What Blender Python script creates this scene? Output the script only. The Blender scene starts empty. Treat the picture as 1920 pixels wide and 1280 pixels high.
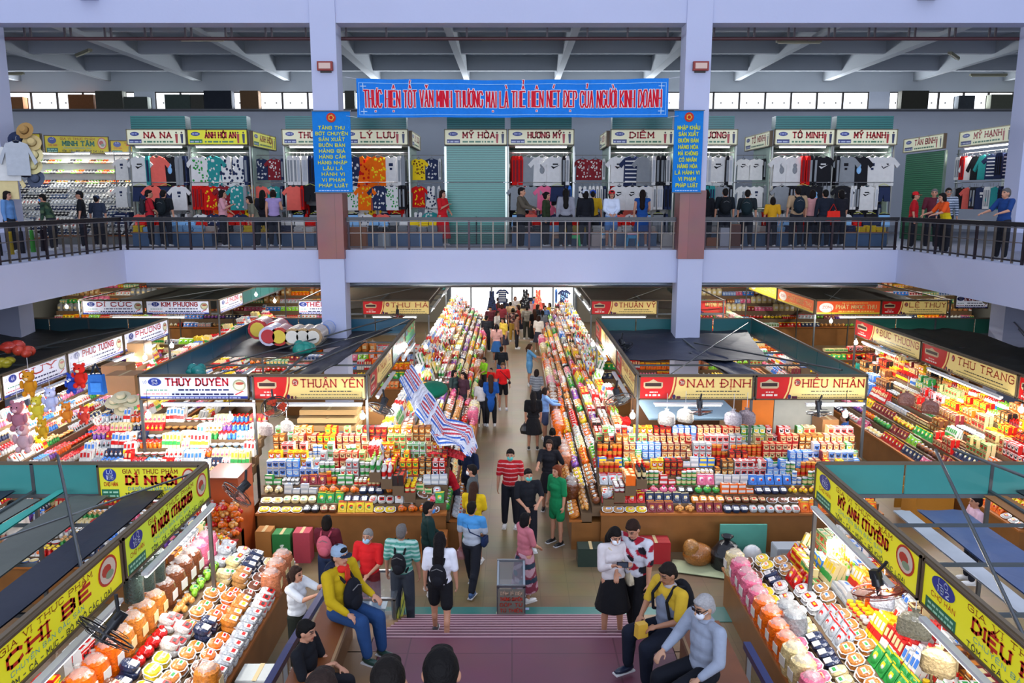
import bpy, math, random, unicodedata
import numpy as np
from mathutils import Vector, Matrix
R = random.Random(7)
SC = bpy.context.scene
COL = SC.collection
# ---------------------------------------------------------------- camera
F = 1493.0; HC = 6.85; TH = math.radians(10.06)
cd = bpy.data.cameras.new('camera'); cd.sensor_width = 36; cd.lens = 36*F/1920; cd.clip_end = 400; cd.clip_start = .1
cam = bpy.data.objects.new('camera', cd); COL.objects.link(cam)
cam.location = (0, 0, HC); cam.rotation_euler = (math.pi/2-TH, 0, 0); SC.camera = cam
# ---------------------------------------------------------------- world, exposure
SC.view_settings.view_transform = 'Standard'; SC.view_settings.look = 'None'
SC.view_settings.exposure = 0.35; SC.view_settings.gamma = 1; SC.view_settings.use_curve_mapping = False
w = bpy.data.worlds.new('sky'); SC.world = w; w.use_nodes = True
bg = w.node_tree.nodes['Background']; bg.inputs[0].default_value = (.70, .78, 1.0, 1); bg.inputs[1].default_value = .85
def area(name, loc, size, power, col=(1, 1, 1), rot=(0, 0, 0)):
    l = bpy.data.lights.new(name, 'AREA'); l.shape = 'RECTANGLE'; l.size, l.size_y = size; l.energy = power; l.color = col
    o = bpy.data.objects.new(name, l); o.location = loc; o.rotation_euler = rot; COL.objects.link(o); return o
# unseen fill light added behind the camera; daylight from the upper strip windows
area('daylight_front', (0, -16, 11), (34, 9), 5200, (.74, .82, 1), (math.radians(92), 0, 0))
area('daylight_strip', (0, 36.9, 11.25), (46, .7), 1300, (.85, .92, 1), (math.radians(-90), 0, 0))
# ---------------------------------------------------------------- pixel <-> world
CT, ST = math.cos(TH), math.sin(TH)
def ray(px, py):
    u = (px-960)/F; v = (640-py)/F
    return Vector((u, CT+v*ST, -ST+v*CT))
def at(px, py, Y):
    d = ray(px, py); t = Y/d.y; return Vector((d.x*t, Y, HC+d.z*t))
def atz(px, py, z):
    d = ray(px, py); t = (z-HC)/d.z; return Vector((d.x*t, d.y*t, z))
def proj(p):
    y, z = p[1], p[2]-HC
    dep = y*CT-z*ST
    return 960+F*p[0]/dep, 640-F*(y*ST+z*CT)/dep, dep

# ---------------------------------------------------------------- colour and materials
def H(s):
    if not isinstance(s, str): return s
    o = []
    for i in (0, 2, 4):
        c = int(s[i:i+2], 16)/255; o.append(c/12.92 if c <= .04045 else ((c+.055)/1.055)**2.4)
    return (o[0], o[1], o[2])
def mk(name, rough=.6, metal=0, var=.12, nscale=6, bump=0, bscale=40, spec=.5, alpha=1, trans=0, voro=0, coat=0):
    m = bpy.data.materials.new(name); m.use_nodes = True; nt = m.node_tree; N = nt.nodes; L = nt.links
    b = N['Principled BSDF']; b.inputs['Roughness'].default_value = rough; b.inputs['Metallic'].default_value = metal
    b.inputs['Specular IOR Level'].default_value = spec; b.inputs['Alpha'].default_value = alpha
    b.inputs['Transmission Weight'].default_value = trans; b.inputs['Coat Weight'].default_value = coat
    a = N.new('ShaderNodeAttribute'); a.attribute_name = 'Col'
    tc = N.new('ShaderNodeTexCoord'); no = N.new('ShaderNodeTexNoise'); no.inputs['Scale'].default_value = nscale
    no.inputs['Detail'].default_value = 4
    L.new(tc.outputs['Object'], no.inputs['Vector'])
    mr = N.new('ShaderNodeMapRange'); mr.inputs[3].default_value = 1-var; mr.inputs[4].default_value = 1+var*.6
    L.new(no.outputs['Fac'], mr.inputs[0])
    vm = N.new('ShaderNodeVectorMath'); vm.operation = 'SCALE'; L.new(a.outputs['Color'], vm.inputs[0]); L.new(mr.outputs[0], vm.inputs['Scale'])
    out = vm.outputs[0]
    if voro:
        vo = N.new('ShaderNodeTexVoronoi'); vo.inputs['Scale'].default_value = voro; L.new(tc.outputs['Object'], vo.inputs['Vector'])
        m2 = N.new('ShaderNodeMapRange'); m2.inputs[3].default_value = .62; m2.inputs[4].default_value = 1.25
        L.new(vo.outputs['Color'], m2.inputs[0])
        v2 = N.new('ShaderNodeVectorMath'); v2.operation = 'SCALE'; L.new(out, v2.inputs[0]); L.new(m2.outputs[0], v2.inputs['Scale']); out = v2.outputs[0]
    L.new(out, b.inputs['Base Color'])
    if bump:
        n2 = N.new('ShaderNodeTexNoise'); n2.inputs['Scale'].default_value = bscale; L.new(tc.outputs['Object'], n2.inputs['Vector'])
        bu = N.new('ShaderNodeBump'); bu.inputs['Strength'].default_value = bump; bu.inputs['Distance'].default_value = .02
        L.new(n2.outputs['Fac'], bu.inputs['Height']); L.new(bu.outputs[0], b.inputs['Normal'])
    return m
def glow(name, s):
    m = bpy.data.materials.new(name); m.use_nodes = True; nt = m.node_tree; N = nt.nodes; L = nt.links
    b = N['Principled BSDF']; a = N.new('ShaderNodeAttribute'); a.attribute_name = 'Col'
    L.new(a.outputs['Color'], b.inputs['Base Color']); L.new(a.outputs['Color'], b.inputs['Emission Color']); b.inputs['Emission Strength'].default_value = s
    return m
M = dict(paint=mk('painted surface', .65), wall=mk('plastered wall', .85, var=.05, nscale=.8, bump=.1, bscale=12), gloss=mk('printed plastic', .3, var=.05),
         carton=mk('printed carton', .45, var=.08, nscale=30), bag=mk('clear bag of goods', .22, var=.3, nscale=25, bump=.7, bscale=30, voro=55, coat=.3),
         foil=mk('foil pouch', .25, var=.15, nscale=20, bump=.6, bscale=16), cloth=mk('cloth', .85, var=.15, nscale=9, bump=.5, bscale=14, spec=.2),
         metal=mk('brushed metal', .35, .85), dark=mk('dark coated metal', .5, .2), skin=mk('skin', .55, var=.06, nscale=12), hair=mk('hair', .75, var=.35, nscale=60, spec=.15, bump=.5, bscale=50),
         wood=mk('varnished wood', .4, var=.35, nscale=3), tarp=mk('tarpaulin', .5, var=.2, nscale=2, bump=.6, bscale=4), sign=mk('sign face', .35, var=.03),
         glass=mk('clear acrylic', .08, alpha=.16, var=.0), smoke=mk('smoked acrylic panel', .3, spec=.2, alpha=.28), tube=glow('lit tube', 9), daylit=glow('frosted pane lit by the sky', 1.6), bulb=glow('lit bulb', 30), sheen=glow('sign box backlight', .22),  # panes emit white to stand for daylight; sign faces glow faintly too
         film=mk('clear film', .15, alpha=.35, bump=.8, bscale=12), net=mk('fan guard', .4, .6, alpha=.55))
def tiles(name, c1, c2, sc):
    m = bpy.data.materials.new(name); m.use_nodes = True; nt = m.node_tree; N = nt.nodes; L = nt.links; b = N['Principled BSDF']
    tc = N.new('ShaderNodeTexCoord'); br = N.new('ShaderNodeTexBrick'); br.offset = 0; br.inputs['Scale'].default_value = sc
    br.inputs['Color1'].default_value = (*H(c1), 1); br.inputs['Color2'].default_value = (*H(c2), 1); br.inputs['Mortar'].default_value = (*[q*.6 for q in H(c1)], 1)
    br.inputs['Mortar Size'].default_value = .008; br.inputs['Brick Width'].default_value = 1; br.inputs['Row Height'].default_value = 1
    L.new(tc.outputs['Object'], br.inputs['Vector'])
    no = N.new('ShaderNodeTexNoise'); no.inputs['Scale'].default_value = 1.3; no.inputs['Detail'].default_value = 6; L.new(tc.outputs['Object'], no.inputs['Vector'])
    mx = N.new('ShaderNodeMix'); mx.data_type = 'RGBA'; mx.blend_type = 'MULTIPLY'; mx.inputs[0].default_value = .5
    L.new(br.outputs['Color'], mx.inputs[6]); L.new(no.outputs['Color'], mx.inputs[7])
    ga = N.new('ShaderNodeHueSaturation'); ga.inputs['Saturation'].default_value = 1; ga.inputs['Value'].default_value = 1.25; L.new(mx.outputs[2], ga.inputs['Color'])
    L.new(ga.outputs[0], b.inputs['Base Color']); b.inputs['Roughness'].default_value = .38
    return m
M['floor'] = tiles('beige floor tiles', '7d694c', '756246', 2.0)
M['stair'] = tiles('red granite', '6a3a48', '643745', .8)
M['granite'] = tiles('column granite', '8a5550', '7d4c48', 1.2)

# ---------------------------------------------------------------- mesh builder
class MB:
    def __init__(s): s.v = []; s.f = []; s.c = []; s.m = []; s.T = None; s.sm = []
    def put(s, vs, fs, col, mat=0, sm=False):
        o = len(s.v)
        if s.T is not None: vs = [s.T @ Vector(p) for p in vs]
        s.v.extend([tuple(p) for p in vs]); col = H(col)
        for f in fs: s.f.append([i+o for i in f]); s.c.append(col); s.m.append(mat); s.sm.append(sm)
        return s
    def box(s, c, d, col, mat=0, rz=0, top=1):
        x, y, z = d[0]/2, d[1]/2, d[2]/2; cs, sn = math.cos(rz), math.sin(rz); vs = []
        for k, t in ((-1, 1), (1, top)):
            for a, b in ((-1, -1), (1, -1), (1, 1), (-1, 1)):
                X, Y = a*x*t, b*y*t; vs.append((c[0]+X*cs-Y*sn, c[1]+X*sn+Y*cs, c[2]+k*z))
        return s.put(vs, [(3, 2, 1, 0), (4, 5, 6, 7), (0, 1, 5, 4), (1, 2, 6, 5), (2, 3, 7, 6), (3, 0, 4, 7)], col, mat)
    def quad(s, a, b, c, d, col, mat=0): return s.put([a, b, c, d], [(0, 1, 2, 3)], col, mat)
    def cyl(s, p0, p1, r0, r1=None, n=8, col='888888', mat=0, cap=True):
        r1 = r0 if r1 is None else r1; p0 = Vector(p0); p1 = Vector(p1); d = (p1-p0).normalized()
        a = d.orthogonal().normalized(); b = d.cross(a); vs = []
        for p, r in ((p0, r0), (p1, r1)):
            for i in range(n):
                t = 2*math.pi*i/n; vs.append(p+a*(r*math.cos(t))+b*(r*math.sin(t)))
        s.put(vs, [(i, (i+1) % n, n+(i+1) % n, n+i) for i in range(n)], col, mat, n > 6)
        if cap: s.put(vs, [list(range(n-1, -1, -1)), list(range(n, 2*n))], col, mat)
        return s
    def tube(s, pts, r, n=6, col='888888', mat=0):
        for i in range(len(pts)-1): s.cyl(pts[i], pts[i+1], r, r, n, col, mat)
        return s
    def lathe(s, prof, col, n=12, mat=0, c=(0, 0, 0), cols=None, sq=0):
        for k in range(len(prof)-1):
            vs = []
            for r, z in (prof[k], prof[k+1]):
                for i in range(n):
                    t = 2*math.pi*i/n; q = 1
                    if sq: q = 1/(abs(math.cos(t))**sq+abs(math.sin(t))**sq)**(1/sq)
                    vs.append((c[0]+r*q*math.cos(t), c[1]+r*q*math.sin(t), c[2]+z))
            s.put(vs, [(i, (i+1) % n, n+(i+1) % n, n+i) for i in range(n)], cols[k] if cols else col, mat, True)
        return s
    def ell(s, c, r, col, nu=10, nv=6, mat=0, up=None):
        vs = []; fs = []
        for j in range(nv+1):
            ph = math.pi*j/nv-math.pi/2
            for i in range(nu):
                t = 2*math.pi*i/nu; vs.append(Vector((r[0]*math.cos(ph)*math.cos(t), r[1]*math.cos(ph)*math.sin(t), r[2]*math.sin(ph))))
        if up is not None: vs = [up @ p for p in vs]
        vs = [p+Vector(c) for p in vs]
        for j in range(nv):
            for i in range(nu):
                a = j*nu+i; b = j*nu+(i+1) % nu; fs.append((a, b, b+nu, a+nu))
        return s.put(vs, fs, col, mat, True)
    def prism(s, poly, y0, y1, col, mat=0, side=None):
        n = len(poly)
        vs = [(x, y0, z) for x, z in poly]+[(x, y1, z) for x, z in poly]
        s.put(vs, [list(range(n)), list(range(2*n-1, n-1, -1))], col, mat)
        return s.put(vs, [(i+n, (i+1) % n+n, (i+1) % n, i) for i in range(n)], side or col, mat)
    def add(s, o, T=None):
        n = len(s.v); s.v.extend([tuple(T @ Vector(p)) for p in o.v] if T is not None else o.v)
        s.f.extend([[i+n for i in f] for f in o.f]); s.c.extend(o.c); s.m.extend(o.m); s.sm.extend(o.sm); return s
    def mesh(s, name, mats):
        me = bpy.data.meshes.new(name)
        me.from_pydata(s.v, [], s.f)
        for m in mats: me.materials.append(M[m])
        if s.f:
            me.polygons.foreach_set('material_index', [min(k, len(mats)-1) for k in s.m]); me.polygons.foreach_set('use_smooth', s.sm)
            at_ = me.color_attributes.new('Col', 'FLOAT_COLOR', 'CORNER')
            ln = np.array([len(f) for f in s.f]); c = np.repeat(np.array([[*q[:3], 1] for q in s.c], dtype=np.float32), ln, axis=0)
            at_.data.foreach_set('color', c.ravel())
        me.update(); return me
def link(name, me, parent=None, loc=None, rz=0):
    o = bpy.data.objects.new(name, me); COL.objects.link(o)
    if parent: o.parent = parent
    if loc is not None: o.location = loc
    if rz: o.rotation_euler = (0, 0, rz)
    return o
def obj(name, mb, mats, parent=None, loc=None, rz=0):
    if isinstance(mats, str): mats = [mats]
    return link(name, mb.mesh(name, mats), parent, loc, rz)
USED = {}
def tag(o, label, cat, group=None):
    USED.setdefault(label, []).append(o.name)
    o['label'] = label; o['category'] = cat
    if group: o['group'] = group
    return o
def thing(name, label, cat, loc=(0, 0, 0), rz=0, group=None):
    return tag(link(name, None, None, loc, rz), label, cat, group)
def struct(name, mb, mats):
    o = obj(name, mb, mats); o['kind'] = 'structure'; return o
def B(c, d, col, **k): return MB().box(c, d, col, **k)
def B2(x0, x1, y0, y1, z0, z1, col, mat=0): return MB().box(((x0+x1)/2, (y0+y1)/2, (z0+z1)/2), (x1-x0, y1-y0, z1-z0), col, mat)

# ---------------------------------------------------------------- stroke lettering
G = {'A': '00 26 40|12 32', 'B': '00 06 36 45 44 33 03|33 42 41 30 00', 'C': '45 36 16 05 01 10 30 41', 'D': '00 06 26 44 42 20 00', 'E': '40 00 06 46|03 33', 'F': '00 06 46|03 33',
     'G': '45 36 16 05 01 10 30 41 43 23', 'H': '00 06|40 46|03 43', 'I': '00 06', 'J': '36 31 20 10 01', 'K': '00 06|46 03 40', 'L': '06 00 40', 'M': '00 06 22 46 40', 'N': '00 06 40 46',
     'O': '10 01 05 16 36 45 41 30 10', 'P': '00 06 36 45 44 33 03', 'Q': '10 01 05 16 36 45 41 30 10|22 40', 'R': '00 06 36 45 44 33 03|23 40', 'S': '45 36 16 05 04 13 33 42 41 30 10 01',
     'T': '06 46|26 20', 'U': '06 01 10 30 41 46', 'V': '06 20 46', 'W': '06 10 24 30 46', 'X': '00 46|06 40', 'Y': '06 23 46|23 20', 'Z': '06 46 00 40', '0': '10 01 05 16 36 45 41 30 10',
     '1': '15 26 20', '2': '05 16 36 45 44 00 40', '3': '06 46 24 43 41 30 10 01', '4': '30 36 02 42', '5': '46 06 03 33 42 41 30 00', '6': '36 16 05 01 10 30 41 42 33 03', '7': '06 46 10',
     '8': '13 04 05 16 36 45 44 33 13 02 01 10 30 41 42 33', '9': '10 30 41 45 36 16 05 04 13 43', '-': '03 33', '.': '00 01', '(': '26 15 11 20', ')': '06 15 11 00', '&': '40 04 05 16 25 24 02 01 10 20 42', ':': '01 02|04 05'}
NAR = {'I': 0, '.': 0, '(': 2, ')': 2, '-': 3, '1': 2, ':': 0}
MARK = {'\u0301': [(1.6, 7.2, 2.6, 8.2)], '\u0300': [(1.4, 8.2, 2.4, 7.2)], '\u0302': [(1, 7, 2, 8), (2, 8, 3, 7)], '\u0306': [(1, 8, 2, 7.1), (2, 7.1, 3, 8)], '\u0303': [(.9, 7.2, 1.7, 8), (1.7, 8, 2.3, 7.3), (2.3, 7.3, 3.1, 8.1)],
        '\u0309': [(1.7, 8.6, 2.6, 8.6), (2.6, 8.6, 2, 7.3)], '\u0323': [(1.7, -1.5, 2.3, -1.5)], '\u031b': [(4, 5.6, 4.8, 6.8)]}
def letters(mb, P, text, u0, v0, hgt, col, wd=.9, th=1.0, serif=False, width=None, mat=0, d=.006, grow=0):
    """stroke lettering; P(u,v,d) -> point; width: fit the text to this width"""
    segs = []; x = 0
    for ch in text.upper():
        if ch == ' ': x += 3.2; continue
        bar = ch == 'Đ'
        if bar: ch = 'D'
        dec = unicodedata.normalize('NFD', ch); b = dec[0]
        if b not in G: x += 3; continue
        wch = NAR.get(b, 4)
        for pl in G[b].split('|'):
            p = [(int(q[0]), int(q[1])) for q in pl.split()]
            for i in range(len(p)-1): segs.append((x+p[i][0], p[i][1], x+p[i+1][0], p[i+1][1]))
            if serif:
                for e, g in ((p[0], p[1]), (p[-1], p[-2])):
                    if e[1] in (0, 6) and g[1] != e[1]: segs.append((x+e[0]-.9, e[1]+(.15 if e[1] == 0 else -.15), x+e[0]+.9, e[1]+(.15 if e[1] == 0 else -.15), .45))
        if bar: segs.append((x-1, 3, x+2, 3))
        n2 = 0
        for m_ in dec[1:]:
            up = 1.4 if (n2 and m_ not in '\u0323\u031b') else 0
            for q in MARK.get(m_, []): segs.append((x+q[0]-(2 if wch == 0 else 0), q[1]+up, x+q[2]-(2 if wch == 0 else 0), q[3]+up, .75))
            if m_ not in '\u0323\u031b': n2 += 1
        x += wch+1.9
    tot = max(x-1.9, 1); k = hgt/6; kx = k*wd if width is None else width/tot
    for sg in segs:
        a, b, c, e = sg[:4]; t = th*(sg[4] if len(sg) > 4 else 1)*k/2+grow
        p0 = Vector((u0+a*kx, v0+b*k)); p1 = Vector((u0+c*kx, v0+e*k)); dd = p1-p0
        if dd.length < 1e-6: dd = Vector((0, .001))
        dn = dd.normalized(); nn = Vector((-dn.y, dn.x)); ex = dn*min(t*.8, t)
        p0 = p0-ex; p1 = p1+ex
        mb.quad(P(*(p0-nn*t), d), P(*(p1-nn*t), d), P(*(p1+nn*t), d), P(*(p0+nn*t), d), col, mat)
    return tot*kx
def rect(mb, P, u0, v0, u1, v1, col, d=.004, mat=0): mb.quad(P(u0, v0, d), P(u1, v0, d), P(u1, v1, d), P(u0, v1, d), col, mat)
def disc(mb, P, u, v, ru, rv, col, d=.006, n=20, mat=0):
    mb.put([P(u+ru*math.cos(2*math.pi*i/n), v+rv*math.sin(2*math.pi*i/n), d) for i in range(n)], [list(range(n))], col, mat)
def polyf(mb, P, pts, col, d=.005, mat=0): mb.put([P(a, b, d) for a, b in pts], [list(range(len(pts)))], col, mat)
def frameP(o, r):
    """o bottom-left corner, r horizontal unit vector to the reader's right; normal = r x up"""
    o = Vector(o); r = Vector(r).normalized(); up = Vector((0, 0, 1)); n = r.cross(up)
    return (lambda u, v, d=0: o+r*u+up*v+n*d), n
def fine(mb, P, u0, u1, v, h, col, d=.006, seed=0):
    """a line of print too fine to read: broken short strokes"""
    q = random.Random(seed+int(u0*97)+int(v*331)); u = u0
    while u < u1:
        l = q.uniform(.5, 2.0)*h*1.2; e = min(u+l, u1); rect(mb, P, u, v, e, v+h*.62, col, d); u = e+h*.45

def sign(kind, o, r, W, Hh, text, label, num='', board=None, sub='', tc=None):
    """one stall sign box. parts: box, frame, face prints, lettering, emblem, picture"""
    o = Vector(o); t = thing('stall_sign', label, 'sign', o)
    Pw, n = frameP((0, 0, 0), r); rv = Vector(r).normalized(); T = 0.10
    def P(u, v, d=0): return Pw(u, v, d)
    face = board or {'tea': 'd9bf74', 'white': 'd8dcec', 'yellow': 'd9d21e', 'up': 'd9d8b8', 'red': 'cc2a1c', 'upy': 'd2d02a'}[kind]
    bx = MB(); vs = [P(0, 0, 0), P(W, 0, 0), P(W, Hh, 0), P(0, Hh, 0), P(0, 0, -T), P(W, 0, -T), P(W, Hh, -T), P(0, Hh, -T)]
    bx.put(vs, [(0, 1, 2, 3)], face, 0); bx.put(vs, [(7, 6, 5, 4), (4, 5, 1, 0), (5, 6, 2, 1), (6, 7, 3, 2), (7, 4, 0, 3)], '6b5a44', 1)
    sb = obj('sign_box', bx, ['sheen', 'paint'], t)  # front face gives off a faint glow of its own colour
    fr = MB(); e = .028
    for a, b, c, d_ in ((0, 0, W, e), (0, Hh-e, W, Hh), (0, 0, e, Hh), (W-e, 0, W, Hh)):
        pts = [P(a, b, .018), P(c, b, .018), P(c, d_, .018), P(a, d_, .018), P(a, b, -.004), P(c, b, -.004), P(c, d_, -.004), P(a, d_, -.004)]
        fr.put(pts, [(0, 1, 2, 3), (4, 5, 1, 0), (5, 6, 2, 1), (6, 7, 3, 2), (7, 4, 0, 3)], '5a4a38' if kind != 'up' else '8d8468')
    obj('frame', fr, 'dark', t)
    le = MB(); em = MB(); sd = len(text)*7+int(abs(o.x)*10)
    if kind == 'tea':
        c = [(0, 0), (W*.25, 0), (W*.285, Hh*.35), (W*.30, Hh*.7), (W*.305, Hh), (0, Hh)]; polyf(em, P, [(a+.015*W, b) for a, b in c[1:5]]+[(W*.33, Hh), (W*.325, Hh*.6), (W*.29, 0)], 'b02a1a', .003)
        polyf(em, P, c, 'd01818', .004)
        u, v = W*.125, Hh*.62; polyf(em, P, [(u-.12*W*.7, v-.08*Hh), (u-.1*W*.7, v-.15*Hh), (u+.1*W*.7, v-.15*Hh), (u+.12*W*.7, v-.08*Hh), (u+.12*W*.7, v+.1*Hh), (u+.05*W*.7, v+.14*Hh), (u, v+.24*Hh), (u-.05*W*.7, v+.14*Hh), (u-.12*W*.7, v+.1*Hh)], 'c9b088', .006)
        rect(em, P, u-.07*W, v-.06*Hh, u+.07*W, v+.08*Hh, '3a2420', .008)
        fine(em, P, u-.03*W, u+.04*W, Hh*.3, Hh*.07, 'f0d8c8', .007, sd); fine(em, P, u-.065*W, u+.075*W, Hh*.16, Hh*.12, 'f4e0d0', .007, sd+1)
        if num: disc(em, P, W*.375, Hh*.72, Hh*.13, Hh*.15, 'b8281e', .006); letters(em, P, num, W*.375-Hh*.07, Hh*.65, Hh*.13, 'f4e8d0', width=Hh*.14, th=1.2, d=.009)
        letters(le, P, text, W*.425, Hh*.53, Hh*.31, tc or 'b5201a', width=W*.545, th=.95, serif=True)
        fine(le, P, W*.5, W*.88, Hh*.33, Hh*.075, '4a4438', .006, sd); fine(le, P, W*.42, W*.93, Hh*.2, Hh*.06, '7a6c48', .006, sd+3); fine(le, P, W*.36, W*.96, Hh*.08, Hh*.055, '7a6c48', .006, sd+5)
        disc(em, P, W*.31, Hh*.13, Hh*.07, Hh*.1, '3c2a58', .007, 8); fine(em, P, W*.33, W*.38, Hh*.06, Hh*.16, '5c2030', .008, sd)
    elif kind == 'white':
        disc(em, P, W*.15, Hh*.74, Hh*.27, Hh*.16, '283c96', .006); letters(em, P, num or '53', W*.15-Hh*.1, Hh*.66, Hh*.16, 'd8dcf4', width=Hh*.2, th=1.2, d=.009)
        letters(em, P, 'LÔ', W*.045, Hh*.69, Hh*.09, '7078a8', width=Hh*.13)
        letters(le, P, text, W*.25, Hh*.6, Hh*.27, tc or 'c01c28', width=W*.56, th=1.4, serif=True)
        fine(le, P, W*.36, W*.82, Hh*.38, Hh*.11, '2a3060', .006, sd); fine(le, P, W*.3, W*.86, Hh*.2, Hh*.11, '2a3060', .006, sd+1)
        fine(le, P, W*.07, W*.26, Hh*.38, Hh*.07, '4a9078', .006, sd+2); fine(le, P, W*.04, W*.27, Hh*.22, Hh*.07, 'c06068', .006, sd+2)
        rect(em, P, e, e, W-e, Hh*.15, '2c3c98', .004); fine(em, P, W*.1, W*.92, Hh*.06, Hh*.08, 'c8ccf0', .006, sd)
        disc(em, P, W*.915, Hh*.6, Hh*.27, Hh*.25, '9a9c80', .005); disc(em, P, W*.915, Hh*.6, Hh*.2, Hh*.18, 'd8d4b0', .006); disc(em, P, W*.92, Hh*.68, Hh*.17, Hh*.06, 'a84a38', .008); polyf(em, P, [(W*.88, Hh*.2), (W*.96, Hh*.36), (W*.94, Hh*.38), (W*.87, Hh*.23)], 'c84038', .007)
    elif kind == 'yellow':
        disc(em, P, W*.12, Hh*.72, W*.065, Hh*.19, '2a3a90', .006); letters(em, P, 'LÔ', W*.095, Hh*.76, Hh*.1, 'd0d8f0', width=W*.05, d=.009); letters(em, P, num, W*.085, Hh*.6, Hh*.12, 'd8e0f8', width=W*.07, th=1.2, d=.009)
        letters(em, P, 'CHỢ HÀN', W*.06, Hh*.4, Hh*.1, 'c8401c', width=W*.13)
        rect(em, P, W*.03, Hh*.06, W*.2, Hh*.3, '1c7050', .005); fine(em, P, W*.045, W*.19, Hh*.19, Hh*.08, 'a8d8b8', .007, sd); fine(em, P, W*.045, W*.19, Hh*.08, Hh*.08, 'a8d8b8', .007, sd+1)
        letters(le, P, 'GIA VỊ THỰC PHẨM', W*.25, Hh*.77, Hh*.11, '982018', width=W*.53, th=1.0, serif=True)
        letters(le, P, text, W*.28, Hh*.45, Hh*.23, tc or 'c8281c', width=W*.48, th=1.9, serif=True)
        letters(le, P, 'CHUYÊN BÁN ĐẶC SẢN', W*.29, Hh*.27, Hh*.09, '48a8b8', width=W*.42, th=.9)
        letters(le, P, sub or 'TÔM - CÁ - MỰC - BÒ KHÔ CÁC LOẠI', W*.26, Hh*.08, Hh*.1, '2c3430', width=W*.64, th=1.2)
        disc(em, P, W*.89, Hh*.6, W*.07, Hh*.32, 'c83820', .005); disc(em, P, W*.89, Hh*.6, W*.058, Hh*.27, 'e0ccb8', .007)
        disc(em, P, W*.88, Hh*.62, W*.035, Hh*.13, 'c04030', .009, 10); disc(em, P, W*.9, Hh*.5, W*.03, Hh*.09, '8aa080', .0095, 9)
    elif kind in ('up', 'upy'):
        disc(em, P, W*.14, Hh*.7, W*.075, Hh*.13, '2c3c8c', .006); fine(em, P, W*.09, W*.19, Hh*.67, Hh*.1, 'b8c0e0', .009, sd)
        rect(em, P, W*.04, Hh*.12, W*.25, Hh*.36, '38407c' if kind == 'up' else '2c8048', .005); fine(em, P, W*.05, W*.24, Hh*.17, Hh*.14, 'c0c8e0', .007, sd)
        letters(le, P, text, W*.3, Hh*.46, Hh*.34, tc or 'c0242c', width=W*min(.5, .09*len(text)), th=1.5, serif=True)
        fine(le, P, W*.29, W*.78, Hh*.16, Hh*.16, '3c7c5c', .006, sd)
        for q, c_ in ((.84, 'b8383c'), (.93, '30385c')):
            disc(em, P, W*q, Hh*.78, Hh*.06, Hh*.06, '584038', .006, 8); polyf(em, P, [(W*q-.05*Hh, Hh*.12), (W*q+.06*Hh, Hh*.12), (W*q+.09*Hh, Hh*.7), (W*q-.09*Hh, Hh*.7)], c_, .005)
    elif kind == 'red':
        disc(em, P, W*.16, Hh*.5, W*.11, Hh*.34, 'e8dcd0', .006); letters(em, P, 'ZON', W*.1, Hh*.46, Hh*.16, 'c83020', width=W*.12, d=.009) if W > 1.8 else None
        rect(em, P, e, e, W-e, Hh*.16, 'd8c030', .004)
        letters(le, P, text, W*.31, Hh*.42, Hh*.26, tc or 'f0d890', width=W*.62, th=1.2); fine(le, P, W*.35, W*.9, Hh*.2, Hh*.12, 'f0d060', .006, sd)
        fine(le, P, W*.4, W*.8, Hh*.8, Hh*.08, 'f0d060', .006, sd)
    obj('lettering', le, 'sign', sb); obj('emblem', em, 'sign', sb)
    return t
# ================================================================ the building
FZ = 5.42; FY = 23.0; LAV = 'b4b9d2'; GX = -11.15; GX2 = 11.1
struct('floor', B2(-24, 24, -2, 50, -.1, 0, '807868'), 'floor')
mz = MB(); mz.add(B2(-26, GX-.01, -2, 50, 4.55, FZ, 'a9aec2')); mz.add(B2(GX2+.01, 26, -2, 50, 4.55, FZ, 'a9aec2')); mz.add(B2(GX-.01, GX2+.01, FY+.3, 50, 4.75, FZ, 'a9aec2'))
struct('floor_upper', mz, 'wall')
struct('trim_1', B2(GX-.3, GX2+.3, FY, FY+.3, 4.5, FZ+.02, LAV), 'wall')
struct('trim_2', B2(GX-.3, GX, -2, FY, 4.5, FZ+.02, LAV), 'wall')
struct('trim_3', B2(GX2, GX2+.3, -2, FY, 4.5, FZ+.02, LAV), 'wall')
struct('trim_4', B2(-26, 26, FY-.15, FY+.45, 11.6, 14.2, LAV), 'wall')          # upper front beam
for n_, xx in enumerate((-5.15, 5.1, -14.6, 14.6)):
    yy = FY-.08
    struct('trim_%d' % (5+n_), B2(xx-.35, xx+.35, yy-.12, yy+.58, 0, 14.2, LAV), 'wall')
    if n_ < 2: struct('trim_%d' % (11+n_), B2(xx-.37, xx+.37, yy-.14, yy+.60, FZ-.22, 7.12, '8a5550'), 'granite')
# upper ceiling with its beams
struct('ceiling', B2(-26, 26, FY-.1, 37.2, 12.75, 12.95, 'a0a6ac'), 'wall')
bm = MB()
for x in (-22, -18, -14, -10, -6, -2, 2, 6, 10, 14, 18, 22):
    d = .34 if x in (-14, -6, 6, 14) else .24
    bm.box((x, 30.2, 12.45), (d, 13.8, .75), 'b0b4b8')
for y in (27, 31, 35): bm.box((0, y, 12.5), (52, .25, .6), 'a6aab0')
struct('trim_20', bm, 'wall')
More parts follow.
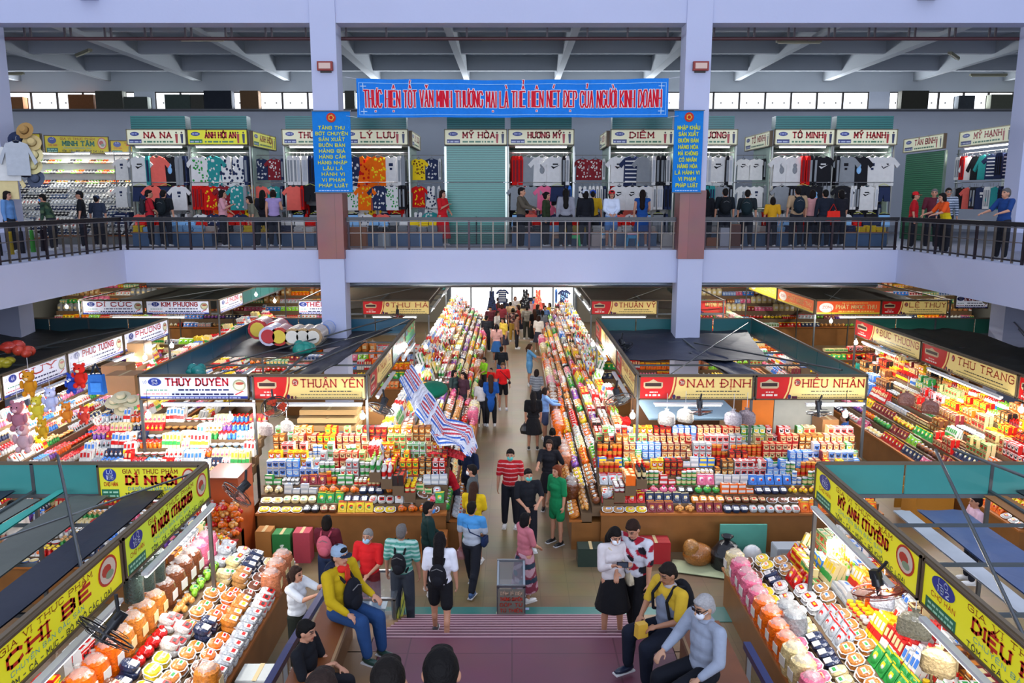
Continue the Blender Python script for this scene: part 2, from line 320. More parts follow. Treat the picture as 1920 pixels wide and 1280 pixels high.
# back wall of the upper floor with its strip of windows
zb, zt = 10.85, 11.62
wb = MB(); wb.add(B2(-26, 26, 37.0, 37.3, FZ, zb, 'c8ccd6')); wb.add(B2(-26, 26, 37.0, 37.3, zt, 12.9, 'c4c8cc'))
piers = [(-26, -23.9), (-16.9, -16.0), (-4.6, -3.4), (3.2, 4.4), (16.0, 16.9), (23.6, 26)]
for a, b in piers: wb.add(B2(a, b, 37.0, 37.3, zb, zt, 'c8ccd6'))
struct('wall_back', wb, 'wall')
spans = [(-23.9, -16.9), (-16.0, -4.6), (-3.4, 3.2), (4.4, 16.0), (16.9, 23.6)]
wn = 0
for a, b in spans:
    k = max(1, round((b-a)/1.2)); s_ = (b-a)/k
    for i in range(k):
        wn += 1; x0 = a+i*s_; m = MB()
        for q in ((x0, x0+.04, zb, zt), (x0+s_-.04, x0+s_, zb, zt), (x0, x0+s_, zb, zb+.04), (x0, x0+s_, zt-.04, zt)): m.add(B2(q[0], q[1], 37.05, 37.15, q[2], q[3], '4a4440'))
        m.cyl((x0+s_*.3, 37.1, zb+.3), (x0+s_*.3, 37.13, zb+.3), .04, n=6, col='505050'); m.cyl((x0+s_*.75, 37.1, zb+.3), (x0+s_*.75, 37.13, zb+.3), .04, n=6, col='505050')
        ro = struct('window_%d' % wn, m, 'dark')
        g_ = MB().quad((x0, 37.12, zb), (x0+s_, 37.12, zb), (x0+s_, 37.12, zt), (x0, 37.12, zt), 'f4f8ff'); obj('window_pane', g_, 'daylit', ro)  # pane glows by itself in place of bright sky behind it
# boxes and bundles stacked behind the windows
for (px0, px1, hh, c, lab) in ((22, 53, .5, '8a5c3a', 'brown carton standing in the far left end of the window strip'), (137, 184, .6, '7c4f30', 'brown carton filling a window pane above the shoe stalls'), (188, 238, .75, '4a4a42', 'dark bundle filling a window pane left of the left wall pier'), (240, 284, .5, '4a4e48', 'grey green bundle beside the left wall pier'),
        (316, 363, .6, '46504a', 'dark green bundle just right of the left wall pier'), (364, 388, .6, '4c4a42', 'olive bundle in the window strip above the left cream stall signs'), (389, 440, .76, '2c3038', 'black sheet covering a pane above the left cream stall signs'), (456, 490, .76, '6a5038', 'brown curtain hanging in the window strip left of the left column'),
        (650, 668, .76, '44443e', 'dark board in the pane just right of the left column'), (1682, 1732, .76, '38362e', 'black board covering a pane right of the right wall pier'), (1788, 1818, .55, '3c4044', 'dark grey box standing in a pane at upper right'), (1848, 1900, .6, '55564a', 'dark tree shaped bundle in the last pane at far right')):
    p0 = at(px0, 205, 36.9); p1 = at(px1, 205, 36.9)
    tag(obj('storage_bundle', B2(p0.x, p1.x, 36.55, 36.98, zb-.02, zb+hh, c), 'cloth'), lab, 'bundle')
tag(obj('window_ledge_shelf', B2(-24, 24, 36.5, 37.0, zb-.08, zb-.02, '6a6a6c'), 'wall'), 'long narrow ledge running under the high strip windows', 'ledge')
# brown pipe with hangers under the upper beam
t = thing('ceiling_pipe', 'long dark red pipe hung on short rods under the upper beam', 'pipe', (0, FY+.55, 11.6))
obj('pipe', MB().cyl((-26, 0, -.28), (26, 0, -.28), .05, n=8, col='4c2c2e'), 'dark', t)
for i in range(46):
    x = -25+i*1.13
    for dx in ((0,) if -5 < x < 5 else (0, .17)): obj('hanger_rod', MB().box((x+dx, 0, -.05), (.05, .05, .5), '3a3034'), 'dark', t) if i < 46 else None
for px, py, rz in ((1390/1, 0, 0),): pass
for (x, y, z, r, lab) in ((-10.2, 27.6, 12.08, 0, 'unlit tube lamp on the ceiling above the left cream stall signs'), (-20.5, 33.6, 11.9, 0, 'unlit tube lamp low on the ceiling at upper far left'), (-.3, 27.6, 12.1, 0, 'unlit tube lamp on the ceiling above the red lettered banner'), (9.6, 28, 12.08, 0, 'unlit tube lamp on the ceiling right of the right column'),
        (16, 30.2, 12.0, .9, 'unlit tube lamp slanting along a ceiling beam at upper right'), (19.5, 34, 11.9, 0, 'unlit tube lamp low on the ceiling at upper far right'), (-15.2, 29.6, 12.0, -.8, 'unlit tube lamp slanting along a ceiling beam at upper left')):
    t = thing('tube_lamp', lab, 'lamp', (x, y, z), r); obj('lamp_housing', B((0, 0, 0), (1.5, .14, .08), '8c8870'), 'paint', t); obj('tube', MB().cyl((-.7, -.03, -.06), (.7, -.03, -.06), .025, n=6, col='cfc8a8'), 'gloss', t)
# floodlights and speakers on the columns and beam
for x, s, lab in ((-5.1, 1, 'red framed floodlight on the left column'), (5.15, -1, 'red framed floodlight on the right column')):
    t = thing('floodlight', lab, 'lamp', (x, FY-.24, 10.45))
    obj('lamp_housing', MB().box((0, -.06, 0), (.42, .12, .24), '8a3028'), 'paint', t); obj('lens', B((0, -.13, 0), (.32, .02, .15), 'c8a898'), 'gloss', t); obj('bracket', B((0, .03, -.14), (.3, .06, .05), '30302c'), 'dark', t)
for px, py, c, lab in ((163, -6, '2c3c9c', 'blue bodied speaker on the upper beam at left'), (1742, -6, '202430', 'black speaker on the upper beam at right')):
    p = at(px, py, FY-.3); t = thing('wall_speaker', lab, 'speaker', p); obj('cabinet', MB().box((0, 0, .1), (.5, .3, .3), c, top=.9), 'gloss', t); obj('grille', MB().box((0, -.16, .1), (.42, .02, .24), '18181c'), 'dark', t); obj('bracket', B((0, .18, .1), (.1, .1, .1), '303030'), 'dark', t)
# main banner
t = thing('cloth_banner', 'wide blue cloth banner with red white-edged lettering hung between the columns', 'banner', (-4.4, 22.6, 9.4))
p00 = at(670, 220, 22.6); p10 = at(1250, 220, 22.6); zt_ = at(668, 147, 22.6).z; zbn = p00.z; W_ = p10.x-p00.x+.02; Hh_ = zt_-zbn
m = MB(); NX = 48; NZ = 5; vs = []
def bz(u, v): return Vector((u, .05*math.sin(u*2.1)+.035*math.sin(u*5+v*3), v+(-.04*math.sin(math.pi*u/W_) if v > .5 else 0)))
for j in range(NZ+1):
    for i in range(NX+1): vs.append(bz(W_*i/NX, Hh_*j/NZ))
fs = [(j*(NX+1)+i, j*(NX+1)+i+1, (j+1)*(NX+1)+i+1, (j+1)*(NX+1)+i) for j in range(NZ) for i in range(NX)]
m.put(vs, fs, '1e78d2', 0, True); m.put([p+Vector((0, .012, 0)) for p in vs], [f[::-1] for f in fs], '1c5ca8', 0, True)
t.location = (p00.x, 22.6, zbn); obj('cloth', m, 'cloth', t)
Pb = lambda u, v, d=0: bz(u, v)+Vector((0, -.012-d, 0))
txt = 'THỰC HIỆN TỐT VĂN MINH THƯƠNG MẠI LÀ THỂ HIỆN NÉT ĐẸP CỦA NGƯỜI KINH DOANH'
m = MB(); letters(m, Pb, txt, .2, Hh_*.27, Hh_*.43, 'e8e0e4', width=W_-.4, th=.52, d=.004, grow=.016); letters(m, Pb, txt, .2, Hh_*.27, Hh_*.43, 'c8142c', width=W_-.4, th=.52, d=.012, grow=.001); obj('lettering', m, 'cloth', t)
m = MB()
for a, b, c, d in ((.06, .06, W_-.06, .075), (.06, Hh_-.12, W_-.06, Hh_-.105), (.06, .06, .075, Hh_-.1), (W_-.075, .06, W_-.06, Hh_-.1)):
    n_ = 24 if c-a > 1 else 1
    for i in range(n_): rect(m, Pb, a+(c-a)*i/n_, b, a+(c-a)*(i+1)/n_, d, '8ec0e8', .006)
for a in (.1, W_-.28):
    for b in (.09, Hh_-.27): rect(m, Pb, a, b+.06, a+.17, b+.08, 'b8d4ec', .007); rect(m, Pb, a+.07, b, a+.09, b+.15, 'b8d4ec', .007)
obj('border', m, 'cloth', t)
m = MB()
for a, b in ((-.32, Hh_), (-.32, 0), (W_+.32, Hh_), (W_+.32, 0)): m.cyl((0 if a < 0 else W_, 0, b), (a, .1, b+.05), .008, n=4, col='c0c0c8')
obj('tie_cord', m, 'cloth', t)
# the two upright banners on the columns
for (x0, x1, y0, y1, lines, lab) in ((591, 656, 208, 361, ['TĂNG THU', 'BỚT CHUYỆN', 'SẢN XUẤT', 'BUÔN BÁN', 'HÀNG GIẢ', 'HÀNG CẤM', 'HÀNG NHẬP', 'LẬU LÀ', 'HÀNH VI', 'VI PHẠM', 'PHÁP LUẬT'], 'upright blue banner with yellow lettering on the left column'),
        (1260, 1320, 207, 361, ['NHẬP KHẨU', 'SẢN XUẤT', 'BUÔN BÁN', 'HÀNG HÓA', 'MÀ KHÔNG', 'CÓ NHÃN', 'HÀNG HÓA', 'LÀ HÀNH VI', 'VI PHẠM', 'PHÁP LUẬT'], 'upright blue banner with yellow lettering on the right column')):
    a = at(x0, y1, 22.72); b = at(x1, y0, 22.72); W_ = b.x-a.x; Hh_ = b.z-a.z; t = thing('column_banner', lab, 'banner', a)
    bzc = lambda u, v: Vector((u, .012*math.sin(v*4)-.01*math.sin(u*6), v)); m = MB(); vs = [bzc(W_*i/6, Hh_*j/12) for j in range(13) for i in range(7)]
    fs = [(j*7+i, j*7+i+1, (j+1)*7+i+1, (j+1)*7+i) for j in range(12) for i in range(6)]; m.put(vs, fs, '1878c8', 0, True); m.put([p+Vector((0, .02, 0)) for p in vs], [f[::-1] for f in fs], '1868b0', 0, True); obj('cloth', m, 'cloth', t)
    Pc = lambda u, v, d=0: bzc(u, v)+Vector((0, -.012-d, 0)); m = MB(); n_ = len(lines); rh = Hh_*.78/n_
    for i, s_ in enumerate(lines): letters(m, Pc, s_, W_*(.5-.042*len(s_)), Hh_*.055+rh*(n_-1-i)+rh*.2, rh*.52, 'c8cc30', width=W_*.084*len(s_), th=1.35)
    fine(m, Pc, W_*.1, W_*.9, Hh_*.02, .035, 'a8c8e8'); obj('lettering', m, 'cloth', t)
    m = MB(); disc(m, Pc, W_*.5, Hh_*.92, .13, .13, 'c03828', .005); disc(m, Pc, W_*.5, Hh_*.92, .085, .085, 'd8b040', .008, 5); disc(m, Pc, W_*.5, Hh_*.92, .05, .05, 'b82820', .011, 8); obj('emblem', m, 'cloth', t)
    m = MB(); m.cyl((-.02, -.02, Hh_), (W_+.02, -.02, Hh_), .015, n=6, col='808890'); m.cyl((-.02, -.02, 0), (W_+.02, -.02, 0), .015, n=6, col='808890'); obj('rod', m, 'metal', t)
# duct under the front beam, back wall, daylight doorway at the end of the aisle
tag(obj('ceiling_duct', MB().cyl((-11, 24.0, 4.36), (11.0, 24.0, 4.36), .11, n=12, col='8c96a0'), 'metal'), 'long grey duct hung under the mezzanine edge', 'duct')
wb = MB(); wb.add(B2(-24, -3.6, 45, 45.3, 0, 4.8, '8c8678')); wb.add(B2(3.6, 24, 45, 45.3, 0, 4.8, '8c8678')); wb.add(B2(-3.6, 3.6, 45, 45.3, 4.7, 4.8, '8c8678')); struct('wall_far', wb, 'wall')
m = MB(); m.add(B2(-3.68, -3.5, 44.9, 45.35, 0, 4.7, '6c747c')); m.add(B2(3.5, 3.68, 44.9, 45.35, 0, 4.7, '6c747c')); m.add(B2(-3.68, 3.68, 44.9, 45.35, 4.6, 4.7, '6c747c')); struct('door_1', m, 'paint')
for k_ in range(6): m = MB(); x_ = -3.5+k_*1.1667; m.add(B2(x_, x_+.05, 45.05, 45.15, 0, 4.6, '9aa0a4')); m.add(B2(x_+1.12, x_+1.1667, 45.05, 45.15, 0, 4.6, '9aa0a4')); ro = struct('window_%d' % (70+k_), m, 'paint'); obj('window_pane', MB().quad((x_, 45.1, 0), (x_+1.1667, 45.1, 0), (x_+1.1667, 45.1, 4.6), (x_, 45.1, 4.6), 'ffffff'), 'daylit', ro)  # glowing panes added across the doorway so it reads as white daylight
struct('ground_outside', B2(-12, 12, 45.3, 70, -.1, -.01, 'd8d6d0'), 'wall')
struct('wall_left', B2(-24.2, -24, -2, 50, 0, 13, 'a8a89c'), 'wall'); struct('wall_right', B2(24, 24.2, -2, 50, 0, 13, 'a8a89c'), 'wall')
# stair up to the camera's landing
st = MB(); N_ST = 10; rs, rn = .15, .33; SY = 12.1
for i in range(N_ST): st.add(B2(-1.72, 1.95, SY-(i+1)*rn, SY-i*rn, 0, (i+1)*rs, '7d5560'))
st.add(B2(-1.6, 1.95, 5.9, SY-N_ST*rn, 0, N_ST*rs, '7d5560'))
for i in range(9): st.add(B2(-2.42, 2.55, 5.9-(i+1)*.222, 5.9-i*.222, 1.2, 1.5+(i+1)*.167, '7d5560'))
st.add(B2(-2.42, 2.55, .8, 3.9, 2.4, 3.003, '7d5560')); struct('stair_steps', st, 'stair')
no = MB()
for i in range(N_ST): no.add(B2(-1.72, 1.95, SY-i*rn-.03, SY-i*rn+.004, (i+1)*rs-.02, (i+1)*rs+.004, 'a58088'))
struct('stair_trim', no, 'paint')
sd_ = MB()
for i in range(N_ST):
    for a_, b_ in ((-2.42, -1.73), (1.96, 2.55)): sd_.add(B2(a_, b_, SY-(i+1)*rn-.02, SY-i*rn, 0, (i+1)*rs-.003, '8a6a48'))
for a_, b_ in ((-2.42, -1.61), (1.96, 2.55)): sd_.add(B2(a_, b_, 5.9, SY-N_ST*rn, 0, N_ST*rs-.003, '8a6a48'))
struct('stair_border', sd_, 'wood')
struct('floor_strip', B2(-2.6, 4.2, SY+.02, SY+.5, 0, .012, '3f7c74'), 'gloss')
def stz(y): return 0 if y > SY else min(N_ST, int((SY-y)/rn)+1)*rs
# benches / rails flanking the stair
def prismx(poly, x0, x1, col, mat=0):
    m = MB(); n = len(poly); vs = [(x0, y, z) for y, z in poly]+[(x1, y, z) for y, z in poly]
    m.put(vs, [list(range(n))[::-1], list(range(n, 2*n))], col, mat); m.put(vs, [(i, (i+1) % n, n+(i+1) % n, n+i) for i in range(n)], col, mat); return m
for lab, xs, pieces, rc in (('left', (-2.34, -1.94), ((5.95, 9.15, 1.5),), -2.55), ('right', (1.95, 2.45), ((5.95, 8.7, 1.5),), 2.6)):
    for (y0, y1, zb_) in pieces:
        t = thing('bench', 'brown varnished wooden bench beside the stair, %s side%s' % (lab, ', lower one on the steps' if y0 > 8.5 else ', on the landing'), 'bench', ((xs[0]+xs[1])/2, (y0+y1)/2, zb_)); w_ = xs[1]-xs[0]; L = y1-y0
        obj('seat', MB().box((0, 0, .43), (w_, L, .05), '7a431e'), 'wood', t); obj('side_panel', MB().box((0, 0, .2), (w_-.08, L-.08, .41), '6e4a2a'), 'wood', t); obj('seat_edge', MB().box((w_/2 if rc < 0 else -w_/2, 0, .43), (.03, L, .06), '9a7a58'), 'wood', t)
    t = thing('handrail', 'blue and grey steel handrail beside the %s stair bench' % lab, 'handrail', (0, 0, 0))
    pr_ = [(10.1, 1.58), (10.1, 1.66), (8.4, 1.84), (5.6, 2.02), (5.6, 1.94), (8.4, 1.76)] if rc < 0 else [(8.1, 1.96), (8.1, 2.04), (5.2, 2.1), (5.2, 2.02)]
    obj('top_rail', prismx(pr_, rc-.04, rc+.04, '222c60'), 'gloss', t)
    for y, a in (((10.0, 1.58), (9.2, 1.66), (8.2, 1.76), (7, 1.84), (5.8, 1.9)) if rc < 0 else ((8.0, 1.97), (6.6, 2.0), (5.3, 2.02))): obj('post', MB().box((rc, y, a/2), (.05, .05, a), '8a9098'), 'metal', t)
# glass display case and the donation box
def case(lab, x0, x1, y0, y1, h, printed, sl=0):
    t = thing('display_case', lab, 'display case', ((x0+x1)/2, (y0+y1)/2, 0)); w_, d_ = x1-x0, y1-y0; m = MB(); r = .02
    fr = '9aa2a8'; h1 = h-sl
    for sx in (-1, 1):
        m.box((sx*(w_/2-r), -d_/2+r, h1/2), (2*r, 2*r, h1), fr); m.box((sx*(w_/2-r), d_/2-r, h/2), (2*r, 2*r, h), fr)
        m.cyl((sx*(w_/2-r), -d_/2+r, h1), (sx*(w_/2-r), d_/2-r, h), .022, n=4, col=fr)
    for y, hh in ((-d_/2+r, h1), (d_/2-r, h)): m.box((0, y, hh), (w_, 2*r, 2*r), fr); m.box((0, y, .03), (w_, 2*r, 2*r), fr)
    for sx in (-1, 1): m.box((sx*(w_/2-r), 0, .03), (2*r, d_, 2*r), fr)
    obj('frame', m, 'metal', t); g = MB()
    for sx in (-1, 1): g.quad((sx*w_*.49, -d_/2, .05), (sx*w_*.49, d_/2, .05), (sx*w_*.49, d_/2, h), (sx*w_*.49, -d_/2, h1), 'c8d4d8')
    g.quad((-w_/2, -d_/2, .05), (w_/2, -d_/2, .05), (w_/2, -d_/2, h1), (-w_/2, -d_/2, h1), 'c8d4d8'); g.quad((-w_/2, -d_/2, h1), (w_/2, -d_/2, h1), (w_/2, d_/2, h), (-w_/2, d_/2, h), 'c0ccd8'); g.quad((-w_/2, d_/2, .05), (w_/2, d_/2, .05), (w_/2, d_/2, h), (-w_/2, d_/2, h), 'c8d4d8')
    obj('glass_panel', g, 'glass', t); obj('base_board', B((0, 0, .03), (w_-.04, d_-.04, .05), '8a8a84'), 'paint', t); return t, w_, d_
t, w_, d_ = case('low empty glass display case with aluminium frame beside the stair foot', -2.75, -1.8, 11.4, 12.4, .78, 1)
m = MB(); Pf, _ = frameP((-w_/2, -d_/2-.008, 0), (1, 0, 0)); rect(m, Pf, w_*.05, .14, w_*.95, .36, 'd8d028', .002); letters(m, Pf, 'GHE HU', w_*.28, .22, .1, 'c03020', width=w_*.6, th=1.1); fine(m, Pf, w_*.5, w_*.9, .165, .04, '207040')
Ps, _ = frameP((w_/2+.008, -d_/2, 0), (0, 1, 0)); rect(m, Ps, d_*.05, .14, d_*.95, .5, 'c8cc40', .002); fine(m, Ps, d_*.1, d_*.9, .3, .08, '286048'); obj('sticker', m, 'sign', t)
tag(obj('plastic_tray', MB().box((-2.3, 12.0, .36), (.5, .35, .1), '7c98b0', top=1.1), 'gloss'), 'blue plastic tray lying inside the glass display case', 'tray')
t, w_, d_ = case('small clear donation box on the teal floor strip at the stair foot', -.25, .22, 12.1, 12.62, .86, 1, .22)
m = MB(); Pf, _ = frameP((-w_/2, -d_/2-.008, 0), (1, 0, 0))
for i, (s_, c) in enumerate((('THÙNG TỪ THIỆN', 'c8a890'), ('THÙNG QUYÊN', 'c83828'), ('GÓP TỪ', 'c83828'), ('TỪ THIỆN', 'c83828'))): letters(m, Pf, s_, w_*.12, .5-i*.1, .055, c, width=w_*.76, th=1.1)
rect(m, Pf, w_*.04, .1, w_*.96, .6, '77746c', -.001); obj('sticker', m, 'sign', t); obj('lid', MB().put([(-w_/2+.02, -d_/2+.02, .645), (w_/2-.02, -d_/2+.02, .645), (w_/2-.02, d_/2-.02, .862), (-w_/2+.02, d_/2-.02, .862)], [(0, 1, 2, 3)], '50565e'), 'smoke', t)
for i in range(7): tag(obj('banknote', B((-.2+.07*i, 12.3+.04*(i % 3), .07+.012*i), (.13, .07, .004), ['b8c8a0', 'c89898', '98a8c8', 'c8b878'][i % 4]), 'carton'), 'folded banknote lying in the clear donation box', 'banknote', 'banknotes in the donation box')

# ---------------------------------------------------------------- upper railing
def railing(p0, p1, lab, n):
    p0 = Vector(p0); p1 = Vector(p1); L = (p1-p0).length; d = (p1-p0).normalized(); a = math.atan2(d.y, d.x)
    t = thing('balcony_railing', lab, 'railing', p0, a)
    obj('handrail', MB().box((L/2, 0, .90), (L, .13, .10), '17161b').box((L/2, -.03, .83), (L, .03, .025), '6c6c70'), 'gloss', t)
    obj('lower_rail', MB().box((L/2, 0, .10), (L, .04, .04), '3a3638').box((L/2, 0, .5), (L, .025, .02), '7c7470'), 'metal', t)
    for i in range(n+1):
        x = .05+(L-.1)*i/n; big = i % 5 == 0
        obj('post', MB().box((x, 0, .45 if big else .47), (.06 if big else .03, .05, .88), '3a3034' if big else '6c6258'), 'metal', t)
    for i in range(n//3): obj('acrylic_panel', MB().box(((i+.5)*L/(n//3), .03, .42), (L/(n//3)-.06, .012, .6), '1c1e26'), 'smoke', t)
    return t
railing((GX, FY+.12, FZ), (-5.55, FY+.12, FZ), 'dark balcony railing with smoked panels left of the left column', 15)
railing((-4.75, FY+.12, FZ), (4.7, FY+.12, FZ), 'dark balcony railing with smoked panels between the two columns', 27)
railing((5.5, FY+.12, FZ), (GX2, FY+.12, FZ), 'dark balcony railing with smoked panels right of the right column', 15)
railing((GX-.12, FY-11, FZ), (GX-.12, FY+.1, FZ), 'dark railing along the left wing of the balcony', 30)
railing((GX2+.12, FY+.1, FZ), (GX2+.12, FY-11, FZ), 'dark railing along the right wing of the balcony', 30)

# ================================================================ booths
TE = '2c6e6c'
def booth(lab, x0, x1, y0, y1, zt, zb, teal, tc=TE, nb=4, zp=None):
    """steel frame of a market booth: posts, roof beams and teal sheet panels on some sides"""
    t = thing('booth_frame', lab, 'market booth', (x0, y0, 0)); w_, d_ = x1-x0, y1-y0
    for x in (0, w_/2, w_):
        for y in (0, d_): obj('post', MB().box((x, y, zt/2), (.05, .05, zt), '707476'), 'metal', t)
    for y in (0, d_): obj('roof_beam', MB().box((w_/2, y, zb+.02), (w_, .06, .06), '5c6264').box((w_/2, y, zt), (w_, .05, .04), '6a5c48'), 'dark', t)
    for x in (0, w_): obj('roof_beam', MB().box((x, d_/2, zb+.02), (.06, d_, .06), '5c6264').box((x, d_/2, zt), (.05, d_, .04), '6a5c48'), 'dark', t)
    for i in range(1, nb): obj('roof_bar', MB().box((w_/2, d_*i/nb, zb+.05), (w_, .04, .04), '4c5254'), 'dark', t)
    obj('roof_bar', MB().box((w_/2, d_/2, zb+.09), (.05, d_, .04), '4c5254'), 'dark', t); obj('roof_bar', MB().cyl((.1, .1, zb+.1), (w_-.1, d_-.1, zt-.1), .015, n=5, col='7c8284'), 'metal', t)
    for sd in teal:
        a, b = {'b': ((0, d_), (w_, d_)), 'f': ((0, 0), (w_, 0)), 'l': ((0, 0), (0, d_)), 'r': ((w_, 0), (w_, d_))}[sd]
        L = math.dist(a, b); n = max(1, round(L/1.25)); ang = math.atan2(b[1]-a[1], b[0]-a[0])
        for i in range(n):
            f = (i+.5)/n; obj('teal_panel', MB().box((a[0]+(b[0]-a[0])*f, a[1]+(b[1]-a[1])*f, (zt+zb)/2), (L/n-.035, .03, zt-zb), tc, rz=ang), 'gloss', t)
    return t
def tubelight(p, L, lab, ax='x', power=22, face=(0, 0, -1)):
    t = thing('tube_light', lab, 'lamp', p, 0 if ax == 'x' else math.pi/2)
    obj('lamp_housing', MB().box((0, 0, .04), (L, .08, .04), 'd0d0d0'), 'paint', t); obj('tube', MB().cyl((-L/2+.03, 0, 0), (L/2-.03, 0, 0), .02, n=6, col='ffffff'), 'tube', t)
    l = bpy.data.lights.new('tube_glow', 'AREA'); l.shape = 'RECTANGLE'; l.size, l.size_y = L, .1; l.energy = power*L*.68; l.color = (1, .97, .93); l.use_shadow = True
    o = link('tube_glow', l, t, (0, 0, -.04)); o.rotation_euler = (0, 0, 0); return t
def bulb(p, lab, power=45, r=.055, hang=.45, col=(1, .96, .9)):
    t = thing('hanging_bulb', lab, 'lamp', p)
    obj('glass_bulb', MB().ell((0, 0, 0), (r, r, r*1.25), 'ffffff', 10, 7), 'bulb', t); obj('socket', MB().cyl((0, 0, r), (0, 0, r+.07), .022, n=6, col='e0e0e0'), 'gloss', t)
    obj('flex', MB().cyl((0, 0, r+.07), (0, 0, r+hang), .006, n=4, col='303030'), 'dark', t)
    l = bpy.data.lights.new('bulb_glow', 'POINT'); l.energy = power; l.shadow_soft_size = r*1.3; l.color = col; link('bulb_glow', l, t, (0, 0, -.09)); return t
def fan(p, lab, az=0, tilt=.9, rim='2a2a2e', blade='3c4450', blade2=None, r=.24, drop=.3):
    """wall fan hung from the sign edge: mount, motor, guard, blades"""
    t = thing('hanging_fan', lab, 'fan', p); t.rotation_euler = (tilt, 0, az)
    obj('motor', MB().cyl((0, .05, 0), (0, .2, 0), .07, .055, n=10, col='1e2024'), 'gloss', t)
    g = MB(); n = 20
    for rr, y in ((r, 0), (r*.98, -.05), (r*.6, -.075), (r*.3, -.085), (r*.7, .05)):
        for i in range(n): a, b = 2*math.pi*i/n, 2*math.pi*(i+1)/n; g.cyl((rr*math.cos(a), y, rr*math.sin(a)), (rr*math.cos(b), y, rr*math.sin(b)), .011 if rr == r else .004, n=4, col=rim, cap=False)
    for i in range(20):
        a = 2*math.pi*i/20; g.cyl((.04*math.cos(a), -.09, .04*math.sin(a)), (r*math.cos(a), -.03, r*math.sin(a)), .0035, n=3, col=rim, cap=False)
    obj('guard', g, 'dark', t); bl = MB()
    for i in range(3):
        a0 = 2*math.pi*i/3; pts = []
        for q, rr in ((-.5, .05), (-.62, r*.85), (.1, r*.92), (.55, r*.7), (.4, .05)): pts.append((rr*math.cos(a0+q), -.02+.03*q, rr*math.sin(a0+q)))
        bl.put(pts, [(0, 1, 2, 3, 4)], blade2 or blade); bl.put([(x, y+.006, z) for x, y, z in pts], [(4, 3, 2, 1, 0)], blade2 or blade)
    obj('blade', bl, 'gloss', t); obj('hub', MB().cyl((0, -.1, 0), (0, .05, 0), .035, n=8, col=blade), 'gloss', t)
    obj('mount', MB().cyl((0, .18, 0), (0, .18+drop*.5, drop*.6), .02, n=6, col='24262a').box((0, .18, 0), (.1, .1, .1), '24262a'), 'dark', t); return t

ZT, ZB = 3.31, 2.8
XS = dict(L=(-7.67, -3.0), R=(2.6, 7.3))
booth('booth frame with white and gold signs left of the centre aisle', -7.67, -3.0, 16, 24, ZT, ZB, 'lb', '22566e', nb=5)
booth('booth frame with twin gold signs right of the centre aisle', 2.6, 7.3, 16, 24, ZT, ZB, 'rb', '1f5f62', nb=5)
booth('booth frame with side signs at the far left', -15.3, -10.5, 14.5, 24, ZT, ZB, 'rbf'[1:2], '26464e', nb=4)
booth('booth frame with gold side signs at the far right', 10.5, 15.3, 14.0, 24, ZT, ZB, 'b', '22604e', nb=4)
booth('near booth frame with yellow signs at lower left', -9.6, -4.5, 4.2, 11.2, 3.05, 2.53, 'b', '3d8a84', nb=6)
booth('near booth frame with yellow signs at lower right', 4.5, 9.6, 4.2, 11.2, 3.05, 2.53, 'b', '3d8a84', nb=6)
booth('back booth frame left of the centre aisle', -7.6, -3.0, 28.4, 36, ZT, ZB, 'b', TE, nb=4)
booth('back booth frame right of the centre aisle', 2.85, 7.6, 28.4, 36, ZT, ZB, 'b', TE, nb=4)
booth('back booth frame at the far left', -15.6, -10.6, 28.5, 37, ZT, ZB, 'br', TE, nb=4)
booth('back booth frame at the far right', 10.95, 15.8, 28.5, 37, ZT, ZB, 'b', '3a3c34', nb=4)
# front signs
def fs(kind, pl, pr, Y, text, label, num='', z0=2.8, z1=3.31, **k):
    a = at(pl, 700, Y); dep = Y*CT+(HC-3.05)*ST; x0 = (pl-960)/F*dep; x1 = (pr-960)/F*dep
    return sign(kind, (x0, Y-.05, z0), (1, 0, 0), x1-x0, z1-z0, text, label, num, **k)
fs('white', 262, 468, 16, 'THÙY DUYÊN', 'white stall sign with red lettering and blue number oval, left of the gold one', '53')
fs('tea', 476, 687, 16, 'THUẬN YÊN', 'gold and red stall sign left of the centre aisle, beside the white sign', '52')
fs('tea', 1197, 1411, 16, 'NAM ĐỊNH', 'gold and red stall sign right of the centre aisle, the left of the twin signs', '30')
fs('tea', 1415, 1623, 16, 'HIẾU NHÂN', 'gold and red stall sign at the right corner of the twin sign booth', '28')
fs('tea', 680, 806, 28.4, 'THU HÀ', 'small gold and red sign on the back booth left of the aisle', '40')
fs('tea', 1108, 1232, 28.4, 'THUẬN VỸ', 'small gold and red sign on the back booth right of the aisle', '39')
fs('white', 155, 270, 28.4, 'DÌ CÚC', 'small white stall sign with red lettering at the back left, left of its twin', '52')
fs('white', 275, 394, 28.4, 'KIM PHƯỢNG', 'small white stall sign with red lettering at the back left, right of its twin', '51')
fs('white', 560, 620, 28.4, 'THIÊN', 'small white stall sign just left of the left column', '45')
fs('tea', 1294, 1361, 28.6, 'QUỲNH NGA', 'small red stall sign with gold lettering just right of the right column', '', board='c02418', tc='e8d080')
fs('red', 1529, 1650, 28.4, 'PHÁT NGỌC THU', 'red and orange stall sign with white oval at the back right', board='cc4a1c')
fs('tea', 1651, 1775, 28.4, 'LỆ THỦY', 'small gold and red stall sign at the back right, right of the orange one', '35')
fs('white', 1790, 1852, 30, 'THIÊN HƯƠNG', 'faded white stall sign hanging beside the right pillar at the back')
